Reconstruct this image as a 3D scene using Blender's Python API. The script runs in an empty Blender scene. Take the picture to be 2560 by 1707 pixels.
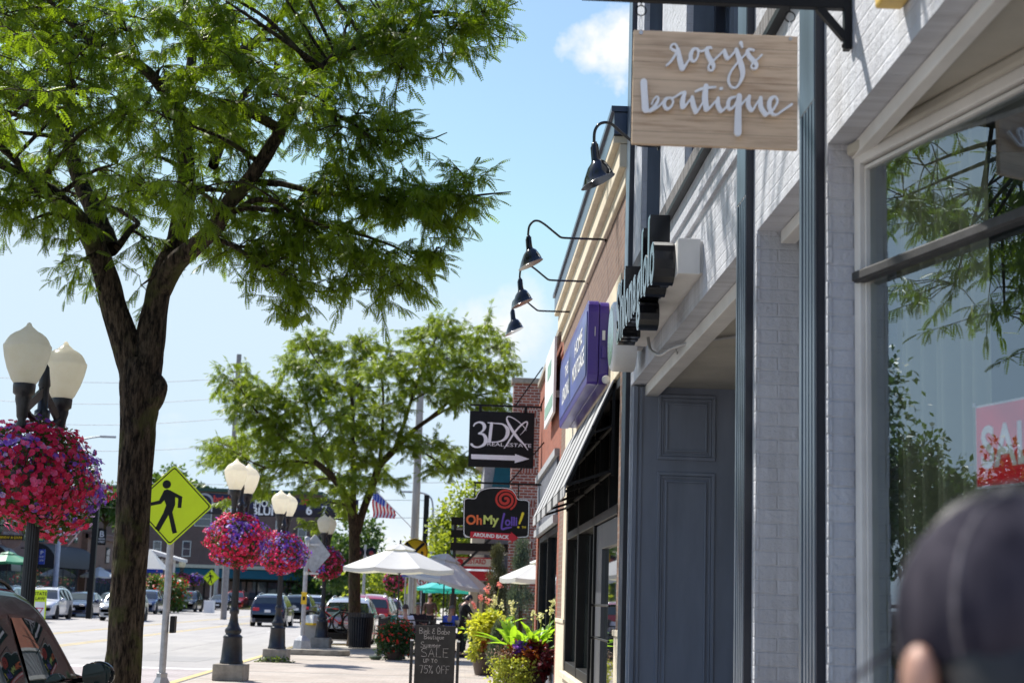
import bpy, math, random
import numpy as np
from mathutils import Vector, Matrix, noise as mnoise
random.seed(7); rng = np.random.default_rng(7)
PI = math.pi
SC = bpy.context.scene
COL = SC.collection
# ------------------------------------------------------------------ camera
FPX, CXP, CYP = 3911.0, 1280.0, 853.5          # focal length and centre in photograph pixels (2560 x 1707)
EYE = Vector((0, 0, 1.65))
Yc = Vector(((1146 - CXP) / FPX, (CYP - 1494) / FPX, -1)).normalized()   # the street's direction seen from the camera
a_ = 0.031
zc_ = Vector((a_, 1.0, 0)); zc_.z = (Yc.x * a_ + Yc.y) / (-Yc.z)
Zc = zc_.normalized(); Xc = Yc.cross(Zc)
ROT = Matrix((Xc, Yc, Zc))                      # rows = world axes in camera coordinates
cam = bpy.data.cameras.new('camera'); camo = bpy.data.objects.new('camera', cam); COL.objects.link(camo)
cam.sensor_width = 36; cam.lens = 36 * FPX / 2560; cam.clip_start = 0.1; cam.clip_end = 3000
camo.matrix_world = Matrix.Translation(EYE) @ ROT.to_4x4()
cam.dof.use_dof = True; cam.dof.focus_distance = 13.0; cam.dof.aperture_fstop = 4.0
SC.camera = camo
# ------------------------------------------------------------------ world, sun, exposure
SUNV = Vector((-0.56, 0.60, 1.0)).normalized()
elev = math.asin(SUNV.z); azim = math.atan2(SUNV.x, SUNV.y)
W = bpy.data.worlds.new('World'); SC.world = W; W.use_nodes = True
wn, wl = W.node_tree.nodes, W.node_tree.links; wn.clear()
sky = wn.new('ShaderNodeTexSky'); sky.sky_type = 'NISHITA'; sky.sun_disc = False
sky.sun_elevation = elev; sky.sun_rotation = azim; sky.air_density = 1.0; sky.dust_density = 0.6; sky.ozone_density = 2.0; sky.altitude = 250
bg = wn.new('ShaderNodeBackground'); bg.inputs[1].default_value = 0.11
out = wn.new('ShaderNodeOutputWorld')
geo = wn.new('ShaderNodeTexCoord')
def wmath(op, a, b=None, clamp=False):
    n = wn.new('ShaderNodeMath'); n.operation = op; n.use_clamp = clamp
    for i, v in enumerate((a, b)):
        if v is None: continue
        if isinstance(v, (int, float)): n.inputs[i].default_value = v
        else: wl.new(v, n.inputs[i])
    return n.outputs[0]
sepw = wn.new('ShaderNodeSeparateXYZ'); wl.new(geo.outputs['Generated'], sepw.inputs[0])
mapw = wn.new('ShaderNodeMapping'); mapw.inputs['Scale'].default_value = (1, 1, 2.6); wl.new(geo.outputs['Generated'], mapw.inputs[0])
nz1 = wn.new('ShaderNodeTexNoise'); nz1.inputs['Scale'].default_value = 5.0; nz1.inputs['Detail'].default_value = 9; nz1.inputs['Roughness'].default_value = .62
wl.new(mapw.outputs[0], nz1.inputs[0])
nz2 = wn.new('ShaderNodeTexNoise'); nz2.inputs['Scale'].default_value = 30.0; nz2.inputs['Detail'].default_value = 7; nz2.inputs['Roughness'].default_value = .6
wl.new(geo.outputs['Generated'], nz2.inputs[0])
# low cloud bank: fades out upward
lowc = wmath('SUBTRACT', 0.11, sepw.outputs[2]); lowc = wmath('MULTIPLY', lowc, 2.2)
bank = wmath('ADD', nz1.outputs[0], lowc); bank = wmath('SUBTRACT', bank, 0.60); bank = wmath('MULTIPLY', bank, 4.0, True)
def dirn(px, py):
    v = ROT @ Vector(((px - CXP) / FPX, (CYP - py) / FPX, -1)); return v.normalized()
mask = wmath('MULTIPLY', bank, 0.8)
for (px, py, rad, amt) in ((1540, 125, .027, 1.2), (1480, 150, .013, 1.0), (1270, 812, .030, .75), (1180, 800, .02, .6)):
    d = dirn(px, py)
    vm = wn.new('ShaderNodeVectorMath'); vm.operation = 'DISTANCE'; vm.inputs[1].default_value = d
    nrm = wn.new('ShaderNodeVectorMath'); nrm.operation = 'NORMALIZE'; wl.new(geo.outputs['Generated'], nrm.inputs[0]); wl.new(nrm.outputs[0], vm.inputs[0])
    f = wmath('SUBTRACT', 1.0, wmath('DIVIDE', vm.outputs['Value'], rad))
    f = wmath('ADD', wmath('MULTIPLY', f, 1.2), wmath('MULTIPLY', wmath('SUBTRACT', nz2.outputs[0], .5), 3.2))
    f = wmath('MULTIPLY', f, amt, True)
    mask = wmath('MAXIMUM', mask, f)
mx = wn.new('ShaderNodeMix'); mx.data_type = 'RGBA'; wl.new(mask, mx.inputs[0])
vmin = wn.new('ShaderNodeVectorMath'); vmin.operation = 'MINIMUM'; vmin.inputs[1].default_value = (3.35, 4.15, 4.8); vmul = wn.new('ShaderNodeVectorMath'); vmul.operation = 'MULTIPLY'; vmul.inputs[1].default_value = (.90, .93, 1.08); wl.new(sky.outputs[0], vmul.inputs[0]); wl.new(vmul.outputs[0], vmin.inputs[0]); wl.new(vmin.outputs[0], mx.inputs[6]); mx.inputs[7].default_value = (4.8, 4.9, 5.0, 1)
wl.new(mx.outputs[2], bg.inputs[0]); wl.new(bg.outputs[0], out.inputs[0])
sl = bpy.data.lights.new('sun', 'SUN'); sl.energy = 4.2; sl.angle = math.radians(0.53); sl.color = (1, .955, .88)
so = bpy.data.objects.new('sun', sl); COL.objects.link(so); so.rotation_euler = SUNV.to_track_quat('Z', 'Y').to_euler()
SC.view_settings.view_transform = 'Standard'; SC.view_settings.look = 'None'; SC.view_settings.exposure = 0.95; SC.view_settings.gamma = 1
# ------------------------------------------------------------------ pixel -> world ray (photo coordinates 2560 x 1707)
def at(px, py, Y=None, X=None, Z=None):
    d = ROT @ Vector(((px - CXP) / FPX, (CYP - py) / FPX, -1))
    if Y is not None: t = (Y - EYE.y) / d.y
    elif X is not None: t = (X - EYE.x) / d.x
    else: t = (Z - EYE.z) / d.z
    return EYE + d * t
def D(px, py, **k): return at(px * 1.08844, py * 1.08844, **k)     # the same from a 2352-wide view
# ------------------------------------------------------------------ object helpers
OFF = {}
def tag(o, label=None, cat=None, group=None, kind=None):
    if label: o['label'] = label
    if cat: o['category'] = cat
    if group: o['group'] = group
    if kind: o['kind'] = kind
    return o
def thing(name, loc, label, cat, group=None, rz=0):
    o = bpy.data.objects.new(name, None); COL.objects.link(o); o.location = loc; o.rotation_euler = (0, 0, rz)
    o.empty_display_size = .2
    OFF[o] = Vector(loc); return tag(o, label, cat, group)
def mesh_np(name, V, Fq, mat, parent=None, smooth=False, world=True):
    """numpy mesh: V (n,3), Fq (m,k) equal-sided faces"""
    V = np.asarray(V, dtype=np.float32).reshape(-1, 3); Fq = np.asarray(Fq, dtype=np.int32)
    if parent is not None and world: V = V - np.array(OFF.get(parent, Vector((0, 0, 0))), dtype=np.float32)
    m = bpy.data.meshes.new(name); k = Fq.shape[1]
    m.vertices.add(len(V)); m.vertices.foreach_set('co', V.ravel())
    m.loops.add(Fq.size); m.loops.foreach_set('vertex_index', Fq.ravel())
    m.polygons.add(len(Fq)); m.polygons.foreach_set('loop_start', np.arange(0, Fq.size, k, dtype=np.int32)); m.polygons.foreach_set('loop_total', np.full(len(Fq), k, dtype=np.int32))
    if smooth: m.polygons.foreach_set('use_smooth', np.ones(len(Fq), dtype=bool))
    m.update(calc_edges=True); m.materials.append(mat)
    o = bpy.data.objects.new(name, m); COL.objects.link(o)
    if parent is not None: o.parent = parent; OFF[o] = OFF.get(parent, Vector((0, 0, 0)))
    return o
class MB:
    def __init__(s): s.v = []; s.f = []; s.m = []; s.sm = []; s.mi = 0; s.smooth = False; s.T = None
    def add(s, vs, fs, smooth=None):
        n = len(s.v)
        s.v += [(s.T @ Vector(v)) if s.T else Vector(v) for v in vs]
        for f in fs: s.f.append([i + n for i in f]); s.m.append(s.mi); s.sm.append(s.smooth if smooth is None else smooth)
        return s
    def box(s, x0, x1, y0, y1, z0, z1):
        x0, x1 = min(x0, x1), max(x0, x1); y0, y1 = min(y0, y1), max(y0, y1); z0, z1 = min(z0, z1), max(z0, z1)
        return s.add([(x0,y0,z0),(x1,y0,z0),(x1,y1,z0),(x0,y1,z0),(x0,y0,z1),(x1,y0,z1),(x1,y1,z1),(x0,y1,z1)],
              [(0,3,2,1),(4,5,6,7),(0,1,5,4),(1,2,6,5),(2,3,7,6),(3,0,4,7)])
    def bar(s, p, q, w, h=None, up=(0, 0, 1)):
        h = h or w; p, q = Vector(p), Vector(q); d = (q - p).normalized(); u = Vector(up)
        if abs(d.dot(u)) > .98: u = Vector((1, 0, 0))
        sd = d.cross(u).normalized(); u = sd.cross(d)
        vs = []
        for c in (p, q):
            for a, b in ((-1,-1),(1,-1),(1,1),(-1,1)): vs.append(c + sd * a * w / 2 + u * b * h / 2)
        return s.add(vs, [(0,1,2,3),(7,6,5,4),(0,4,5,1),(1,5,6,2),(2,6,7,3),(3,7,4,0)])
    def tube(s, pts, r, n=8, cap=True, smooth=True):
        pts = [Vector(p) for p in pts]; N = len(pts)
        if not hasattr(r, '__len__'): r = [r] * N
        vs = []; prev = None
        for i, p in enumerate(pts):
            d = (pts[min(i+1, N-1)] - pts[max(i-1, 0)]).normalized()
            if prev is None: u = Vector((0,0,1)) if abs(d.z) < .9 else Vector((0,1,0))
            else: u = prev
            u = (u - d * u.dot(d)).normalized(); prev = u; w = d.cross(u)
            for k in range(n):
                a = 2 * PI * k / n; vs.append(p + (u * math.cos(a) + w * math.sin(a)) * r[i])
        fs = [(i*n+k, i*n+(k+1)%n, (i+1)*n+(k+1)%n, (i+1)*n+k) for i in range(N-1) for k in range(n)]
        s.add(vs, fs, smooth)
        if cap: 
            s.add(vs[:n], [tuple(range(n))[::-1]], False); s.add(vs[-n:], [tuple(range(n))], False)
        return s
    def lathe(s, prof, c=(0,0,0), n=24, flute=0, nf=16, smooth=True, axis='z'):
        vs = []; c = Vector(c)
        for r, z in prof:
            for k in range(n):
                a = 2*PI*k/n; rr = r * (1 - flute * (0.5 - 0.5*math.cos(nf*a))) if flute else r
                p = (rr*math.cos(a), rr*math.sin(a), z)
                if axis == 'y': p = (p[0], p[2], p[1])
                if axis == 'x': p = (p[2], p[0], p[1])
                vs.append(c + Vector(p))
        N = len(prof)
        fs = [(i*n+k, i*n+(k+1)%n, (i+1)*n+(k+1)%n, (i+1)*n+k) for i in range(N-1) for k in range(n)]
        s.add(vs, fs, smooth)
        if prof[0][0] > 1e-4: s.add(vs[:n], [tuple(range(n))[::-1]], False)
        if prof[-1][0] > 1e-4 and not (N == 2 and prof[0][1] == prof[1][1]): s.add(vs[-n:], [tuple(range(n))], False)
        return s
    def prism(s, poly, a, b, axis='y'):
        """poly of (u,v); extruded along axis from a to b. axis y: (x,z); x: (y,z); z: (x,y)"""
        def P(u, v, w): return {'y': (u, w, v), 'x': (w, u, v), 'z': (u, v, w)}[axis]
        n = len(poly); vs = [P(u, v, a) for u, v in poly] + [P(u, v, b) for u, v in poly]
        fs = [tuple(range(n)), tuple(range(n, 2*n))[::-1]] + [(i, i+n, (i+1)%n+n, (i+1)%n) for i in range(n)]
        return s.add(vs, fs)
    def sphere(s, c, r, nu=16, nv=10):
        c = Vector(c); r = r if hasattr(r, '__len__') else (r, r, r); vs = []
        for j in range(nv+1):
            t = PI*j/nv
            for i in range(nu):
                a = 2*PI*i/nu; vs.append(c + Vector((r[0]*math.sin(t)*math.cos(a), r[1]*math.sin(t)*math.sin(a), r[2]*math.cos(t))))
        fs = [(j*nu+i, (j+1)*nu+i, (j+1)*nu+(i+1)%nu, j*nu+(i+1)%nu) for j in range(nv) for i in range(nu)]
        return s.add(vs, fs, True)
    def quad(s, a, b, c, d): return s.add([a, b, c, d], [(0,1,2,3)])
    def grid(s, fn, nu, nv, smooth=True):
        vs = [fn(i/nu, j/nv) for j in range(nv+1) for i in range(nu+1)]
        return s.add(vs, [(j*(nu+1)+i, j*(nu+1)+i+1, (j+1)*(nu+1)+i+1, (j+1)*(nu+1)+i) for j in range(nv) for i in range(nu)], smooth)
    def build(s, name, mats, parent=None, bevel=0, local=False, solid=0, seg=2, fixn=True):
        o = OFF.get(parent, Vector((0,0,0))) if parent is not None and not local else Vector((0,0,0))
        me = bpy.data.meshes.new(name); me.from_pydata([v - o for v in s.v], [], s.f)
        for m in (mats if isinstance(mats, (list, tuple)) else [mats]): me.materials.append(m)
        me.polygons.foreach_set('material_index', s.m); me.polygons.foreach_set('use_smooth', s.sm); me.update()
        ob = bpy.data.objects.new(name, me); COL.objects.link(ob)
        if parent is not None: ob.parent = parent; OFF[ob] = OFF.get(parent, Vector((0,0,0)))
        if solid:
            md = ob.modifiers.new('thickness', 'SOLIDIFY'); md.thickness = solid; md.offset = 0
        if bevel:
            md = ob.modifiers.new('bevel', 'BEVEL'); md.width = bevel; md.segments = seg; md.limit_method = 'ANGLE'; md.angle_limit = math.radians(40); md.harden_normals = False
        return ob
def copy_tree(o, parent=None):
    c = o.copy(); COL.objects.link(c)
    if parent is not None: c.parent = parent
    for ch in [x for x in CH.get(o, [])]: 
        d = copy_tree(ch, c); CH.setdefault(c, []).append(d)
    return c
CH = {}
def index_children():
    CH.clear()
    for ob in bpy.data.objects:
        if ob.parent: CH.setdefault(ob.parent, []).append(ob)
def place(o, loc, rz=0, sc=1): o.location = loc; o.rotation_euler = (0, 0, rz); o.scale = (sc, sc, sc); return o
def crom(pts, k=6):
    """Catmull-Rom through points of any dimension"""
    P = [np.array(p, dtype=float) for p in pts]; P = [2*P[0]-P[1]] + P + [2*P[-1]-P[-2]]; o = []
    for i in range(1, len(P)-2):
        for j in range(k):
            t = j/k; a, b, c, d = P[i-1], P[i], P[i+1], P[i+2]
            o.append(.5*((2*b)+(-a+c)*t+(2*a-5*b+4*c-d)*t*t+(-a+3*b-3*c+d)*t**3))
    o.append(P[-2]); return o
# ------------------------------------------------------------------ text
def text_verts(s, size, bold=0, extr=0.0, sx=1, shear=0):
    cu = bpy.data.curves.new('t', 'FONT'); cu.body = s; cu.size = size; cu.align_x = 'CENTER'; cu.align_y = 'CENTER'; cu.offset = bold; cu.extrude = extr; cu.resolution_u = 4; cu.shear = shear
    o = bpy.data.objects.new('t', cu); COL.objects.link(o)
    dg = bpy.context.evaluated_depsgraph_get(); me = bpy.data.meshes.new_from_object(o.evaluated_get(dg))
    vs = [(v.co.x*sx, v.co.y, v.co.z) for v in me.vertices]; fs = [tuple(p.vertices) for p in me.polygons]
    bpy.data.objects.remove(o); bpy.data.curves.remove(cu); bpy.data.meshes.remove(me)
    return vs, fs
def put_text(mb, s, size, M, width=None, height=None, **k):
    """M maps text x->right, y->up, z->towards reader"""
    vs, fs = text_verts(s, size, **k)
    if not vs: return
    xs = [v[0] for v in vs]; ys = [v[1] for v in vs]; cx = (max(xs)+min(xs))/2; cy = (max(ys)+min(ys))/2
    fx = width/(max(xs)-min(xs)) if width else 1; fy = height/(max(ys)-min(ys)) if height else (fx if width else 1)
    mb.add([M @ Vector(((v[0]-cx)*fx, (v[1]-cy)*fy, v[2])) for v in vs], fs, False)
def frame(o, right, up):
    r = Vector(right).normalized(); u = Vector(up).normalized(); n = r.cross(u)
    return Matrix(((r.x,u.x,n.x,o[0]),(r.y,u.y,n.y,o[1]),(r.z,u.z,n.z,o[2]),(0,0,0,1)))
def ribbon(mb, pts, M, k=6, thick=0.0, z0=0.0, dz=2e-5):
    """pts: (u,v,width) stroke on the plane of M, z towards reader"""
    S = crom(pts, k) if len(pts) > 2 else [np.array(p, float) for p in pts]
    n = len(S); L = []; R = []
    for i, p in enumerate(S):
        d = S[min(i+1, n-1)][:2] - S[max(i-1, 0)][:2]; l = math.hypot(*d) or 1; nx, ny = -d[1]/l, d[0]/l; w = max(p[2], 1e-4)/2
        z = z0 + dz*i
        L.append((p[0]+nx*w, p[1]+ny*w, z)); R.append((p[0]-nx*w, p[1]-ny*w, z))
    vs = L + R; fs = [(i, n+i, n+i+1, i+1) for i in range(n-1)]
    if thick:
        vs = vs + [(x, y, z0-thick) for x, y, z in L+R]; m = 2*n
        fs += [(i, i+1, m+i+1, m+i) for i in range(n-1)] + [(n+i+1, n+i, m+n+i, m+n+i+1) for i in range(n-1)]
    mb.add([M @ Vector(v) for v in vs], fs, False)
    for e, zz in ((S[0], z0 - 3e-5), (S[-1], z0 + dz*n + 3e-5)):
        r = e[2]/2; c = 12; vs = [(e[0]+r*math.cos(2*PI*j/c), e[1]+r*math.sin(2*PI*j/c), zz) for j in range(c)]
        fs = [tuple(range(c))]
        if thick: vs += [(x, y, z0-thick) for x, y, z in vs]; fs += [(j, j+c, (j+1)%c+c, (j+1)%c) for j in range(c)]
        mb.add([M @ Vector(v) for v in vs], fs, False)
# ------------------------------------------------------------------ materials
def sock(n, *names):
    for k in names:
        if k in n.inputs: return n.inputs[k]
class NT:
    def __init__(s, name):
        s.m = bpy.data.materials.new(name); s.m.use_nodes = True; s.n = s.m.node_tree.nodes; s.l = s.m.node_tree.links
        s.b = s.n['Principled BSDF']; s.o = s.n['Material Output']; s.tc = s.n.new('ShaderNodeTexCoord')
    def lk(s, a, b): s.l.new(a, b)
    def math(s, op, a, b=0, clamp=False):
        n = s.n.new('ShaderNodeMath'); n.operation = op; n.use_clamp = clamp
        for i, v in enumerate((a, b)):
            if isinstance(v, (int, float)): n.inputs[i].default_value = v
            else: s.l.new(v, n.inputs[i])
        return n.outputs[0]
    def noise(s, scale, detail=4, rough=.55, vec=None, scl=None):
        n = s.n.new('ShaderNodeTexNoise'); n.inputs['Scale'].default_value = scale; n.inputs['Detail'].default_value = detail; n.inputs['Roughness'].default_value = rough
        v = vec or s.tc.outputs['Object']
        if scl:
            mp = s.n.new('ShaderNodeMapping'); mp.inputs['Scale'].default_value = scl; s.l.new(v, mp.inputs[0]); v = mp.outputs[0]
        s.l.new(v, n.inputs['Vector']); return n.outputs['Fac']
    def ramp(s, fac, stops):
        r = s.n.new('ShaderNodeValToRGB'); e = r.color_ramp.elements
        while len(e) > len(stops): e.remove(e[-1])
        while len(e) < len(stops): e.new(.5)
        for x, (p, c) in zip(e, stops): x.position = p; x.color = (*c, 1) if len(c) == 3 else c
        s.l.new(fac, r.inputs[0]); return r.outputs[0]
    def mix(s, fac, a, b, mode='MIX'):
        n = s.n.new('ShaderNodeMix'); n.data_type = 'RGBA'; n.blend_type = mode
        for i, v in ((0, fac), (6, a), (7, b)):
            if isinstance(v, (int, float)): n.inputs[i].default_value = v
            elif isinstance(v, tuple): n.inputs[i].default_value = (*v, 1) if len(v) == 3 else v
            else: s.l.new(v, n.inputs[i])
        return n.outputs[2]
    def bump(s, h, strength=.3, dist=.01, prev=None):
        n = s.n.new('ShaderNodeBump'); n.inputs['Strength'].default_value = strength; n.inputs['Distance'].default_value = dist; s.l.new(h, n.inputs['Height'])
        if prev is not None: s.l.new(prev, n.inputs['Normal'])
        return n.outputs[0]
    def col(s, v):
        if isinstance(v, tuple): s.b.inputs['Base Color'].default_value = (*v, 1)
        else: s.l.new(v, s.b.inputs['Base Color'])
    def wallvec(s):
        g = s.n.new('ShaderNodeNewGeometry'); sp = s.n.new('ShaderNodeSeparateXYZ'); s.l.new(g.outputs['True Normal'], sp.inputs[0])
        pp = s.n.new('ShaderNodeSeparateXYZ'); s.l.new(g.outputs['Position'], pp.inputs[0])
        f = s.math('GREATER_THAN', s.math('ABSOLUTE', sp.outputs[1]), .6)
        u = s.math('ADD', s.math('MULTIPLY', f, pp.outputs[0]), s.math('MULTIPLY', s.math('SUBTRACT', 1, f), pp.outputs[1]))
        c = s.n.new('ShaderNodeCombineXYZ'); s.l.new(u, c.inputs[0]); s.l.new(pp.outputs[2], c.inputs[1]); return c.outputs[0]
    def brick(s, vec, w, h, mort, c1, c2, cm, smooth=.1, off=.5):
        n = s.n.new('ShaderNodeTexBrick'); s.l.new(vec, n.inputs['Vector']); n.offset = off
        for k, v in (('Color1', c1), ('Color2', c2), ('Mortar', cm)): n.inputs[k].default_value = (*v, 1)
        for k, v in (('Scale', 1), ('Mortar Size', mort), ('Mortar Smooth', smooth), ('Brick Width', w), ('Row Height', h), ('Bias', 0)): n.inputs[k].default_value = v
        return n
def basic(name, c, rough=.6, metal=0, var=.12, nscale=6, bump=.0, bscale=40, spec=.5, coat=0, c2=None, stretch=None, bdist=.004):
    t = NT(name); f = t.noise(nscale, 5, .6, scl=stretch)
    if c2 is None: c2 = tuple(max(0, x*(1-2*var)) for x in c); 
    c1 = tuple(min(1, x*(1+var*.5)) for x in c)
    t.col(t.ramp(f, [(.32, c2), (.68, c1)])); b = t.b
    b.inputs['Roughness'].default_value = rough; b.inputs['Metallic'].default_value = metal; b.inputs['Specular IOR Level'].default_value = spec; b.inputs['Coat Weight'].default_value = coat; b.inputs['Coat Roughness'].default_value = .03
    if bump: t.lk(t.bump(t.noise(bscale, 4, .6, scl=stretch), bump, bdist), b.inputs['Normal'])
    return t.m
def brickmat(name, c1, c2, cm, w=.203, h=.068, mort=.006, dirt=.25, bdist=.008, rough=.85, off=.5):
    t = NT(name); v = t.wallvec(); b = t.brick(v, w, h, mort, c1, c2, cm, .15, off)
    f = t.noise(1.3, 6, .65, vec=v); f2 = t.noise(60, 3, .6, vec=v)
    c = t.mix(dirt, b.outputs['Color'], t.ramp(f, [(.3, (.25,.22,.2)), (.7, (1,1,1))]), 'MULTIPLY')
    c = t.mix(.35, c, t.ramp(f2, [(.3, (.55,.55,.55)), (.7, (1.0,1.0,1.0))]), 'MULTIPLY')
    t.col(c); t.b.inputs['Roughness'].default_value = rough
    h_ = t.math('ADD', t.math('MULTIPLY', b.outputs['Fac'], -1), t.math('MULTIPLY', f2, .3)); t.lk(t.bump(h_, .7, bdist), t.b.inputs['Normal'])
    return t.m
def paintedbrick(name, c, strength=.9):
    t = NT(name); v = t.wallvec(); b = t.brick(v, .215, .0715, .007, c, tuple(x*.93 for x in c), tuple(x*.95 for x in c), .9)
    f = t.noise(2.2, 6, .7, vec=v); g = t.noise(28, 5, .65, vec=v); d = t.noise(7, 8, .75, vec=v)
    cc = t.mix(.5, b.outputs['Color'], t.ramp(f, [(.3, (.80,.80,.82)), (.6, (1,1,1))]), 'MULTIPLY')
    dr = t.noise(3.2, 6, .7, vec=v, scl=(2.6, .16, 1)); cc = t.mix(.55, cc, t.ramp(dr, [(.36, (.62,.60,.58)), (.56, (1,1,1))]), 'MULTIPLY')
    cc = t.mix(t.ramp(d, [(.67, (0,0,0)), (.72, (1,1,1))]), cc, (.25,.23,.21))
    t.col(cc); t.b.inputs['Roughness'].default_value = .55
    e = t.noise(9, 3, .5, vec=v)
    h_ = t.math('ADD', t.math('MULTIPLY', b.outputs['Fac'], t.math('MULTIPLY', e, -.55)), t.math('ADD', t.math('MULTIPLY', g, .55), t.math('MULTIPLY', d, .9)))
    t.lk(t.bump(h_, strength, .012), t.b.inputs['Normal']); return t.m
def leafmat(name, ca, cb, trans=.42, rough=.45, scale=2.5):
    t = NT(name); f = t.noise(scale, 3, .6); f2 = t.noise(scale*14, 2, .5)
    c = t.mix(.5, t.ramp(f, [(.35, ca), (.65, cb)]), t.ramp(f2, [(.3, ca), (.7, cb)]))
    t.col(c); t.b.inputs['Roughness'].default_value = rough; t.b.inputs['Specular IOR Level'].default_value = .4
    tr = t.n.new('ShaderNodeBsdfTranslucent'); cc = t.mix(.55, c, (min(1, cb[0]*2.6), min(1, cb[1]*2.3), cb[2]*.9)); t.lk(cc, tr.inputs[0])
    ms = t.n.new('ShaderNodeMixShader'); ms.inputs[0].default_value = trans; t.lk(t.b.outputs[0], ms.inputs[1]); t.lk(tr.outputs[0], ms.inputs[2]); t.lk(ms.outputs[0], t.o.inputs[0])
    return t.m
def flowermat(name, ca, cb):
    t = NT(name); f = t.noise(22, 2, .5); c = t.ramp(f, [(.35, ca), (.65, cb)]); t.col(c); t.b.inputs['Roughness'].default_value = .55
    tr = t.n.new('ShaderNodeBsdfTranslucent'); t.lk(c, tr.inputs[0]); ms = t.n.new('ShaderNodeMixShader'); ms.inputs[0].default_value = .4
    t.lk(t.b.outputs[0], ms.inputs[1]); t.lk(tr.outputs[0], ms.inputs[2]); t.lk(ms.outputs[0], t.o.inputs[0]); return t.m
def glassmat(name, tint=(.92,.96,.94), ior=1.6, rough=.0, base=.18):
    t = NT(name); t.n.remove(t.b); tr = t.n.new('ShaderNodeBsdfTransparent'); tr.inputs[0].default_value = (*tint, 1)
    gl = t.n.new('ShaderNodeBsdfGlossy'); gl.inputs[0].default_value = (.76,.88,1.0,1); gl.inputs['Roughness'].default_value = rough; fr = t.n.new('ShaderNodeFresnel'); fr.inputs[0].default_value = ior
    nz = t.n.new('ShaderNodeTexNoise'); nz.inputs['Scale'].default_value = .9; nz.inputs['Detail'].default_value = 1; t.lk(t.tc.outputs['Object'], nz.inputs[0])
    bp = t.n.new('ShaderNodeBump'); bp.inputs['Strength'].default_value = .06; bp.inputs['Distance'].default_value = .02; t.lk(nz.outputs[0], bp.inputs['Height']); t.lk(bp.outputs[0], gl.inputs['Normal'])
    ms = t.n.new('ShaderNodeMixShader'); t.lk(t.math('ADD', t.math('MULTIPLY', fr.outputs[0], .75), base, True), ms.inputs[0]); t.lk(tr.outputs[0], ms.inputs[1]); t.lk(gl.outputs[0], ms.inputs[2]); t.lk(ms.outputs[0], t.o.inputs[0]); return t.m
def darkglass(name, c=(.015,.02,.022), ior=1.8):
    t = NT(name); t.col(t.ramp(t.noise(1.5), [(.3, c), (.7, tuple(x*1.5 for x in c))])); t.b.inputs['Roughness'].default_value = .02; t.b.inputs['IOR'].default_value = ior; return t.m
def barkmat(name, ca, cb, cc):
    t = NT(name); f = t.noise(24, 7, .75, scl=(1, 1, .22)); g = t.noise(2.5, 4, .6); h = t.noise(80, 4, .7, scl=(1, 1, .5))
    c = t.ramp(f, [(.42, ca), (.52, tuple(.5*(p+q) for p, q in zip(ca, cb))), (.62, cb)]); c = t.mix(t.ramp(g, [(.52, (0,0,0)), (.66, (1,1,1))]), c, cc); t.col(c); t.b.inputs['Roughness'].default_value = .9; t.b.inputs['Specular IOR Level'].default_value = .2
    t.lk(t.bump(t.math('ADD', f, t.math('MULTIPLY', h, .4)), 1.0, .06), t.b.inputs['Normal']); return t.m
def woodmat(name, ca, cb, axis='x'):
    t = NT(name); s_ = (.6, 1, 9) 
    f = t.noise(5, 7, .65, scl=s_); g = t.noise(2.2, 3, .6, scl=(.8, 1, 7))
    pp = t.n.new('ShaderNodeSeparateXYZ'); t.lk(t.tc.outputs['Object'], pp.inputs[0])
    z = t.math('FRACT', t.math('DIVIDE', t.math('ADD', pp.outputs[2], 10), .0715)); seam = t.math('LESS_THAN', z, .035)
    c = t.ramp(f, [(.28, ca), (.50, cb), (.75, tuple(min(1, x*1.18) for x in cb))]); c = t.mix(t.ramp(g, [(.58, (0,0,0)), (.8, (.75,.75,.75))]), c, tuple(x*.62 for x in ca))
    c = t.mix(t.math('MULTIPLY', seam, .55), c, tuple(x*.35 for x in ca)); t.col(c); t.b.inputs['Roughness'].default_value = .5; return t.m
def pavermat(name, c1, c2, cm, w=.2, h=.1, mort=.006):
    t = NT(name); g = t.n.new('ShaderNodeNewGeometry'); b = t.brick(g.outputs['Position'], w, h, mort, c1, c2, cm, .1)
    f = t.noise(.7, 7, .7, vec=g.outputs['Position']); f2 = t.noise(45, 3, .6, vec=g.outputs['Position'])
    c = t.mix(.75, b.outputs['Color'], t.ramp(f, [(.3, (.58,.56,.54)), (.62, (1,1,1))]), 'MULTIPLY'); sp_ = t.noise(3.3, 2, .5, vec=g.outputs['Position']); c = t.mix(t.ramp(sp_, [(.70, (0,0,0)), (.72, (.6,.6,.6))]), c, tuple(x*.45 for x in c1)); c = t.mix(.4, c, t.ramp(f2, [(.3, (.7,.7,.7)), (.7, (1,1,1))]), 'MULTIPLY')
    t.col(c); t.b.inputs['Roughness'].default_value = .85; t.lk(t.bump(t.math('ADD', t.math('MULTIPLY', b.outputs['Fac'], -1), t.math('MULTIPLY', f2, .4)), .5, .006), t.b.inputs['Normal']); return t.m
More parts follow.
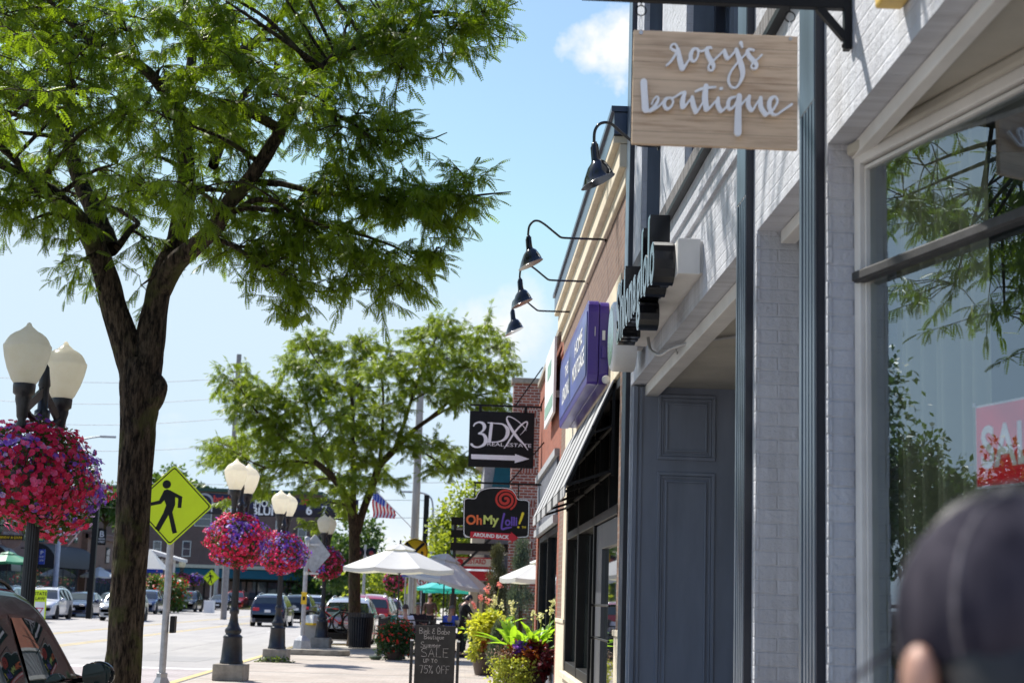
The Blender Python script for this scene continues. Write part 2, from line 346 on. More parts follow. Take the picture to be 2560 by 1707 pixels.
def concretemat(name, c, crack=.5):
    t = NT(name); g = t.n.new('ShaderNodeNewGeometry'); P = g.outputs['Position']
    f = t.noise(.35, 8, .7, vec=P); f2 = t.noise(30, 4, .65, vec=P); st = t.noise(1.0, 6, .7, vec=P, scl=(1.5, .12, 1))
    vo = t.n.new('ShaderNodeTexVoronoi'); vo.feature = 'DISTANCE_TO_EDGE'; vo.inputs['Scale'].default_value = .22; 
    wv = t.n.new('ShaderNodeMix'); wv.data_type = 'VECTOR'; wv.inputs[0].default_value = .12; t.lk(P, wv.inputs[4]); nn = t.n.new('ShaderNodeTexNoise'); nn.inputs['Scale'].default_value = 1.5; t.lk(P, nn.inputs[0]); t.lk(nn.outputs['Color'], wv.inputs[5]); t.lk(wv.outputs[1], vo.inputs['Vector'])
    jn = t.brick(P, 4.2, 4.6, .018, (1,1,1), (.93,.93,.94), (.35,.34,.33), .1, .0)
    c1 = t.mix(1, t.ramp(f, [(.25, tuple(x*.80 for x in c)), (.65, c)]), t.ramp(f2, [(.3, (.84,.84,.84)), (.7, (1,1,1))]), 'MULTIPLY')
    c1 = t.mix(.55, c1, t.ramp(st, [(.3, (.72,.72,.73)), (.6, (1,1,1))]), 'MULTIPLY')
    if crack: c1 = t.mix(.85, c1, jn.outputs['Color'], 'MULTIPLY'); c1 = t.mix(t.math('MULTIPLY', t.math('LESS_THAN', vo.outputs['Distance'], .006), crack), c1, tuple(x*.45 for x in c))
    t.col(c1); t.b.inputs['Roughness'].default_value = .85; t.lk(t.bump(f2, .25, .005), t.b.inputs['Normal']); return t.m
M = {}
M['whitebrick'] = paintedbrick('white_painted_brick', (.52, .535, .58))
M['tanbrick'] = brickmat('tan_brick', (.235,.135,.09), (.175,.095,.065), (.24,.20,.17))
M['redbrick'] = brickmat('red_brick', (.40,.115,.055), (.29,.075,.04), (.33,.24,.20))
M['orangebrick'] = brickmat('orange_red_brick', (.36,.095,.045), (.28,.07,.032), (.28,.14,.10))
M['pierbrick'] = brickmat('pier_brick', (.34,.09,.05), (.21,.05,.035), (.50,.42,.36), w=.24, h=.085, mort=.012)
M['brownbrick'] = brickmat('brown_brick', (.20,.125,.11), (.16,.095,.085), (.20,.16,.145))
M['brownbrick2'] = brickmat('reddish_brown_brick', (.23,.10,.065), (.17,.075,.05), (.2,.15,.12))
M['orangewall'] = basic('orange_stucco', (.62,.24,.10), .9, var=.1)
M['darkbrick'] = brickmat('dark_header_brick', (.07,.065,.065), (.16,.15,.15), (.26,.26,.27), w=.075, h=.20, mort=.006)
M['stone'] = basic('cream_limestone', (.66,.58,.44), .85, var=.08, nscale=4, bump=.25, bscale=60)
M['greystone'] = basic('weathered_stone', (.34,.30,.24), .9, var=.2, nscale=5, bump=.5, bscale=30)
M['slate'] = basic('slate_blue_paint', (.10,.125,.165), .42, var=.14, nscale=7, bump=.15, bscale=30, stretch=(1,1,.25))
M['panelpaint'] = basic('slate_door_paint', (.20,.225,.29), .42, var=.12, nscale=3.5, bump=.18, bscale=60, stretch=(1,1,.2))
M['navy'] = basic('dark_navy_paint', (.012,.014,.024), .35, var=.1)
M['pilaster'] = basic('pilaster_blue_paint', (.085,.11,.145), .28, var=.2, nscale=5, bump=.12, bscale=50, stretch=(1,1,.12))
M['black'] = basic('black_paint', (.010,.010,.011), .45, var=.2, spec=.22)
M['blackgloss'] = basic('black_gloss_enamel', (.008,.008,.010), .12, var=.1, spec=.6)
M['ironblack'] = basic('black_cast_iron', (.016,.016,.019), .38, var=.25, nscale=12, bump=.25, bscale=60)
M['soffit'] = basic('soffit_beige', (.46,.43,.37), .8, var=.1, nscale=2, bump=.15, bscale=50)
M['offwhite'] = basic('offwhite_paint', (.66,.64,.61), .5, var=.07, nscale=3, bump=.08, bscale=40)
M['white'] = basic('white_paint', (.80,.80,.80), .45, var=.04)
M['letterwhite'] = basic('white_letter', (.90,.90,.92), .45, var=.04)
M['signwood'] = woodmat('blonde_wood_boards', (.37,.22,.125), (.64,.47,.32))
M['greymetal'] = basic('galvanised_grey', (.42,.42,.43), .45, metal=.3, var=.15, nscale=8)
M['greypole'] = basic('grey_weathered_pole', (.36,.35,.33), .8, var=.18, nscale=3, stretch=(1,1,.2))
M['steel'] = basic('brushed_steel', (.6,.6,.6), .3, metal=1, var=.1)
M['purple'] = basic('purple_sign_paint', (.055,.028,.24), .28, var=.06, nscale=3)
M['purpleface'] = basic('violet_sign_face', (.10,.12,.42), .28, var=.2, nscale=1.2)
M['glass'] = glassmat('window_glass')
M['glassdark'] = darkglass('dark_shop_glass', (.012,.016,.016), 2.2)
M['glassfar'] = darkglass('far_window_glass', (.05,.06,.075), 1.7)
M['carglass'] = darkglass('car_glass', (.015,.022,.024), 1.75)
M['skyglass'] = darkglass('upper_window_glass', (.03,.04,.06), 2.4)
M['bark'] = barkmat('locust_bark', (.014,.010,.007), (.145,.105,.070), (.095,.098,.032))
M['barkred'] = barkmat('young_locust_bark', (.03,.018,.013), (.13,.075,.052), (.10,.058,.035))
M['bark2'] = barkmat('street_tree_bark', (.03,.021,.013), (.115,.075,.045), (.07,.06,.025))
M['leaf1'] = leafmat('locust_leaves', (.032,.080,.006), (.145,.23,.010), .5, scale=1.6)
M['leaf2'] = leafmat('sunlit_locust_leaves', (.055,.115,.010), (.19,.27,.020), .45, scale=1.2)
M['leafdark'] = leafmat('dark_tree_leaves', (.015,.045,.016), (.04,.085,.025), .3)
M['leafmid'] = leafmat('mid_green_leaves', (.03,.075,.02), (.075,.135,.03), .35)
M['leafyellow'] = leafmat('yellow_green_leaves', (.10,.16,.02), (.22,.28,.035), .45)
M['basketleaf'] = leafmat('petunia_leaves', (.02,.05,.012), (.06,.11,.02), .35)
M['redpet'] = flowermat('crimson_petunia', (.62,.006,.06), (.80,.03,.13))
M['pinkpet'] = flowermat('pink_petunia', (.85,.05,.22), (.92,.18,.38))
M['purpet'] = flowermat('violet_petunia', (.16,.05,.50), (.36,.14,.72))
M['whitpet'] = flowermat('lilac_petunia', (.55,.35,.80), (.75,.62,.9))
M['canna'] = leafmat('canna_leaves', (.10,.26,.02), (.24,.42,.03), .5, scale=5)
M['bluegreen'] = leafmat('juniper_needles', (.05,.085,.06), (.12,.17,.125), .15)
M['olivegreen'] = leafmat('olive_juniper_needles', (.05,.06,.03), (.12,.125,.06), .15)
M['chartreuse'] = leafmat('chartreuse_coleus', (.34,.38,.02), (.58,.58,.06), .4, scale=8)
M['lime'] = leafmat('trailing_jenny', (.25,.32,.04), (.45,.48,.09), .4, scale=8)
M['maroon'] = leafmat('maroon_coleus', (.05,.008,.014), (.20,.02,.03), .3, scale=8)
M['orangeleaf'] = leafmat('orange_coleus', (.22,.05,.02), (.42,.13,.03), .35, scale=8)
M['cream_fl'] = flowermat('pale_yellow_flower', (.75,.70,.25), (.85,.82,.45))
M['coral_fl'] = flowermat('coral_flower', (.80,.20,.14), (.88,.35,.28))
M['red_fl'] = flowermat('red_flower', (.55,.01,.01), (.75,.03,.02))
M['pot'] = basic('brown_planter_resin', (.085,.06,.048), .5, var=.1, bump=.1)
M['road'] = concretemat('road_concrete', (.41,.39,.37))
M['walkconc'] = concretemat('walk_concrete', (.52,.48,.42), 0)
M['paver'] = pavermat('sidewalk_pavers', (.48,.42,.36), (.42,.355,.30), (.33,.30,.265))
M['crosspaver'] = pavermat('crosswalk_pavers', (.38,.32,.32), (.33,.28,.28), (.45,.42,.40), .3, .15, .02)
M['kerb'] = concretemat('kerb_concrete', (.50,.47,.42), 0)
M['kerbyellow'] = basic('worn_yellow_kerb_paint', (.62,.48,.20), .8, var=.18, nscale=5)
M['roadyellow'] = basic('worn_yellow_line', (.58,.44,.17), .85, var=.15, nscale=4)
M['roadwhite'] = basic('road_white_line', (.68,.66,.64), .85, var=.12, nscale=4)
M['grass'] = leafmat('grass_blades', (.05,.10,.02), (.12,.18,.03), .3)
M['groundgreen'] = basic('lawn_soil', (.07,.10,.03), 1, var=.2)
M['signyellow'] = basic('fluorescent_yellow_green', (.62,.80,.0), .45, var=.03, nscale=5)
M['rryellow'] = basic('sign_yellow', (.78,.50,.01), .45, var=.05)
M['signred'] = basic('sign_red', (.55,.012,.03), .4, var=.06)
M['salered'] = basic('sale_red', (.92,.02,.05), .35, var=.05)
M['blue'] = basic('sign_blue', (.03,.07,.42), .45, var=.05)
M['teal'] = basic('teal_canvas', (.01,.11,.125), .8, var=.08)
M['tealumb'] = leafmat('teal_umbrella_fabric', (.03,.42,.46), (.05,.52,.55), .35)
M['umbrella'] = leafmat('cream_umbrella_fabric', (.66,.65,.62), (.74,.73,.70), .25)
M['greyumb'] = basic('grey_umbrella_fabric', (.30,.34,.42), .9, var=.05)
M['awnwhite'] = basic('awning_white', (.40,.40,.41), .7, var=.08, nscale=5)
M['awnblack'] = basic('awning_black', (.02,.02,.024), .7, var=.1)
M['clapboard'] = basic('weathered_clapboard', (.15,.16,.19), .85, var=.3, nscale=14, stretch=(1,1,.12), bump=.4, bscale=30)
M['greyboard'] = basic('pale_grey_board', (.36,.37,.38), .8, var=.15, nscale=9, bump=.2)
M['siding'] = basic('grey_shingle', (.33,.33,.34), .85, var=.15)
M['interior'] = basic('khaki_interior', (.32,.30,.22), .9, var=.08, nscale=2)
M['curtain'] = basic('khaki_curtain', (.34,.32,.21), .8, var=.12, nscale=2)
M['chalk'] = basic('chalkboard', (.035,.034,.035), .75, var=.25, nscale=5)
M['chalkwhite'] = basic('chalk', (.55,.52,.52), .9, var=.3, nscale=40)
M['red'] = basic('red_paint', (.55,.03,.02), .4, var=.05)
M['orange'] = basic('orange_paint', (.80,.16,.04), .4, var=.05)
M['green'] = basic('green_paint', (.02,.22,.10), .5, var=.05)
M['limepaint'] = basic('lime_paint', (.60,.68,.16), .4, var=.05)
M['purplepaint'] = basic('violet_paint', (.14,.07,.42), .4, var=.05)
M['yellow'] = basic('yellow_paint', (.88,.68,.03), .4, var=.05)
M['globe'] = None
t_ = NT('frosted_acorn_globe'); f_ = t_.noise(7, 6, .7); t_.col(t_.ramp(f_, [(.35, (.74,.68,.50)), (.6, (.87,.84,.72))])); t_.b.inputs['Roughness'].default_value = .25
tr_ = t_.n.new('ShaderNodeBsdfTranslucent'); tr_.inputs[0].default_value = (1.0,.95,.82,1); ms_ = t_.n.new('ShaderNodeMixShader'); ms_.inputs[0].default_value = .68
t_.lk(t_.b.outputs[0], ms_.inputs[1]); t_.lk(tr_.outputs[0], ms_.inputs[2]); t_.lk(ms_.outputs[0], t_.o.inputs[0]); M['globe'] = t_.m
M['skin'] = basic('skin', (.50,.27,.19), .5, var=.08)
M['skindark'] = basic('tanned_skin', (.42,.20,.13), .5, var=.08)
M['hairgrey'] = basic('grey_hair', (.22,.20,.19), .7, var=.3, nscale=40)
M['hairbrown'] = basic('brown_hair', (.06,.035,.02), .6, var=.4, nscale=40)
M['hairblack'] = basic('dark_hair', (.012,.010,.011), .5, var=.3, nscale=60)
M['capnavy'] = basic('navy_cap_cloth', (.060,.052,.064), .95, spec=.15, nscale=22, bump=.6, bscale=14, c2=(.008,.007,.016), stretch=(1.6,.8,.22))
M['capmesh'] = basic('cap_mesh', (.16,.14,.15), .9, var=.3, nscale=60, bump=.3)
M['shirtwhite'] = basic('white_shirt', (.70,.68,.75), .9, var=.05)
M['shirtblue'] = basic('blue_shirt', (.05,.10,.48), .9, var=.08)
M['clothblack'] = basic('black_cloth', (.008,.008,.010), .9, var=.2)
M['clothdark'] = basic('maroon_shirt', (.03,.012,.014), .9, var=.2)
M['jeans'] = basic('denim', (.05,.07,.13), .9, var=.2)
M['rubber'] = basic('tyre_rubber', (.015,.015,.016), .8, var=.2)
def carpaint(n, c, metal=.35): return basic(n, c, .22, metal=metal, var=.03, coat=.6 if c[0] < .01 else 1, spec=.3 if c[0] < .01 else .5)
# ------------------------------------------------------------------ ground
def flat(name, poly, z, mat, kind='structure'):
    m = MB(); m.add([(x, y, z) for x, y in poly], [tuple(range(len(poly)))]); return tag(m.build(name, mat), kind=kind)
def rect(x0, x1, y0, y1): return [(x0, y0), (x1, y0), (x1, y1), (x0, y1)]
flat('ground', rect(-1500, 1500, -300, 2500), -.17, M['groundgreen'])
flat('road', rect(-23.2, -2.6, -40, 420), -.13, M['road'])
# pavement outline with the kerb build-out between the two parking bays
def arc(cx, cy, r, a0, a1, n=8): return [(cx + r*math.cos(math.radians(a0+(a1-a0)*i/n)), cy + r*math.sin(math.radians(a0+(a1-a0)*i/n))) for i in range(n+1)]
edge = [(-2.95, -30), (-2.95, 13.4)] + arc(-4.1, 15.6, 1.0, -90, -180)[0:0] + [(-3.3, 14.2), (-4.4, 14.6), (-5.0, 15.3), (-5.1, 16.2), (-5.1, 50.2), (-4.9, 51.6), (-4.2, 52.4), (-3.2, 52.7), (-2.85, 53.2), (-2.85, 96), (-5.1, 98), (-5.1, 300)]
m = MB(); m.prism(edge + [(9, 300), (9, -30)], -.2, 0, 'z'); tag(m.build('pavement', M['walkconc']), kind='structure')
def strip(name, pts, w, z0, z1, mat):
    m = MB(); L = []; R = []
    for i, p in enumerate(pts):
        d = Vector(pts[min(i+1, len(pts)-1)]) - Vector(pts[max(i-1, 0)]); d.normalize(); n = Vector((d.y, -d.x)); L.append(Vector(p)); R.append(Vector(p) + n*w)
    for i in range(len(pts)-1):
        a, b, c, d = L[i], R[i], R[i+1], L[i+1]
        m.add([(v.x, v.y, z) for z in (z0, z1) for v in (a, b, c, d)], [(3,2,1,0),(4,5,6,7),(0,1,5,4),(2,3,7,6),(1,2,6,5),(3,0,4,7)])
    return tag(m.build(name, mat), kind='structure')
strip('kerb', [(x-.01, y) for x, y in edge], .17, -.19, .012, M['kerb'])
strip('kerb_paint', [(x-.014, y) for x, y in edge[2:10]], .15, -.03, .018, M['kerbyellow'])
strip('far_kerb', [(-23.3, 300), (-23.3, 96), (-23.3, -20)][::-1], -.2, -.19, .02, M['kerb'])
flat('far_pavement', rect(-60, -23.45, -20, 134), .0, M['walkconc'])
# pavers between concrete bands
m = MB(); y = 14.0
for i, L_ in enumerate([3.2, 3.2, 3.0, 3.3, 3.2, 3.4, 3.2, 3.2, 3.2, 3.2, 3.2, 3.2, 3.2, 6, 6, 6]):
    x0 = -4.88 if 15.6 < y < 49 else -2.7
    if y < 20: x0 = max(x0, -4.5)
    m.add([(x0, y+.32, .004), (1.49, y+.32, .004), (1.49, y+L_, .004), (x0, y+L_, .004)], [(0,1,2,3)]); y += L_
m.add([(-2.7, -5, .004), (1.49, -5, .004), (1.49, 13.8, .004), (-2.7, 13.8, .004)], [(0,1,2,3)])
m.build('paving', M['paver']); tag(bpy.data.objects['paving'], kind='structure')
# crosswalk, lines
flat('crosswalk', rect(-23.1, -5.3, 29.4, 36.2), -.126, M['crosspaver'])
m = MB()
for y0, y1 in ((28.7, 29.3), (36.3, 36.9)): m.add([(-23.1, y0, -.126), (-5.3, y0, -.126), (-5.3, y1, -.126), (-23.1, y1, -.126)], [(0,1,2,3)])
m.add([(-23.1, 45.5, -.126), (-12.6, 45.5, -.126), (-12.6, 46.0, -.126), (-23.1, 46.0, -.126)], [(0,1,2,3)])
for k in range(12): m.add([(-8.6, 60+k*12, -.126), (-8.48, 60+k*12, -.126), (-8.48, 63+k*12, -.126), (-8.6, 63+k*12, -.126)], [(0,1,2,3)])
tag(m.build('road_markings', M['roadwhite']), kind='structure')
m = MB()
for x in (-11.85, -12.1, -15.1, -15.35):
    m.add([(x, 46.5, -.126), (x+.11, 46.5, -.126), (x+.11, 300, -.126), (x, 300, -.126)], [(0,1,2,3)])
tag(m.build('centre_lines', M['roadyellow']), kind='structure')
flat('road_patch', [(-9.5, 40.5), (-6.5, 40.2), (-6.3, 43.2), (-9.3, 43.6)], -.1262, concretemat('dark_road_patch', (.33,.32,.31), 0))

# ------------------------------------------------------------------ building one : white painted brick shop
b1 = thing('painted_brick_shop', (1.5, 8, 0), 'white and grey painted brick shopfront with slate blue panels filling the right side', 'shop building')
w = MB()
def wb(y0, y1, z0, z1, x0=1.5, x1=1.85): w.box(x0, x1, y0, y1, z0, z1)
for a, b in ((-3, 2.2), (6.38, 6.78), (7.97, 8.38), (14.05, 14.55)): wb(a, b, 0, 3.6)
wb(-3, 14.55, 3.6, 4.7)
for a, b in ((-3, 8.45), (10.75, 12.15), (13.5, 14.55)): wb(a, b, 4.7, 7.2)
wb(-3, 14.55, 7.2, 8.4)
# side walls of the recessed door opening
w.box(1.85, 2.9, 7.97, 8.12, 0, 3.6); w.box(1.85, 2.9, 6.62, 6.78, 0, 3.6); w.box(1.85, 6.8, 14.2, 14.5, 0, 8.4); w.box(1.85, 6.5, -3, -2.8, 0, 8.4)
# uneven brick edges
R = random.Random(3)
for yc, sg in ((6.38, -1), (7.97, -1), (14.05, -1)):
    z = 0.01
    while z < 3.55:
        h = .0715; L_ = R.uniform(.001, .007)
        w.box(1.5-.001-R.random()*.004, 1.515, yc+sg*L_-.0, yc+.02, z, z+h-R.uniform(.001, .006)); z += h
w.build('wall', M['whitebrick'], b1)
r = MB(); r.box(1.9, 7, -2.8, 14.3, 8.1, 8.3); r.build('roof', M['greystone'], b1)
# entablature mouldings
t = MB(); t.box(1.478, 1.51, 8.4, 14.5, 4.30, 4.335); t.box(1.478, 1.51, 8.4, 14.5, 4.16, 4.19)
t.build('moulding', M['whitebrick'], b1)
t = MB(); t.box(1.485, 1.52, -3, 14.52, 4.545, 4.70); t.build('header_brick_band', M['darkbrick'], b1)
t = MB(); t.box(1.45, 1.53, -3, 14.52, 4.50, 4.535); t.build('flashing', M['black'], b1)
# upper windows
for y0, y1 in ((8.45, 10.75), (12.15, 13.5)):
    f = MB(); f.box(1.55, 1.80, y1-.012, y1+.002, 4.7, 7.2); f.box(1.55, 1.8, y0-.002, y0+.012, 4.7, 7.2); f.box(1.55, 1.8, y0+.012, y1-.012, 4.68, 4.715)
    wo = f.build('window', M['slate'], b1)
    f = MB(); 
    for a, b in ((y0+.012, y0+.09), (y1-.09, y1-.012), ((y0+y1)/2-.03, (y0+y1)/2+.03)): f.box(1.70, 1.79, a, b, 4.72, 7.2)
    f.box(1.71, 1.785, y0+.09, y1-.09, 5.9, 5.97); f.build('frame', M['navy'], wo)
    f = MB(); f.box(1.765, 1.775, y0+.02, y1-.02, 4.72, 7.2); f.build('pane', M['skyglass'], wo)
# lintel trim and soffits
t = MB(); t.box(1.62, 1.74, 8.40, 14.03, 3.50, 3.598); t.box(1.62, 1.70, 6.80, 7.95, 3.53, 3.598); t.build('lintel_trim', M['offwhite'], b1, bevel=.006)
t = MB(); t.box(1.74, 2.9, 8.12, 14.2, 3.585, 3.64); t.box(1.70, 2.9, 6.78, 7.97, 3.585, 3.64); t.build('soffit', M['soffit'], b1)
# pilasters
def pilaster(y0, y1, top=8.3):
    p = MB(); p.box(1.475, 1.51, y0, y1, 0, top)
    n = 5; pw = (y1-y0-.05)
    for k in range(n):
        a = y0+.012+(y1-y0-.024)*k/n; b = a+(y1-y0-.024)/n*.62 if k < n-1 else y1-.012
        if k == n-1: a = b-(y1-y0-.024)/n*.75
        p.box(1.458, 1.476, a, b, 0, 3.82)
    p.box(1.4575, 1.476, y0+.012, y1-.012, 3.82, top)
    o = p.build('pilaster', [M['pilaster'], M['navy']], b1, bevel=.003, seg=1)
    q = MB(); q.box(1.462, 1.512, y0-.006, y0+.010, 0, top); q.build('side_strip', M['navy'], o)  # near side in dark paint, with its shade put into the navy too
for a, b in ((6.44, 6.76), (8.08, 8.37), (14.13, 14.45)): pilaster(a, b)
# panelled end wall of the wide recess, faces the camera
p = MB(); p.box(1.56, 2.9, 13.98, 14.045, 0, 3.585); p.build('panel_wall', M['panelpaint'], b1)
p = MB(); p.box(1.515, 1.556, 13.955, 14.045, 0, 3.585); p.box(1.575, 1.60, 13.965, 13.982, 0, 3.58)
p.build('corner_trim', M['panelpaint'], b1, bevel=.004)
def moulded(x0, x1, z0, z1, y, name='panel_moulding'):
    p = MB()
    for k, (o_, wd, dp) in enumerate(((0, .03, .02), (.034, .018, .012), (.075, .016, .02))):
        a0, a1, c0, c1 = x0+o_, x1-o_, z0+o_, z1-o_
        p.box(a0, a1, y-dp, y, c0, c0+wd); p.box(a0, a1, y-dp, y, c1-wd, c1); p.box(a0, a0+wd, y-dp, y, c0+wd, c1-wd); p.box(a1-wd, a1, y-dp, y, c0+wd, c1-wd)
    p.box(x0+.09, x1-.09, y-.008, y, z0+.09, z1-.09)
    return p.build(name, M['panelpaint'], b1, bevel=.003, seg=1)
moulded(1.74, 2.26, 2.93, 3.52, 13.98); moulded(1.74, 2.26, .35, 2.82, 13.98)
# back of the recesses
p = MB(); p.box(2.86, 2.9, 8.12, 13.98, 0, .6); p.box(2.86, 2.9, 8.12, 13.98, 3.1, 3.585)
for yy in (8.2, 9.6, 11.0, 12.4, 13.8): p.box(2.82, 2.9, yy-.05, yy+.05, .6, 3.1)
p.build('storefront_frame', M['slate'], b1)
p = MB(); p.box(2.87, 2.88, 8.12, 13.98, .6, 3.1); p.build('storefront_glass', M['glassdark'], b1)
dr = MB(); dr.box(2.5, 2.55, 6.79, 7.96, .02, 3.58); dro = dr.build('door', M['slate'], b1)
dr = MB(); dr.box(2.485, 2.498, 6.95, 7.8, .3, 2.4); dr.build('glass', M['glassdark'], dro)
dr = MB(); dr.tube([(2.44, 7.75, .9), (2.44, 7.75, 1.4)], .012); dr.box(2.44, 2.5, 7.74, 7.76, .92, .94); dr.box(2.44, 2.5, 7.74, 7.76, 1.36, 1.38); dr.build('handle', M['steel'], dro)
# splayed display window on the right
dv = Vector((.255, -1, 0)).normalized(); nv = Vector((-dv.y*-1, 0, 0))
P0 = Vector((1.615, 6.365, 0)); NRM = Vector((-.969, -.247, 0))          # outward normal
def wp(t_, off, z): q = P0 + dv*t_ - NRM*off; return (q.x, q.y, z)
def wbox(mb, t0, t1, o0, o1, z0, z1):
    mb.add([wp(t0,o0,z0), wp(t1,o0,z0), wp(t1,o1,z0), wp(t0,o1,z0), wp(t0,o0,z1), wp(t1,o0,z1), wp(t1,o1,z1), wp(t0,o1,z1)],
           [(0,1,2,3),(7,6,5,4),(0,4,5,1),(1,5,6,2),(2,6,7,3),(3,7,4,0)])
WL = 3.9
f = MB(); wbox(f, 0, .05, -.01, .12, .45, 3.56); wbox(f, .05, WL, -.01, .12, 3.50, 3.57); wbox(f, 0, WL, -.04, .14, .38, .46); wbox(f, WL-.05, WL, -.01, .12, .46, 3.5)
wdo = f.build('display_window', M['offwhite'], b1, bevel=.006)
f = MB(); wbox(f, .052, .066, .012, .05, .47, 3.49); wbox(f, .066, WL-.07, .012, .05, 3.476, 3.49); f.build('glazing_bead', M['offwhite'], wdo)
f = MB(); wbox(f, .03, WL-.06, -.030, .02, 2.990, 3.038); wbox(f, .03, WL-.06, -.038, -.029, 2.995, 3.033); f.build('transom_bar', basic('weathered_dark_bar', (.035,.033,.035), .6, var=.3, nscale=9, bump=.2), wdo, bevel=.008)
f = MB()
for z0_, z1_ in ((.47, 2.984), (3.046, 3.475)): f.quad(wp(.067, .03, z0_), wp(WL-.06, .03, z0_), wp(WL-.06, .03, z1_), wp(.067, .03, z1_))
f.build('pane', M['glass'], wdo)
# soffit of the window recess with its board edge
s = MB(); s.add([(1.62, 6.37, 3.592), (1.62, 2.3, 3.592), (2.75, 2.3, 3.592), (2.75, 6.37, 3.592)], [(0,1,2,3)]); s.build('soffit', M['soffit'], b1)
s = MB(); s.box(1.60, 1.655, 2.3, 6.375, 3.535, 3.598); s.build('soffit_board', M['offwhite'], b1, bevel=.005)
s = MB(); wbox(s, .0, WL, -.045, -.012, 3.54, 3.590); s.build('head_trim', M['soffit'], b1, bevel=.012)
# interior behind the display glass
i_ = MB(); wbox(i_, -.3, WL+.5, 1.5, 1.55, 0, 3.75); wbox(i_, -.05, 0.0, .1, 1.5, 0, 3.75); wbox(i_, 0, WL+.5, .12, 1.5, .36, .40)
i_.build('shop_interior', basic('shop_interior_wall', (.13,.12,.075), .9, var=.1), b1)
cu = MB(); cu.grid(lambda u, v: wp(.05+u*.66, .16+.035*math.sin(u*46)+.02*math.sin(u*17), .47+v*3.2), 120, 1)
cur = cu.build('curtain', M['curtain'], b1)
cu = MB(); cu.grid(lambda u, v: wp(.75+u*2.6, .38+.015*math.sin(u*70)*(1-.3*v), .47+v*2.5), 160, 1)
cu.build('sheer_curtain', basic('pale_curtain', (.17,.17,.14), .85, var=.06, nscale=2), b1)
# ------------------------------------------------------------------ building two : tan brick shop
b2 = thing('tan_brick_shop', (1.5, 18.8, 0), 'tan brick shop with cream stone cornice, wall lamps and black framed windows', 'shop building')
w = MB(); w.box(1.5, 1.9, 14.55, 24.0, 4.86, 6.1); w.box(1.5, 1.9, 14.55, 15.05, 1.40, 4.86); w.box(1.5, 1.9, 22.85, 24.0, 1.40, 4.86); w.box(1.9, 9, 23.6, 24.0, 0, 6.1); w.box(1.6, 1.9, 15.05, 22.85, 4.0, 4.86)
w.build('wall', M['tanbrick'], b2)
s = MB(); s.box(1.485, 1.9, 14.56, 15.07, 0, 1.34); s.box(1.47, 1.9, 14.555, 15.09, 1.34, 1.40); s.box(1.485, 1.9, 22.22, 24.0, 0, 1.34); s.box(1.47, 1.9, 22.2, 24.02, 1.34, 1.40)
s.box(1.485, 1.9, 17.55, 22.22, 0, .62); s.box(1.44, 1.88, 17.5, 22.25, .62, .70); s.box(1.486, 1.6, 22.23, 22.84, 1.402, 3.86); s.box(1.484, 1.6, 15.06, 22.84, 3.86, 4.86)
s.build('stone_trim', M['stone'], b2, bevel=.008)
s = MB(); s.box(1.46, 1.9, 14.56, 24.0, 5.62, 5.78); s.box(1.40, 1.9, 14.56, 24.0, 5.785, 6.02); s.box(1.34, 1.9, 14.56, 24.0, 6.025, 6.10); s.build('cornice', M['stone'], b2, bevel=.012)
s = MB(); s.box(1.34, 1.95, 14.52, 24.05, 6.105, 6.32); s.box(1.31, 1.97, 14.50, 24.07, 6.325, 6.38)
s.build('coping', basic('dark_coping', (.05,.07,.11), .3, metal=.3), b2)
f = MB(); f.box(1.50, 1.66, 22.1, 22.215, .71, 3.85); f.box(1.5, 1.66, 17.7, 17.8, 0, 3.85); f.box(1.5, 1.66, 20.05, 20.2, .71, 3.85); f.box(1.52, 1.66, 15.08, 15.16, 0, 3.85)
f.box(1.505, 1.655, 17.8, 22.1, .71, .83); f.box(1.50, 1.66, 15.16, 22.1, 2.50, 2.60); f.box(1.51, 1.66, 15.16, 22.1, 3.75, 3.85); f.box(1.53, 1.65, 16.3, 16.4, 2.6, 3.75)
wf = f.build('shop_window', M['black'], b2, bevel=.006, seg=1)
f = MB(); f.box(1.60, 1.61, 17.8, 22.1, .83, 2.5); f.box(1.60, 1.61, 15.16, 22.1, 2.6, 3.75); f.build('pane', M['glassdark'], wf)
d = MB(); d.box(1.53, 1.62, 15.17, 15.29, .03, 2.49); d.box(1.53, 1.62, 17.0, 17.13, .03, 2.49); d.box(1.53, 1.62, 15.29, 17.0, 2.22, 2.49); d.box(1.53, 1.62, 15.29, 17.0, .03, .25); d.box(1.53, 1.61, 17.13, 17.69, 0.0, 2.49)
do = d.build('door', basic('door_frame_grey', (.08,.085,.10), .35, var=.05), b2, bevel=.005, seg=1)
d = MB(); d.box(1.57, 1.578, 15.29, 17.0, .25, 2.22); d.build('glass', M['glassdark'], do)
d = MB(); d.tube([(1.40, 16.85, .1), (1.40, 16.85, 2.35)], .016); d.tube([(1.40, 16.85, 1.62), (1.52, 16.85, 1.62)], .014); d.tube([(1.46, 15.3, 1.62), (1.46, 16.85, 1.62)], .012); d.tube([(1.40, 16.85, 1.28), (1.52, 16.85, 1.28)], .014); d.tube([(1.46, 15.3, 1.28), (1.46, 16.85, 1.28)], .012); d.build('handle', M['black'], do)
d = MB(); Mx = frame((1.568, 15.62, 2.08), (0, -1, 0), (0, 0, 1)); put_text(d, '330', .22, Mx, bold=.004); 
d.build('door_lettering', M['white'], do)
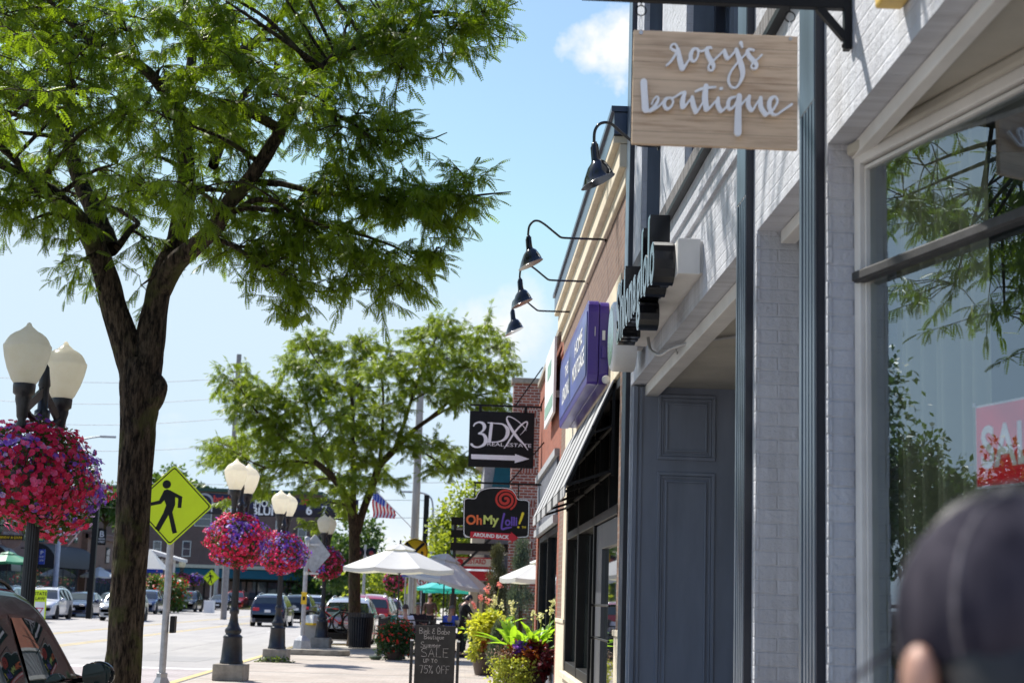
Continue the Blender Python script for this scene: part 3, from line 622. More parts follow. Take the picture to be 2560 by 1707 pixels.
# ------------------------------------------------------------------ building three : red brick with grey boarded frieze
b3 = thing('red_brick_shop', (1.52, 27.7, 0), 'red brick shop with weathered grey boards above its display window', 'shop building')
w = MB(); w.box(1.52, 1.95, 24.0, 31.5, 4.05, 5.9); w.box(1.52, 1.95, 24.02, 24.75, 0, 4.05); w.box(1.52, 1.95, 31.0, 31.5, 0, 4.05); w.box(1.95, 9, 31.1, 31.5, 0, 5.9); w.box(1.50, 1.6, 24.0, 31.5, 5.5, 5.56)
w.build('wall', M['orangebrick'], b3)
s = MB(); s.box(1.46, 1.98, 24.05, 31.55, 5.905, 6.0); s.build('coping', M['greystone'], b3)
s = MB(); s.box(1.50, 1.9, 24.75, 31.0, 2.95, 3.95)
for k in range(14): s.box(1.485, 1.50, 24.8+k*.445, 24.8+k*.445+.40, 3.0, 3.9)
s.build('boarded_frieze', M['clapboard'], b3, bevel=.004, seg=1)
s = MB(); s.box(1.44, 1.52, 24.72, 31.03, 3.92, 4.04); s.box(1.44, 1.52, 24.72, 31.03, 2.86, 2.99); s.build('frieze_trim', M['greyboard'], b3)
f = MB(); f.box(1.55, 1.68, 30.6, 31.0, 0, 2.85); f.box(1.55, 1.68, 24.76, 24.86, 0, 2.85); f.box(1.55, 1.68, 27.9, 28.0, .6, 2.85); f.box(1.55, 1.7, 24.86, 30.6, .5, .62); f.box(1.55, 1.68, 24.86, 30.6, 2.75, 2.85)
wf = f.build('shop_window', M['black'], b3)
f = MB(); f.quad((1.625, 30.6, .62), (1.625, 24.86, .62), (1.625, 24.86, 2.75), (1.625, 30.6, 2.75)); f.build('pane', M['glass'], wf)
f = MB(); f.box(1.55, 1.68, 24.86, 30.6, 0, .5); f.build('stall_riser', M['slate'], b3)
f = MB(); f.box(2.3, 2.35, 24.5, 31.0, .0, 3.5); f.box(1.66, 2.3, 30.9, 30.95, 0, 2.9); f.build('shop_interior', M['interior'], b3)
# ------------------------------------------------------------------ building four : brick pier and shop beyond the garden
b4 = thing('brick_pier_building', (2.6, 46, 0), 'tall red brick building front with patterned header panels beyond the hanging signs', 'building')
w = MB(); w.box(1.42, 2.35, 46, 46.6, 0, 8.0); w.box(2.35, 8, 46.25, 60, 0, 7.6); w.box(1.40, 1.62, 45.93, 46.0, 0, 3.6); w.build('wall', M['pierbrick'], b4)
s = MB(); s.box(1.36, 2.42, 45.93, 46.66, 8.0, 8.14); s.build('coping', M['greystone'], b4)
pb = brickmat('soldier_brick', (.30,.07,.04), (.19,.045,.03), (.50,.42,.36), w=.085, h=.24, mort=.012)
for z in (7.0, 5.6, 4.3, 3.1):
    s = MB(); s.box(1.64, 2.14, 45.985, 46.01, z-.27, z+.27); s.build('header_panel', pb, b4)
h = thing('shingled_house', (2, 62, 0), 'grey shingled upper storey with a teal window awning behind the hanging signs', 'building')
w = MB(); w.box(.85, 9, 62, 72, 0, 7.3); w.build('wall', M['siding'], h)
s = MB(); s.prism([(.55, 7.3), (9.2, 7.3), (5, 9.6)], 61.6, 72.2); s.build('roof', M['greystone'], h)
s = MB(); s.box(.2, .95, 61.5, 70, 4.75, 5.05); s.box(.32, .95, 61.6, 70, 4.5, 4.75); s.box(.45, .95, 61.7, 70, 0, 4.5); s.build('cornice', M['stone'], h)
s = MB(); s.box(1.75, 2.6, 61.93, 62.0, 5.2, 6.9); wn_ = s.build('window', M['offwhite'], h)
s = MB(); s.box(1.83, 2.52, 61.9, 61.93, 5.28, 6.8); s.build('pane', M['glassfar'], wn_)
s = MB(); s.add([(1.3, 61.98, 6.9), (2.5, 61.98, 6.9), (2.4, 61.2, 5.5), (1.1, 61.2, 5.5)], [(0,1,2,3)]); s.add([(1.3, 61.98, 6.9), (1.1, 61.2, 5.5), (1.3, 61.98, 5.5)], [(0,1,2)]); s.build('awning', M['teal'], h, solid=.03)
cn = thing('steel_canopy', (1, 56, 0), 'dark layered metal canopy over the restaurant patio', 'canopy')
s = MB()
for z in (4.35, 3.9, 3.45): s.box(-.35, 3.6, 56.0-.02, 56.14, z-.14, z+.14)
for z in (4.35, 3.45): s.box(-.35, -.2, 56, 61, z-.14, z+.14)
s.build('fascia', M['black'], cn)
s = MB()
for k in range(7): s.box(-.2, 3.4, 56.4+k*.6, 56.5+k*.6, 3.3, 3.36)
s.box(-.2, 3.5, 56.2, 61, 4.1, 4.14); s.build('slats', M['greyboard'], cn)
s = MB()
for x, y in ((-.2, 56.2), (3.3, 56.2), (-.2, 60.8)): s = MB(); s.box(x-.05, x+.05, y-.05, y+.05, 0, 4.3); s.build('post', M['ironblack'], cn)
s = MB(); s.bar((-.1, 56.1, 2.6), (1.2, 56.1, 3.9), .09); s.build('brace', M['ironblack'], cn)
s = MB(); s.box(.2, 2.2, 55.96, 55.975, 4.02, 4.2); s.build('glass_strip', M['teal'], cn)
# ------------------------------------------------------------------ foliage builders
def frond_template(pairs=8, L=1.0, ll=.19, lw=.062, droop=.18):
    V = []; F = []
    for i in range(pairs):
        t = (i+.7)/pairs; x = L*t; z = -droop*L*t*t; s_ = 1 - .35*abs(t-.45)/.55
        for sg in (-1, 1):
            a = math.radians(62); dx, dy = math.cos(a), sg*math.sin(a); px, py = -dy, dx
            n = len(V); l = ll*s_; w = lw*s_
            V += [(x, 0, z), (x+dx*l*.5+px*w/2, dy*l*.5+py*w/2, z-.01), (x+dx*l, dy*l, z-l*.30), (x+dx*l*.5-px*w/2, dy*l*.5-py*w/2, z-.01)]
            F.append((n, n+1, n+2, n+3))
    return np.array(V), np.array(F)
def instance(TV, TF, P, Dv, Nv, S):
    """P positions, Dv directions, Nv approx normals, S scales -> verts, faces"""
    P, Dv, Nv, S = (np.asarray(a, float) for a in (P, Dv, Nv, S))
    Dv = Dv/np.linalg.norm(Dv, axis=1, keepdims=True); Sd = np.cross(Nv, Dv); Sd /= np.linalg.norm(Sd, axis=1, keepdims=True)+1e-9; Nv = np.cross(Dv, Sd)
    V = P[:, None] + S[:, None, None]*(TV[None, :, 0:1]*Dv[:, None] + TV[None, :, 1:2]*Sd[:, None] + TV[None, :, 2:3]*Nv[:, None])
    F = TF[None] + (np.arange(len(P))*len(TV))[:, None, None]
    return V.reshape(-1, 3), F.reshape(-1, TF.shape[1])
def limb_tube(mb, pts, r, n=10, k=5, disp=0, seed=0, step=None):
    S = crom([(*Vector(p), rr) for p, rr in zip(pts, r)], k)
    if step:
        Q = [S[0]]
        for a, b in zip(S[:-1], S[1:]):
            c = max(1, int(np.linalg.norm(b[:3]-a[:3])/step)); Q += [a+(b-a)*(j+1)/c for j in range(c)]
        S = Q
    if not disp:
        mb.tube([s[:3] for s in S], [max(.002, s[3]) for s in S], n, smooth=True); return [(Vector(s[:3]), s[3]) for s in S]
    vs = []; u = None; N = len(S); dist = 0
    for i, s in enumerate(S):
        p = Vector(s[:3]); d = (Vector(S[min(i+1, N-1)][:3]) - Vector(S[max(i-1, 0)][:3])).normalized()
        if i: dist += (p - Vector(S[i-1][:3])).length
        u = Vector((1, 0, 0)) if u is None else u
        u = (u - d*u.dot(d)).normalized(); w_ = d.cross(u)
        for j in range(n):
            a = 2*PI*j/n; ca, sa = math.cos(a), math.sin(a)
            q = Vector((ca*s[3]*22+seed, sa*s[3]*22, dist*2.6)); f = abs(mnoise.noise(q*.9)) * 2.2; f = 1-min(1, f)**.6   # furrow
            g = mnoise.noise(Vector((ca*1.5+seed, sa*1.5, dist*1.3)))
            rr = s[3]*(1 + disp*(-f*.8 + .35 + g*.5)); vs.append(p + (u*ca + w_*sa)*rr)
    mb.add(vs, [(i*n+k_, i*n+(k_+1)%n, (i+1)*n+(k_+1)%n, (i+1)*n+k_) for i in range(N-1) for k_ in range(n)], True)
    return [(Vector(s[:3]), s[3]) for s in S]
def street_tree(name, loc, label, limbs, pads, mats, fr=(8, .19), twig_len=.55, per_twig=9, seed=1, group=None, bark_n=40, cat='tree', disp=.16, extra_lens=1.0):
    """limbs: list of (points, radii, detail); pads: (centre, radii vector, number of twigs)"""
    rd = random.Random(seed)
    root = thing(name, loc, label, cat, group); trunk = MB(); twigs = MB(); nodes = []
    for i, (pts, r, det) in enumerate(limbs):
        if det > 1: r = [q*.94 for q in r]
        if det: nodes += [(p, rr) for p, rr in limb_tube(trunk, pts, r, bark_n if det > 1 else 20, 5, disp, i*7.3, .035 if det > 1 else .06)]
        else: nodes += limb_tube(twigs, pts, r, 7, 4)
    centre = sum((p for p, r in nodes), Vector())/len(nodes)
    P = []; Dd = []; Nn = []; Ss = []
    npos = np.array([tuple(p) for p, r in nodes]); nr = np.array([r for p, r in nodes])
    for (c, rad, nt) in pads:
        c = Vector(c); w_ = np.linalg.norm(npos - np.array(c), axis=1) + (npos[:, 2] > c.z+.2)*.8 + (nr > .12)*.5; k = int(np.argmin(w_)); a, ra = nodes[k]
        mid = (a+c)/2 + Vector((rd.uniform(-.1,.1), rd.uniform(-.1,.1), rd.uniform(.0, .15)))*(c-a).length
        br = limb_tube(twigs, [a, mid, c], [min(ra*.6, .035), min(ra*.5, .022), .008], 5, 4)
        bp = [p for p, _ in br[2:]] or [c]
        for t in range(nt):
            q = Vector((rd.gauss(0, .5), rd.gauss(0, .5), rd.gauss(0, .5))); 
            if q.length > 1.15: q = q.normalized()*1.15
            p0 = c + Vector((q.x*rad[0], q.y*rad[1], q.z*rad[2]))
            att = min(bp, key=lambda b: (b-p0).length)
            od = (p0-att); od = od.normalized() if od.length > .02 else Vector((1,0,0))
            ow = Vector((c.x-loc[0], c.y-loc[1], 0)); ow = ow.normalized() if ow.length > .2 else Vector((rd.uniform(-1,1), rd.uniform(-1,1), 0)).normalized()
            dr = (od*.6 + ow*.35 + Vector((rd.gauss(0,.6), rd.gauss(0,.6), rd.gauss(0,.35)))).normalized()
            L = twig_len*rd.uniform(.6, 1.25); 
            pts = [att, (att+p0)/2+Vector((0,0,.03)), p0, p0+dr*L*.5+Vector((0,0,-.02)), p0+dr*L+Vector((0,0,-.10*L))]
            if (att-p0).length < .1: pts = pts[2:]
            twigs.tube(pts, [.007, .006, .005, .004, .002][:len(pts)] if len(pts) == 5 else [.006, .004, .002], 3, cap=False)
            for j in range(per_twig*2):
                f = (j//2+rd.random()*.8)/per_twig; b = p0 + dr*L*f + Vector((0,0,-.1*L*f*f))
                sd = Vector((-dr.y, dr.x, 0)); sd = sd.normalized() if sd.length > .01 else Vector((1,0,0)); sd *= (1 if j % 2 else -1)
                fd = (sd*rd.uniform(.15, 1) + dr*rd.uniform(-.3, .9) + Vector((rd.gauss(0,.3),rd.gauss(0,.3),rd.uniform(-1.5, .15)))).normalized()
                if j >= per_twig*2-2: fd = (dr + Vector((0,0,-.2))).normalized()
                P.append(b); Dd.append(fd); Nn.append((rd.gauss(0,.35), rd.gauss(0,.35), 1)); Ss.append(extra_lens*rd.uniform(.085, .165))
    trunk.build('trunk', mats[0], root); twigs.build('branches', mats[2] if len(mats) > 2 else mats[0], root)
    TV, TF = frond_template(fr[0], 1.0, fr[1], fr[1]*.52)
    V, F = instance(TV, TF, np.array([tuple(p) for p in P]), np.array([tuple(p) for p in Dd]), np.array(Nn), np.array(Ss))
    mesh_np('crown', V, F, mats[1], root)
    return root
def blob_leaves(n, c, r, size, shell=.55, squash=1.0, clump=0.0, clf=2.0):
    """random leaf quads filling an uneven ellipsoid"""
    c = np.array(c); r = np.array(r, float); d = rng.normal(size=(n, 3)); d /= np.linalg.norm(d, axis=1, keepdims=True)
    rad = (shell + (1-shell)*rng.random(n))[:, None]
    lob = np.array([mnoise.noise(Vector(x*clf) + Vector(c)) for x in d])[:, None]
    P = c + d*r*rad*(1 + clump*lob)
    return P, d
LEAFV = np.array([(0,0,0), (.5,.28,.06), (1,0,-.05), (.5,-.28,.06)]); LEAFF = np.array([(0,1,2,3)])
def leaf_mesh(name, P, Dn, size, mat, parent, wide=1.0, droop=.3, tv=None, tf=None, jit=.8):
    n = len(P); Dd = Dn + rng.normal(size=(n, 3))*jit; Dd[:, 2] -= droop; N = rng.normal(size=(n, 3))*.6 + np.array((0,0,1))
    TV = (LEAFV if tv is None else tv)*np.array((1, wide, 1)); V, F = instance(TV, LEAFF if tf is None else tf, P, Dd, N, size*rng.uniform(.7, 1.3, n))
    return mesh_np(name, V, F, mat, parent)
def bushy_tree(name, base, h, rx, rz, label, mat, n=2500, leaf=.25, group=None, trunk_r=.15, lobes=9, seed=0, ry=None, bark='bark2'):
    """background tree: tapered trunk with limbs and a crown of leaf clumps in many uneven lobes"""
    rd = random.Random(seed); b = Vector(base); root = thing(name, base, label, 'tree', group); ry = ry or rx
    m = MB(); top = b + Vector((0,0,h-rz)); limb_tube(m, [b, b+Vector((.05,0,(h-rz)*.5)), top], [trunk_r, trunk_r*.8, trunk_r*.55], 9, 3)
    Ps = []; Ds = []
    for k in range(lobes):
        a = rd.uniform(0, 2*PI); e = rd.uniform(-.6, .95); q = Vector((math.cos(a)*rx*.62*math.sqrt(1-e*e*.8), math.sin(a)*ry*.62*math.sqrt(1-e*e*.8), e*rz*.68)); c = b + Vector((0,0,h-rz)) + q
        s_ = rd.uniform(.32, .52); limb_tube(m, [top-Vector((0,0,rz*.3*rd.random())), (top+c)/2+Vector((0,0,.1)), c], [trunk_r*.4, trunk_r*.25, trunk_r*.08], 5, 3)
        P, d = blob_leaves(n//lobes, c, (rx*s_, ry*s_, rz*s_*.85), leaf, .35, clump=.7, clf=2.5); Ps.append(P); Ds.append(d)
    m.build('trunk', M[bark], root); leaf_mesh('crown', np.concatenate(Ps), np.concatenate(Ds), leaf, mat, root)
    return root
# ------------------------------------------------------------------ the big honey locust
def c1(x, y, Y): return at(x/1.743, y/1.743, Y=Y)
def c2(x, y, Y): return at(x/1.913+600, y/1.913, Y=Y)
def PL(fn, pts, Y0, Y1=None):
    Y1 = Y0 if Y1 is None else Y1; n = len(pts); return [fn(x, y, Y0+(Y1-Y0)*i/(n-1)) for i, (x, y) in enumerate(pts)]
bT = D(283, 1568, Y=17); bT0 = Vector((bT.x-.10, 17, -.02))
L1 = []
trunk_pts = [bT0, Vector((bT0.x+.02, 17, .25)), D(280, 1568, Y=17), D(290, 1400, Y=17), D(302, 1250, Y=17), D(310, 1080, Y=17), D(318, 960, Y=17), D(322, 880, Y=17), D(322, 825, Y=17)]
px = 17/3911*1.0884
L1.append((trunk_pts, [.27, .22, 43*px, 40*px, 40*px, 41*px, 44*px, 50*px, 42*px], 2))
L1.append(([D(312, 890, Y=17), D(292, 800, Y=16.98), D(266, 720, Y=16.95), D(248, 650, Y=16.9), D(222, 575, Y=16.8), D(182, 505, Y=16.6), D(125, 445, Y=16.3), D(50, 400, Y=15.9), D(-60, 350, Y=15.5), D(-200, 290, Y=15)], [34*px, 34*px, 31*px, 29*px, 26*px, 21*px, 15*px, 12*px, 9*px, 4*px], 2))
L1.append(([D(335, 900, Y=17), D(342, 800, Y=17), D(358, 700, Y=17.02), D(380, 620, Y=17.05), D(404, 560, Y=17.1), D(421, 480, Y=17.1), D(428, 400, Y=17.1), D(418, 300, Y=17.1), D(410, 245, Y=17.1)], [34*px, 37*px, 31*px, 29*px, 27*px, 25*px, 22*px, 20*px, 18*px], 2))
L1.append((PL(c1, [(765, 430), (720, 400), (640, 310), (500, 225), (400, 180), (330, 120), (230, 20), (150, -120)], 17.1, 15.3), [.075, .07, .06, .05, .042, .035, .025, .012], 1))
L1.append((PL(c1, [(770, 440), (820, 370), (870, 315), (1000, 262), (1100, 195), (1230, 60), (1400, -80), (1600, -200)], 17.1, 18.2), [.08, .075, .07, .06, .05, .045, .03, .015], 1))
L1.append((PL(c1, [(815, 380), (835, 270), (832, 150), (810, 0), (800, -200), (830, -450)], 17.1, 17.3), [.065, .055, .05, .042, .03, .012], 1))
L1.append((PL(c1, [(700, 1260), (760, 1150), (840, 1080), (930, 1000), (1000, 880), (1090, 780), (1200, 610)], 17.0, 16.2) + PL(c2, [(200, 610), (300, 440), (420, 300), (520, 230), (700, 110), (900, 0), (1050, -80)], 16.1, 15.2), [.13, .115, .10, .095, .085, .08, .07, .065, .055, .045, .04, .03, .022, .012], 1))
L1.append((PL(c1, [(480, 1090), (410, 920), (345, 780), (290, 560), (310, 420), (290, 230), (200, 50)], 16.95, 18.5), [.12, .10, .085, .07, .055, .04, .02], 1))
L1.append((PL(c1, [(510, 1080), (570, 1000), (600, 970), (520, 920), (400, 870), (350, 850)], 17, 17.8), [.045, .035, .028, .025, .022, .015], 0))
L1.append((PL(c1, [(1040, 910), (1120, 870), (1220, 885)], 16.5, 16.3) + PL(c2, [(250, 1020), (400, 1080), (600, 1130), (760, 1190), (850, 1250)], 16.2, 15.6), [.035, .03, .028, .024, .02, .016, .012, .007], 0))
L1.append((PL(c1, [(1000, 930), (1080, 905), (1220, 925)], 16.6, 16.4) + PL(c2, [(150, 1000), (330, 1080), (430, 1150), (600, 1250), (760, 1290)], 16.3, 16), [.035, .03, .028, .024, .02, .016, .012, .007], 0))
L1.append((PL(c2, [(240, 500), (340, 520), (480, 560), (600, 640), (690, 730)], 16.1, 15.5), [.03, .026, .022, .016, .007], 0))
L1.append((PL(c2, [(600, 620), (780, 630), (900, 665), (990, 635)], 15.7, 15.3), [.018, .014, .01, .005], 0))
L1.append((PL(c1, [(1100, 790), (1200, 800)], 16.5, 16.4) + PL(c2, [(200, 880), (400, 925), (640, 940), (850, 990), (1100, 940), (1295, 918)], 16.3, 15.2), [.04, .036, .034, .03, .026, .02, .014, .005], 0))
L1.append((PL(c1, [(940, 1040), (1030, 1080), (1120, 1150)], 16.8, 16.5) + PL(c2, [(60, 1250), (200, 1310), (330, 1390), (560, 1385), (655, 1387)], 16.4, 16), [.028, .024, .02, .018, .015, .012, .008, .003], 0))
L1.append((PL(c2, [(420, 300), (600, 210), (750, 170), (900, 60), (1150, 80), (1330, 10)], 15.9, 15.0), [.035, .03, .026, .022, .014, .006], 0))
L1.append((PL(c2, [(700, 110), (860, 90), (1050, 80), (1260, 190)], 15.6, 15.2), [.02, .016, .012, .005], 0))
L1.append((PL(c1, [(930, 720), (960, 640), (1000, 520), (1100, 370), (1220, 290)], 17.2, 18.5), [.06, .05, .045, .035, .02], 1))
L1.append((PL(c1, [(170, 830), (60, 690), (-60, 600), (-200, 520)], 16.3, 15.2), [.05, .04, .03, .012], 0))
L1.append((PL(c1, [(160, 900), (60, 880), (-80, 860)], 16.4, 15.8), [.02, .015, .006], 0))
rp = random.Random(11); pads1 = []
def pad(x, y, rx, ry, n, Y=None, ryd=.6):
    if x > 640 and y < 760: x -= max(0, x-780)*.10+16; rx *= .68; ry *= .58; n = n*.75; y -= 8
    Y = Y or rp.uniform(14.6, 19.0); k = Y/3911*1.0884; pads1.append((D(x, y, Y=Y), (rx*k, ryd, ry*k), int(n*1.15)))
for (x, y, rx, ry, n, Y) in (
    (1165, 45, 75, 45, 26, 15.1), (1085, 75, 80, 40, 24, 15.1), (1000, 40, 90, 50, 26, 15.2), (905, 70, 90, 50, 26, 15.5), (990, 100, 55, 40, 14, 15.3), (1060, 110, 45, 30, 10, 15.2),
    (830, 40, 110, 70, 30, 16.5), (880, 130, 90, 45, 24, 15.6), (955, 170, 40, 35, 12, 15.4), (800, 150, 90, 50, 24, 16), (745, 110, 90, 70, 26, 17.5),
    (750, 245, 70, 32, 16, 15.9), (840, 270, 80, 32, 20, 15.7), (900, 290, 50, 25, 12, 15.5), (930, 330, 40, 35, 14, 15.4), (850, 325, 70, 30, 14, 15.8), (790, 320, 60, 28, 10, 16), (820, 370, 30, 28, 8, 15.6),
    (760, 420, 90, 40, 22, 16.1), (840, 440, 90, 42, 26, 16), (920, 450, 80, 42, 24, 15.8), (1000, 465, 75, 40, 24, 15.5), (1070, 470, 60, 40, 20, 15.3), (1120, 450, 40, 45, 16, 15.2), (1105, 400, 30, 28, 9, 15.2), (960, 420, 50, 25, 10, 15.7), (1000, 495, 60, 25, 14, 15.5), (880, 480, 70, 30, 16, 15.9),
    (700, 470, 90, 50, 26, 16.5), (640, 520, 90, 50, 26, 16.7), (720, 540, 80, 40, 20, 16.3), (800, 560, 80, 40, 20, 16.1), (870, 590, 60, 35, 18, 15.8), (930, 620, 60, 30, 16, 15.8), (1000, 600, 50, 30, 14, 15.5), (1040, 585, 35, 18, 7, 15.4), (960, 655, 35, 35, 11, 15.7), (850, 630, 50, 30, 12, 16), (905, 680, 24, 26, 7, 15.8),
    (560, 570, 80, 40, 22, 16.8), (640, 600, 70, 32, 16, 16.5), (500, 540, 60, 35, 16, 17), (600, 620, 50, 25, 10, 16.5), (680, 690, 40, 40, 14, 16.2), (700, 650, 45, 25, 10, 16.2), (775, 660, 55, 20, 10, 16.1), (825, 665, 22, 12, 4, 16), (670, 725, 25, 22, 7, 16.2), (710, 600, 50, 25, 10, 16.4),
    (90, 450, 80, 40, 18, 16), (20, 480, 50, 30, 12, 15.8), (150, 480, 50, 30, 10, 16.2), (180, 600, 35, 22, 7, 16.4), (175, 555, 22, 12, 3, 16.3), (325, 655, 18, 16, 3, 16.9), (350, 560, 55, 40, 12, 17.2), (300, 500, 50, 40, 10, 17.5), (-40, 430, 60, 40, 12, 15.8), (60, 510, 25, 20, 4, 15.9)): pad(x, y, rx, ry, n, Y)
for yy in range(-420, 470, 78):
    for xx in range(-520, 760, 88):
        x = xx + rp.uniform(-35, 35); y = yy + rp.uniform(-30, 30)
        if y > 330 and (x > 640 or x < 0): continue
        if y < -60 and abs(x-330)/800 + abs(y)/900 > 1: continue
        pad(x, y, 62, 42, 15 if y > -40 else 4, None, .8)
for yy in range(-400, -60, 90):
    for xx in range(760, 1150, 110): 
        if xx - yy*-0.9 < 1180: pad(xx+rp.uniform(-30,30), yy, 60, 40, 7, None, .8)
t1 = street_tree('honey_locust', bT0, 'large dark-barked honey locust with forked trunk standing between the lamp post and the pedestrian sign', L1, pads1, (M['bark'], M['leaf1'], M['bark']), fr=(7, .27), twig_len=.36, per_twig=9, seed=5, extra_lens=1.0, bark_n=64, disp=.14)
m = MB(); m.grid(lambda u, v: Vector((.075*math.cos(2*PI*u)*math.sin(PI*v*.5), .075*math.sin(2*PI*u)*math.sin(PI*v*.5), -.06+.09*math.cos(PI*v*.5))), 12, 6)
m = MB(); q = D(366, 885, Y=16.93); limb_tube(m, [q+Vector((-.12, .02, -.30)), q+Vector((-.05, 0, -.12)), q, q+Vector((-.05, 0, .12))], [.10, .12, .095, .04], 28, 5, .18, 3, .03)
m.build('burl', M['bark'], t1)
# neighbour of the big locust: trunk left of the frame, crown seen in the window reflection and as dappled shade
def topx(p):
    v = ROT.transposed() @ (Vector(p)-EYE)
    if v.z > -.1: return (-9999, -9999)
    return (CXP + FPX*v.x/-v.z, CYP - FPX*v.y/-v.z)
b0 = Vector((-2.45, 6.0, 0)); rr_ = random.Random(21); pads0 = []
L0 = [([b0, b0+Vector((0,0,.4)), b0+Vector((.05,.1,1.5)), b0+Vector((-.05,.2,2.6)), b0+Vector((0,.4,3.6))], [.22,.18,.16,.15,.14], 1),
      ([b0+Vector((0,.4,3.5)), b0+Vector((-.8,1.8,4.6)), b0+Vector((-1.8,4,5.6)), b0+Vector((-2.4,6.2,6.4))], [.12,.09,.06,.02], 1),
      ([b0+Vector((0,.4,3.5)), b0+Vector((-.1,.4,5.6)), b0+Vector((.6,1.8,7.6)), b0+Vector((1.6,4,8.6))], [.12,.09,.06,.02], 1),
      ([b0+Vector((0,.4,3.5)), b0+Vector((-1.2,.2,4.9)), b0+Vector((-2.8,-.2,6.2))], [.1,.07,.02], 1), ([b0+Vector((0,.4,3.5)), b0+Vector((.2,-.8,5.2)), b0+Vector((1.2,-2,6.8))], [.1,.07,.02], 1)]
for k_ in range(22): pads0.append((Vector((rr_.uniform(-5.2, -3.8), rr_.uniform(10.0, 11.9), rr_.uniform(4.0, 5.8))), (.5,.5,.25), 11))
RAY = (Vector((1.8, 5.6, 2.3)), SUNV)
while len(pads0) < 96:
    p = Vector((rr_.uniform(-7.0, .9), rr_.uniform(2.5, 13.4), rr_.uniform(4.2, 9.0)))
    q = (p-Vector((-2.8, 8.0, 6.4))); 
    if (q.x/4.2)**2+(q.y/5.5)**2+(q.z/2.6)**2 > 1: continue
    u, v_ = topx(p)
    if -260 < u < 2700 and v_ > -260: continue
    if (p-RAY[0]).cross(RAY[1]).length < 1.35: continue  # unseen crown shaped with a gap so sun reaches the sale poster
    pads0.append((p, (.6, .6, .32), 13))
street_tree('honey_locust', b0, 'honey locust left of the view whose leafy branches are mirrored in the display window', L0, pads0, (M['bark'], M['leaf1'], M['bark']), fr=(7, .27), twig_len=.45, per_twig=8, seed=15, bark_n=24, disp=.12)
# ------------------------------------------------------------------ second street tree
def c3(x, y, Y=52.0): return at(x/2.45+500, y/2.45+760, Y=Y)
b2t = at(887, 1560, Y=52); b2t.z = 0
L2 = [([b2t, b2t+Vector((0,0,.6)), c3(945, 1560), c3(945, 1420), c3(940, 1290)], [.26, .21, .19, .18, .19], 1),
 (PL(c3, [(942, 1320), (915, 1230), (880, 1150), (830, 1080), (730, 985), (600, 900), (480, 790), (330, 640), (250, 520)], 52, 50), [.16, .14, .13, .12, .10, .08, .06, .035, .015], 1),
 (PL(c3, [(960, 1400), (1000, 1260), (1050, 1130), (1100, 990), (1190, 895), (1300, 780), (1430, 680), (1600, 520), (1720, 330)], 52, 53), [.14, .13, .125, .115, .11, .08, .06, .04, .015], 1),
 (PL(c3, [(935, 1280), (940, 1100), (935, 800), (925, 560), (800, 460), (700, 330), (640, 220)], 52, 52.5), [.12, .10, .07, .055, .04, .025, .01], 0),
 (PL(c3, [(1190, 895), (1260, 700), (1330, 480), (1430, 250), (1470, 120)], 52.5, 52), [.08, .06, .05, .03, .01], 0),
 (PL(c3, [(830, 1080), (700, 800), (640, 560), (580, 430)], 52, 50.5), [.07, .055, .035, .012], 0),
 (PL(c3, [(1100, 990), (1120, 700), (1110, 450), (1010, 260)], 52.3, 52.9), [.07, .05, .035, .012], 0),
 (PL(c3, [(1300, 780), (1500, 650), (1700, 560), (1860, 540)], 52.6, 53.5), [.05, .04, .03, .01], 0),
 (PL(c3, [(1190, 895), (1300, 880), (1450, 960), (1540, 1060)], 52.4, 51), [.04, .035, .025, .01], 0),
 (PL(c3, [(730, 985), (560, 960), (400, 1000), (200, 900)], 51.6, 50.5), [.05, .045, .03, .012], 0)]
pads2 = []; rq = random.Random(4)
def pad2(x, y, rx, ry, n, Y=None):
    Y = Y or rq.uniform(49.5, 54.5); k = Y/3911/2.45; pads2.append((c3(x, y, Y), (rx*k, 1.0, ry*k), int(n*2.1)+1))
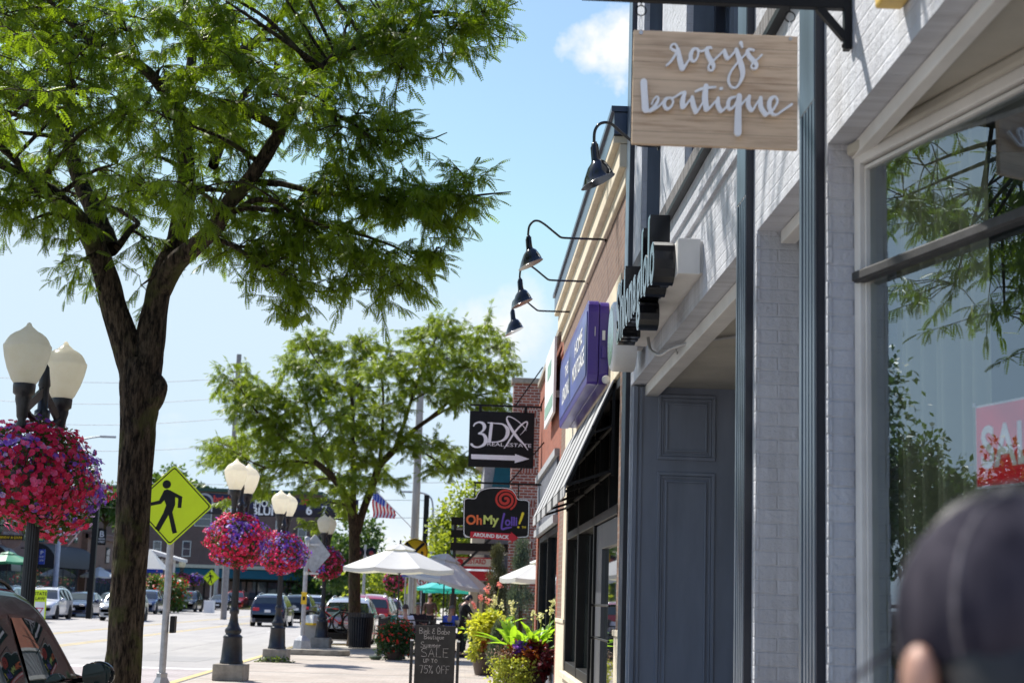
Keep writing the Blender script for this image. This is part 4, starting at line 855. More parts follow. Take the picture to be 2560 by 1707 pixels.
for (x, y, rx, ry, n) in ((190, 470, 70, 50, 10), (290, 400, 30, 50, 5), (300, 520, 90, 60, 16), (420, 540, 100, 60, 20), (250, 620, 90, 60, 14), (130, 870, 80, 60, 12), (110, 960, 60, 40, 8), (230, 850, 100, 60, 18), (250, 960, 100, 50, 16),
    (370, 700, 110, 80, 24), (400, 850, 130, 80, 26), (520, 760, 120, 90, 26), (560, 620, 110, 80, 24), (570, 370, 70, 40, 10), (640, 400, 90, 60, 18), (640, 240, 70, 45, 12), (720, 200, 60, 60, 10), (770, 300, 80, 60, 14), (850, 260, 50, 50, 8), (730, 520, 110, 80, 24), (830, 480, 90, 60, 16),
    (970, 230, 60, 60, 11), (1040, 260, 60, 50, 9), (940, 370, 90, 60, 14), (960, 540, 110, 80, 22), (1080, 420, 90, 70, 16), (1170, 320, 90, 60, 14), (1300, 220, 70, 50, 12), (1400, 150, 80, 50, 13), (1500, 130, 70, 40, 11), (1560, 190, 80, 60, 13), (1740, 160, 60, 60, 10), (1700, 250, 90, 60, 15), (1830, 270, 60, 60, 9), (1880, 390, 50, 60, 9), (1360, 330, 120, 80, 24), (1520, 330, 120, 80, 24), (1650, 390, 110, 80, 22), (1780, 430, 100, 70, 18), (1860, 530, 70, 50, 11), (1800, 600, 90, 40, 13), (1650, 580, 110, 60, 18),
    (1250, 460, 110, 80, 20), (1400, 520, 120, 80, 22), (1540, 540, 100, 70, 16), (1150, 620, 120, 80, 22), (1000, 700, 130, 90, 26), (840, 700, 130, 90, 26), (700, 860, 130, 80, 24), (860, 880, 140, 80, 28), (1020, 840, 120, 80, 22), (1200, 790, 100, 60, 14), (1300, 900, 60, 40, 8), (1420, 860, 90, 50, 13), (1500, 930, 90, 60, 15), (1560, 1000, 60, 50, 10), (1440, 1010, 60, 40, 8), (1600, 940, 50, 40, 7),
    (600, 980, 120, 60, 18), (450, 970, 120, 60, 18), (350, 1060, 90, 50, 12), (420, 1130, 60, 40, 7), (270, 1040, 60, 40, 7), (1000, 960, 110, 50, 16), (1130, 1030, 60, 40, 8), (1200, 1080, 40, 20, 4), (900, 1070, 60, 50, 10), (900, 1160, 50, 50, 9), (860, 1240, 50, 40, 7), (780, 1080, 60, 40, 8), (650, 1100, 60, 40, 7), (740, 1200, 50, 25, 4), (160, 1200, 30, 30, 3), (720, 1340, 70, 25, 6), (1000, 1100, 50, 50, 7)): pad2(x, y, rx, ry, n)
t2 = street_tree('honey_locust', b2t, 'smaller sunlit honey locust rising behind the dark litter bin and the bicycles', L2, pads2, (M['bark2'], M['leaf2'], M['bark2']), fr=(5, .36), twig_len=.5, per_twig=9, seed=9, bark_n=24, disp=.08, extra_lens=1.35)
# ------------------------------------------------------------------ street lamps with twin acorn globes and flower baskets
LAMPH = 4.1
def make_lamp(label, group):
    root = thing('street_lamp', (0,0,0), label, 'street lamp', group)
    m = MB(); m.box(-.29, .29, -.29, .29, 0, .31); m.build('concrete_base', M['greystone'], root, bevel=.02)
    m = MB(); m.lathe([(.215,.31),(.215,.36),(.20,.38),(.175,.78),(.185,.80),(.165,.83),(.13,.85),(.155,.90),(.155,.94),(.12,.98),(.085,1.08),(.068,1.22),(.09,1.24),(.092,1.30),(.072,1.33),(.068,1.36)], n=48)
    m.build('pedestal', M['ironblack'], root)
    m = MB(); m.lathe([(.067,1.3),(.060,3.25)], n=64, flute=.16, nf=16); m.lathe([(.075,3.25),(.075,3.32),(.05,3.34),(.05,3.55),(.06,3.57),(.035,3.75),(.0,3.80)], n=20)
    m.build('pole', M['ironblack'], root)
    for s in (-1, 1):
        y = s*.55
        m = MB(); m.tube([(0, s*.03, 3.30), (0, s*.2, 3.22), (0, s*.35, 3.24), (0, y, 3.32)], .028, 8); m.bar((0, s*.04, 3.5), (0, y*.9, 3.28), .03, .09)
        m.lathe([(.0,3.06),(.045,3.09),(.05,3.13),(.035,3.17),(.05,3.20),(.06,3.30),(.075,3.36),(.075,3.40),(.10,3.42),(.105,3.50),(.10,3.52)], (0, y, 0), 24)
        m.build('arm', M['ironblack'], root)
        m = MB(); m.lathe([(.10,3.51),(.125,3.545),(.172,3.65),(.205,3.76),(.222,3.85),(.222,3.875),(.212,3.885),(.190,3.93),(.165,3.965),(.125,3.995),(.085,4.015),(.055,4.04),(.032,4.06),(.024,4.075),(.018,4.09),(0,4.10)], (0, y, 0), 40)
        m.build('globe', M['globe'], root)
    for s in (-1, 1):
        m = MB(); m.tube([(0, 0, 3.0), (0, s*.15, 3.06), (0, s*.3, 3.03)], .012, 6); m.build('basket_hook', M['ironblack'], root)
    return root
PETV = []; PETF = []
for k in range(5):
    a = 2*PI*k/5; a0, a1 = a-.58, a+.58
    n = len(PETV); PETV += [(0,0,0), (.5*math.cos(a0), .5*math.sin(a0), .16), (.56*math.cos(a), .56*math.sin(a), .12+.02*(k%2)), (.5*math.cos(a1), .5*math.sin(a1), .16)]; PETF.append((n, n+1, n+2, n+3))
# petunia template : x = in-plane, z = facing direction
PETV = np.array(PETV); PETF = np.array(PETF)
def basket(loc, rx, rz, label, nflow, fsize, seed, group='petunia baskets hanging on the street lamps', side=0, purp=0.0, pink=.2):
    """loc = centre of the flower ball"""
    root = thing('flower_basket', loc, label, 'hanging basket', group); c = Vector(loc)
    m = MB(); m.lathe([(.0,-.22),(.14,-.20),(.19,-.05),(.2,.0),(.18,.0),(.0,-.02)], c, 20); 
    for k in range(3): m.tube([c+Vector((.19*math.cos(k*2.1), .19*math.sin(k*2.1), 0)), c+Vector((0, 0, rz+.02))], .006, 4)
    m.build('pot', M['pot'], root)
    def shape(d): # mound: wide low bell
        z = d[:, 2:3]; w = np.where(z < 0, 1.0+.06*z, 1.0-.16*z*z); o = d*np.array((rx, rx, rz)); o[:, :2] *= w
        lob = np.array([mnoise.noise(Vector(x*2.6)+c*3) for x in d])[:, None]; return o*(1+.17*lob+.05*np.sign(lob)*np.abs(lob)**.5)
    g = np.random.default_rng(seed)
    n = 2600; d = g.normal(size=(n,3)); d /= np.linalg.norm(d, axis=1, keepdims=True); P = np.array(c)+shape(d)*(.55+.45*g.random((n,1))**.5); 
    leaf_mesh('foliage', P, d, fsize*.9, M['basketleaf'], root, wide=1.3)
    n = nflow; d = g.normal(size=(n,3)); d /= np.linalg.norm(d, axis=1, keepdims=True); P = np.array(c)+shape(d)*(.90+.18*g.random((n,1)))
    reg = np.array([mnoise.noise(Vector(x*1.7)+Vector((seed*1.7, 3, 1))) + side*x[0] + .25*x[2] for x in d]) + purp + g.normal(size=n)*.22
    u = g.random(n)
    sel = {'crimson': (reg < .12) & (u > pink), 'pink': (reg < .12) & (u <= pink), 'violet': (reg >= .12) & (u > .22), 'lilac': (reg >= .12) & (u <= .22)}
    mats = {'crimson': M['redpet'], 'pink': M['pinkpet'], 'violet': M['purpet'], 'lilac': M['whitpet']}
    thin = g.random(n) < np.clip(.55+.9*np.array([mnoise.noise(Vector(x*3.3)+c*2) for x in d])+.45, .35, 1)
    for k, s_ in sel.items():
        s_ = s_ & thin
        if not s_.any(): continue
        Nn = d[s_] + g.normal(size=(s_.sum(), 3))*.35 + np.array((0, -.05, .1)); Dd = np.cross(Nn, g.normal(size=(s_.sum(), 3)))
        V, F = instance(PETV, PETF, P[s_], Dd, Nn, fsize*g.uniform(.8, 1.2, s_.sum())); tag(mesh_np(k+'_petunias', V, F, mats[k], root), kind='stuff')
    return root
lamp = make_lamp('nearest twin-globe black street lamp, at the left edge behind the black car', 'black street lamps along the kerb')
index_children(); 
gx1 = at(77, 900, Y=14.9).x
lamps = [(gx1+.04, 15.3, 'nearest twin-globe black street lamp, at the left edge behind the black car'),
         (at(577, 1680, Y=30).x, 30.0, 'black street lamp on a concrete block just right of the yellow pedestrian sign'),
         (at(691, 1640, Y=38.6).x, 38.6, 'black street lamp between the diamond sign seen from behind and the second flower ball'),
         (at(808, 1500, Y=49.5).x, 49.5, 'farthest near-side street lamp, half hidden behind the back of the diamond sign')]
for i, (x, y, lab) in enumerate(lamps):
    o = lamp if i == 0 else copy_tree(lamp)
    place(o, (x, y, 0), math.radians(-4)); o['label'] = lab; OFF[o] = Vector((x, y, 0))
for i, (x, y, lab) in enumerate(lamps):
    w_ = ('leftmost huge ball of violet and crimson petunias below the nearest globes', 'crimson and violet petunia ball right of the yellow pedestrian sign', 'petunia ball with violet top beside the back of the diamond sign', 'shaded crimson petunia ball behind the diamond sign')[i]
    w2 = ('rear half of the leftmost petunia display, mostly hidden by the front ball', 'violet-tinged petunia ball peeking behind the second front ball', 'petunia ball mostly hidden behind the third front ball', 'petunia ball mostly hidden behind the shaded fourth one')[i]
    nf = (1900, 2000, 1800, 1100)[i]; fs = (.052, .052, .052, .056)[i]
    basket((x, y-.30, 2.70 if i == 0 else 2.60), .55 if i else .555, .47, w_, nf, fs, 11+i, side=(-.55, .15, .0, .2)[i], purp=(-.06, -.12, -.03, -.3)[i])
    basket((x+.03, y+.36, 2.60), .54, .46, w2, int(nf*.7), fs, 31+i, side=.4, purp=.05 if i < 3 else -.2)
# small ground cover at the base of lamp three
P, d = blob_leaves(300, (lamps[2][0], 38.2, .02), (.45, .15, .12), .05); leaf_mesh('weeds', P, d, .07, M['grass'], None); tag(bpy.data.objects['weeds'], kind='stuff', label='green weeds round the concrete block of the third lamp', cat='weeds')
# ------------------------------------------------------------------ pedestrian crossing sign
def rounded_diamond(h, r, n=5):
    P = []
    for k, a in enumerate((90, 0, -90, -180)):
        cx, cz = (h-r*1.414)*math.cos(math.radians(a)), (h-r*1.414)*math.sin(math.radians(a))
        for j in range(n+1): b = math.radians(a+45-90*j/n); P.append((cx+r*math.cos(b), cz+r*math.sin(b)))
    return P
PED = [ # outlines digitised in sign units, centre 0, half diagonal 1
  [(-.22,.40),(-.14,.43),(-.05,.40),(.28,.24),(.27,-.06),(.17,-.06),(.17,.20),(.09,.22),(.10,.02),(.04,-.18),(.20,-.72),(.08,-.76),(-.06,-.26),(-.28,-.70),(-.40,-.64),(-.20,-.20),(-.14,.0),(-.20,.13),(-.28,.03),(-.55,-.03),(-.60,.05),(-.34,.12)],
]
def ped_sign(loc, half, label, group, base=True, post=2.1, postr=.055, tilt=0):
    """sign facing -y, centre at height given by loc.z"""
    x, y, z = loc; root = thing('pedestrian_sign', (x, y, 0), label, 'road sign', group)
    m = MB(); m.prism([(x+a, z+b) for a, b in rounded_diamond(half, half*.075)], y-.012, y-.006); pl = m.build('sign_plate', M['signyellow'], root)
    m = MB(); o_ = rounded_diamond(half*.955, half*.06); i_ = rounded_diamond(half*.915, half*.05); n = len(o_); yy = y-.0135
    m.add([(x+a, yy, z+b) for a, b in o_+i_], [(k, (k+1)%n, (k+1)%n+n, k+n) for k in range(n)]); m.build('border', M['black'], pl)
    m = MB(); cx, cz, s = x-.02*half, z+.0*half, half*.92
    pts = PED[0]; m.add([(cx+a*s, yy, cz+b*s) for a, b in pts], [tuple(range(len(pts)))])
    m.add([(cx+s*(-.16+.115*math.cos(2*PI*k/20)), yy, cz+s*(.56+.115*math.sin(2*PI*k/20))) for k in range(20)], [tuple(range(20))]); m.build('walking_figure', M['black'], pl)
    m = MB(); m.tube([(x, y+postr+.01, .18 if base else 0), (x, y+postr+.01, z+half*.5)], postr, 16); m.build('post', M['greymetal'], root)
    if base:
        m = MB(); m.lathe([(.20,0),(.20,.10),(.16,.16),(.085,.30),(.085,.36),(.06,.37)], (x, y+postr+.01, 0), 4, smooth=False); m.build('base', M['greymetal'], root)
    return root
pY = 24.9; pc = at(434, 1263, Y=pY)
s1 = ped_sign((pc.x-.02, pY, pc.z), .635, 'large fluorescent yellow-green pedestrian crossing diamond beside the dark tree trunk', 'yellow pedestrian signs')
m = MB(); q = at(424, 1560, Y=24.9); m.box(q.x-.0, q.x+.075, 24.9, 25.1, q.z-.13, q.z+.13); m.build('push_button_box', M['black'], s1, bevel=.01)
fp = at(528, 1443, Y=118); s2 = ped_sign((fp.x, 118, fp.z), .62, 'small distant yellow-green pedestrian diamond between the parked dark cars', 'yellow pedestrian signs')
m = MB(); m.box(fp.x-.35, fp.x+.35, 117.5, 118.4, 0, .9); m.build('planter_box', M['white'], s2, bevel=.02)
# diamond sign from behind
bx = at(756, 1626, Y=44.5); cz = at(790, 1384, Y=44.5)
root = thing('diamond_sign', (bx.x, 44.5, 0), 'grey back of a diamond road sign on a leaning round post beside the third lamp', 'road sign')
m = MB(); m.T = Matrix.Translation((cz.x-.05, 44.5, cz.z)) @ Matrix.Rotation(math.radians(40), 4, 'Z'); m.prism(rounded_diamond(.56, .05), -.006, .006); m.T = None
so_ = m.build('sign_plate', M['greymetal'], root)
m = MB(); m.tube([(bx.x, 44.3, .25), (bx.x+.0, 44.3, 3.15)], .062, 16); m.lathe([(.08,3.1),(.08,3.2),(.0,3.22)], (bx.x, 44.3, 0), 16); m.build('post', M['greymetal'], root)
m = MB(); m.lathe([(.27,0),(.26,.12),(.22,.36),(.12,.46),(.075,.50)], (bx.x, 44.3, 0), 4, smooth=False); m.build('base', M['greymetal'], root)
for zz in (3.0, 2.2):
    m = MB(); m.box(bx.x-.02, bx.x+.35, 44.35, 44.42, zz-.03, zz+.03); m.lathe([(.075, zz-.05), (.075, zz+.05)], (bx.x, 44.3, 0), 12); m.build('bracket', M['steel'], root)
m = MB(); m.box(bx.x-.075, bx.x+.075, 44.17, 44.24, 1.35, 1.68); o_ = m.build('crossing_button', M['rryellow'], root, bevel=.01)
m = MB(); m.box(bx.x-.03, bx.x+.03, 44.15, 44.17, 1.46, 1.56); m.build('button', M['black'], o_)
m = MB(); pts = [(-4.75,43.3),(-3.2,43.2),(-2.9,43.5),(-2.9,43.7),(-3.2,43.55),(-4.75,43.75)]; m.prism(pts, 0, .15, 'z'); tag(m.build('raised_kerb', M['greystone'], bevel=.03), 'low raised concrete kerb at the foot of the leaning sign post', 'kerb')
# in-street sign
q = at(101, 1500, Y=43.5); root = thing('crosswalk_sign', (q.x, 43.5, -.13), 'narrow yellow STATE LAW yield sign standing in the road', 'road sign')
m = MB(); m.box(q.x-.165, q.x+.165, 43.48, 43.52, .05, 1.52); pl = m.build('panel', M['signyellow'], root, bevel=.01)
m = MB(); put_text(m, 'STATE', .12, frame((q.x, 43.474, 1.42), (1,0,0), (0,0,1)), bold=.002); put_text(m, 'LAW', .12, frame((q.x, 43.474, 1.29), (1,0,0), (0,0,1)), bold=.002); m.build('lettering', M['black'], pl)
m = MB(); m.box(q.x-.135, q.x+.135, 43.472, 43.478, .55, 1.20); m.build('white_field', M['white'], pl)
m = MB(); 
T_ = lambda r: [(q.x+r*math.cos(math.radians(a)), 43.470, .98+r*math.sin(math.radians(a))) for a in (-90, 30, 150)]
m.add(T_(.13)+T_(.08), [(0,1,4,3),(1,2,5,4),(2,0,3,5)]); m.build('yield_triangle', M['signred'], pl)
m = MB(); m.box(q.x-.2, q.x+.2, 43.3, 43.7, -.13, .05); m.build('foot', M['rubber'], root)
# ------------------------------------------------------------------ the wooden hanging sign
SY = 5.95
TL, TR, BL, BR = [at(1400+x/2.614, y/2.614, Y=SY) for x, y in ((470,195),(1535,210),(482,938),(1572,946))]
root = thing('boutique_sign', ((TL.x+TR.x)/2, SY, TL.z), 'hanging wooden board with white script reading rosy\'s boutique', 'hanging sign')
def sgn(x, y):
    t = (y-197)/743; xl = 470+12*t; w_ = 1065+25*t; u = (x-xl)/w_; v = (y-(195+15*u-7*t*u))/743
    return u, 1-v
BW = (TR.x-TL.x+BR.x-BL.x)/2; BH = TL.z-BL.z; ox = (TL.x+BL.x)/2
m = MB(); m.box(ox, ox+BW, SY, SY+.022, TL.z-BH, TL.z); bd = m.build('board', M['signwood'], root, bevel=.002, seg=1)
m = MB(); FM = frame((ox, SY-.016, TL.z-BH), (1,0,0), (0,0,1)); 
STRK = [
 [(688,432,12),(715,405,14),(745,352,16),(752,312,14),(737,291,13),(716,298,13),(712,318,14),(732,332,16),(755,335,18)],
 [(758,325,24),(772,390,34),(789,448,34)], [(795,452,24),(815,420,15),(834,385,12),(842,362,12)],
 [(885,318,12),(858,322,20),(842,358,26),(848,392,22),(868,400,14),(886,372,13),(890,340,13),(882,320,13)], [(884,322,13),(905,334,12),(930,326,13),(955,308,14),(975,312,12)],
 [(968,306,14),(945,318,26),(952,355,30),(978,400,32),(993,430,24),(985,457,14),(964,452,13),(962,425,13),(990,395,13),(1025,358,12),(1056,325,13)],
 [(1060,322,18),(1066,350,28),(1080,378,24)], [(1084,380,15),(1110,352,13),(1134,322,14)],
 [(1136,318,26),(1155,370,32),(1176,430,36),(1184,480,28),(1170,530,18),(1142,566,14),(1110,558,15),(1093,515,16),(1106,465,14),(1140,412,13),(1180,365,12),(1205,338,12)],
 [(1163,272,24),(1174,300,12)],
 [(1248,318,14),(1222,314,18),(1208,330,26),(1222,360,30),(1250,388,32),(1270,412,26),(1268,436,16),(1246,438,12),(1238,420,11),(1252,398,11),(1280,372,11),(1302,348,11)],
 [(543,545,42),(550,620,42),(560,722,44)], [(560,735,24),(595,728,20),(628,690,22),(642,655,16),(630,640,11),(610,662,10),(600,690,10)], [(592,738,14),(640,708,13),(680,665,13)],
 [(718,645,12),(690,655,22),(680,690,24),(700,718,20),(728,700,14),(738,668,13),(724,645,12)], [(730,650,13),(760,632,12),(790,612,16),(815,608,16)],
 [(812,608,22),(800,660,32),(802,702,32)], [(810,708,15),(838,668,13),(862,640,14)], [(862,636,20),(868,680,32),(888,732,30)], [(892,738,15),(915,700,13),(932,668,13)],
 [(948,562,30),(944,640,38),(956,712,36)], [(882,600,14),(930,580,18),(1010,568,12)], [(965,718,16),(998,680,13),(1028,646,13)],
 [(1030,640,20),(1030,685,30),(1050,722,28)], [(1045,578,20),(1050,577,18)], [(1058,724,14),(1082,700,13),(1098,672,13)],
 [(1140,628,12),(1105,645,22),(1096,682,24),(1108,710,20),(1138,686,14),(1158,640,13)], [(1166,622,34),(1164,720,40),(1168,860,46)], [(1178,684,14),(1206,650,13),(1232,624,14)],
 [(1232,622,20),(1226,675,30),(1246,712,28)], [(1256,716,15),(1280,672,13),(1304,636,14)], [(1306,630,22),(1310,690,32),(1342,738,30)],
 [(1346,738,18),(1380,718,16),(1408,676,15),(1416,645,14),(1398,622,14),(1370,640,26),(1364,685,28),(1382,728,22),(1412,738,14),(1452,710,13),(1510,668,15)]]
for k, st in enumerate(STRK):
    ribbon(m, [(sgn(x, y)[0]*BW, sgn(x, y)[1]*BH, w_*BW/1075) for x, y, w_ in st], FM, 7, thick=.012, z0=k*.0004)
m.build('script_lettering', M['letterwhite'], bd)
for sx in (.043, .955):
    m = MB(); m.lathe([(.008,0),(.008,.006)], (ox+sx*BW, SY-.005, TL.z-.012), 10, axis='y'); m.build('grommet', M['steel'], bd)
    x = ox+sx*BW; m = MB()
    m.tube([(x, SY+.01, TL.z-.012), (x-.008, SY-.004, TL.z+.03), (x, SY+.01, TL.z+.068)], .0018, 5); m.tube([(x, SY+.01, TL.z-.012), (x+.010, SY+.02, TL.z+.03), (x, SY+.01, TL.z+.068)], .0018, 5); m.build('cord', M['white'], root)
bz = at(1790, 10, Y=SY+.01).z
root2 = thing('sign_bracket', (1.5, SY+.01, bz), 'black wall bracket with a round finial holding the wooden boutique sign', 'bracket')
xe = at(1455, 6, Y=SY).x; xw = 1.498
m = MB(); m.box(xe, xw-.02, SY-.008, SY+.028, bz-.004, bz+.042); m.lathe([(.0,0),(.012,.003),(.013,.012),(.006,.018),(.006,.03),(.010,.034)], (xe-.036, SY+.01, bz+.02), 14, axis='x'); m.build('arm', M['black'], root2, bevel=.002, seg=1)
m = MB(); pz = at(2125, 125, Y=SY).z; m.box(xw-.032, xw-.003, SY-.010, SY+.030, pz, bz+.35); m.lathe([(.0,0),(.01,.002),(.01,.012)], (xw-.04, SY+.01, pz+.02), 10, axis='x'); m.build('wall_plate', M['black'], root2, bevel=.003, seg=1)
m = MB(); q = at(2048, 22, Y=SY); m.bar((q.x, SY+.01, bz), (xw-.025, SY+.01, bz-.125), .030, .03); m.build('brace', M['black'], root2)
for sx in (.043, .955):
    x = ox+sx*BW; m = MB(); c_ = Vector((x, SY+.01, TL.z+.085)); m.tube([c_+Vector((.021*math.cos(2*PI*k/20), 0, .021*math.sin(2*PI*k/20))) for k in range(21)], .0028, 6); m.tube([c_+Vector((0,0,.02)), c_+Vector((0,0,.05))], .003, 6); m.build('ring', M['black'], root2)
# yellow wooden piece above the window
q = at(2253, 15, X=1.49); m = MB(); m.box(1.40, 1.497, q.y-.10, q.y+.02, q.z-.01, q.z+.35); m.box(1.40, 1.497, q.y-.9, q.y+.02, q.z+.10, q.z+.35); tag(m.build('wall_sign', basic('mustard_paint', (.62,.42,.10), .5), bevel=.01), 'corner of a mustard yellow wall sign above the display window', 'wall sign')
# ------------------------------------------------------------------ gooseneck lamps
def gooseneck(mx, my, mz, L, label, k=1.0):
    root = thing('gooseneck_lamp', (mx, my, mz), label, 'wall lamp', 'black gooseneck lamps along the shopfronts')
    hx = mx-L
    if L > .7: pp = [(0,0),(-.2,0),(-.42,0),(-.49,.005),(-.53,.03),(-.65,.125),(-.70,.16),(-.745,.182),(-.79,.182),(-.825,.155),(-.85,.11),(-.857,.05),(-.857,0)]; f_ = L/.857
    else: pp = [(0,0),(-.10,.0),(-.17,.004),(-.23,.035),(-.345,.125),(-.40,.17),(-.45,.182),(-.50,.168),(-.532,.13),(-.545,.08),(-.545,.0)]; f_ = L/.545
    path = [(mx-.01+a*f_, my, mz+b_) for a, b_ in pp]; hx = path[-1][0]
    m = MB(); m.tube([p for p in crom(path, 3)], .0125, 10); m.lathe([(.0,0),(.035,.0),(.035,.01),(.02,.018),(.0,.02)], (mx-.02, my, mz), 16, axis='x'); m.build('arm', M['blackgloss'], root)
    T = Matrix.Translation((hx, my, mz)) @ Matrix.Rotation(math.radians(-7), 4, 'Y') @ Matrix(((1,0,0,0),(0,1,0,0),(.36,0,1,0),(0,0,0,1)))
    m = MB(); m.T = T; m.lathe([(.0,.01),(.022,.008),(.026,-.01),(.034,-.02),(.036,-.13),(.04,-.14),(.045,-.155)], n=24); m.build('socket', M['blackgloss'], root)
    m = MB(); m.T = T; m.lathe([(.043,-.150),(.075,-.18),(.112,-.255),(.135,-.315),(.142,-.32)], n=40); sh = m.build('shade', M['blackgloss'], root)
    m = MB(); m.T = T; m.lathe([(.140,-.3195),(.132,-.312),(.109,-.255),(.072,-.183),(.040,-.154),(.0,-.153)], n=40); m.lathe([(.0,-.24),(.025,-.225),(.025,-.18),(.015,-.155)], n=16); m.build('shade_lining', M['white'], sh)
g1 = at(1650, 366, X=1.5); gooseneck(1.5, g1.y, g1.z, 1.5-.975, 'nearest black gooseneck lamp, beside the wooden boutique sign', 1.0)
for (px_, py_), lab in zip(((1516, 599), (1471, 704), (1431, 780)), ('highest of the three gooseneck lamps on the tan brick shop', 'middle gooseneck lamp of the three on the tan brick shop', 'lowest, farthest gooseneck lamp, its arm ending at the purple sign')):
    q = at(px_, py_, X=1.5); gooseneck(1.5, q.y, q.z, .86, lab, 1.12)
# ------------------------------------------------------------------ channel letter sign on raceway
root = thing('channel_letter_sign', (1.5, 11.2, 3.87), 'row of deep glossy black channel letters on a white raceway above the wide doorway', 'shop sign')
m = MB(); m.box(1.335, 1.482, 9.82, 12.75, 3.75, 3.985); m.box(1.482, 1.51, 9.84, 12.73, 3.76, 3.975); m.build('raceway', M['offwhite'], root, bevel=.004, seg=1)
fc = basic('letter_face', (.03,.055,.06), .18, var=.2, spec=.35)
yy = 9.92; lets = [('o',.27,3.86),('l',.10,3.97),('o',.25,3.86),('l',.10,3.97),('g',.25,3.76),('a',.24,3.86),('n',.24,3.86),('o',.25,3.86),('l',.10,3.95),('h',.24,3.92),('S',.30,3.93)]
for i, (ch, w_, zc_) in enumerate(lets):
    ht = {'o':.29,'l':.48,'g':.42,'n':.29,'a':.29,'h':.48,'S':.5}[ch]
    m = MB(); Mx = frame((1.265, yy+w_/2, zc_+(.02 if ch == 'l' else 0)), (0,-1,0), (0,0,1)); put_text(m, ch, .45, Mx, width=w_, height=ht, extr=.068, bold=.02)
    lo = m.build('letter', M['blackgloss'], root)
    m = MB(); Mx = frame((1.194, yy+w_/2, zc_+(.02 if ch == 'l' else 0)), (0,-1,0), (0,0,1)); put_text(m, ch, .45, Mx, width=w_*.9, height=ht*.93, bold=.008); m.build('face', fc, lo)
    yy += w_+.018
root = thing('round_logo_sign', (1.33, 13.2, 3.9), 'round white drum-shaped logo sign at the far end of the black letters', 'shop sign')
m = MB(); m.lathe([(.0,1.225),(.27,1.225),(.295,1.24),(.30,1.26),(.30,1.42),(.29,1.43)], (0, 13.2, 3.9), 40, axis='x'); m.box(1.43, 1.5, 13.1, 13.3, 3.8, 4.0); m.build('drum', M['white'], root)
m = MB(); m.lathe([(.0,1.2235),(.25,1.2235)], (0, 13.2, 3.9), 40, axis='x'); m.build('face', basic('pale_green_face', (.30,.55,.50), .15, var=.3, nscale=3), root)
m = MB(); 
q0, q1, q2 = Vector((1.44, 12.3, 3.76)), Vector((1.46, 12.1, 3.60)), Vector((1.56, 11.6, 3.56))
m.tube(crom([q0, (1.45, 12.25, 3.66), q1, (1.5, 11.9, 3.55), q2, (1.75, 11.2, 3.56), (2.4, 10.6, 3.57)], 6), .013, 8); m.tube(crom([q2, (1.7, 12.4, 3.565), (1.66, 13.6, 3.57), (1.7, 13.95, 3.56)], 6), .008, 6)
tag(m.build('conduit', M['greymetal']), 'grey electrical conduit looping from the raceway to the soffit', 'conduit')
# ------------------------------------------------------------------ purple light box
root = thing('light_box_sign', (1.5, 18.4, 4.3), 'long purple light box with white mortgage lettering on the tan brick shop', 'shop sign')
def rrect(y0, y1, z0, z1, r, n=5):
    P = []
    for cy, cz, a0 in ((y1-r, z1-r, 0), (y0+r, z1-r, 90), (y0+r, z0+r, 180), (y1-r, z0+r, 270)):
        for k in range(n+1): a = math.radians(a0+90*k/n); P.append((cy+r*math.cos(a), cz+r*math.sin(a)))
    return P
m = MB(); m.prism(rrect(16.15, 20.7, 3.90, 4.80, .14), 1.26, 1.375, 'x'); m.prism(rrect(16.16, 20.69, 3.91, 4.79, .14), 1.38, 1.485, 'x'); bx_ = m.build('case', M['purple'], root, bevel=.008)
m = MB(); m.prism(rrect(16.25, 20.6, 4.0, 4.70, .08), 1.250, 1.259, 'x'); fo = m.build('face', M['purpleface'], root)
m = MB(); 
for s_, y, z, wd, ht in (('HOME', 17.35, 4.52, 1.15, .17), ('MORTGAGE', 17.35, 4.26, 1.75, .20), ('THE', 19.3, 4.50, .6, .15), ('LENDING', 19.4, 4.24, 1.3, .2)):
    put_text(m, s_, .2, frame((1.247, y, z), (0,-1,0), (0,0,1)), width=wd, height=ht, bold=.004)
m.build('lettering', M['white'], fo)
m = MB(); m.box(1.33, 1.335, 16.13, 16.14, 4.4, 4.5); m.box(1.41, 1.44, 16.13, 16.15, 4.36, 4.46); m.build('rating_label', M['white'], bx_)
m = MB(); m.box(1.405, 1.46, 16.12, 16.15, 4.17, 4.30); m.build('switch_box', M['purple'], bx_, bevel=.005)
# ------------------------------------------------------------------ striped awning
root = thing('striped_awning', (1.5, 18.9, 3.3), 'black and white striped awning over the black framed shop window', 'awning')
a0, a1, n = 15.55, 22.15, 11
def ap(y, t, off=0): return (1.49-.47*t - off*.9, y, 3.86-1.08*t + off*.4)
wm = bm = MB()
for k in range(n):
    y0 = a0+(a1-a0)*k/n; y1 = a0+(a1-a0)*(k+1)/n; mb = wm if k % 2 == 0 else bm; mb.mi = k % 2
    if k % 2 == 0: y0 -= .07 if k else 0; y1 += .07
    else: y0 += .07; y1 -= .07
    for v0, v1 in ((0, 1),): mb.add([ap(y0,0), ap(y1,0), ap(y1,1), ap(y0,1), ap(y0,0,.012), ap(y1,0,.012), ap(y1,1,.012), ap(y0,1,.012)], [(0,1,2,3),(7,6,5,4),(0,4,5,1),(1,5,6,2),(2,6,7,3),(3,7,4,0)])
    x_, _, z_ = ap(y0, 1); mb.box(x_-.006, x_+.006, y0, y1, z_-.10, z_+.004)
wm.build('canopy', [M['awnwhite'], M['awnblack']], root)
m = MB()
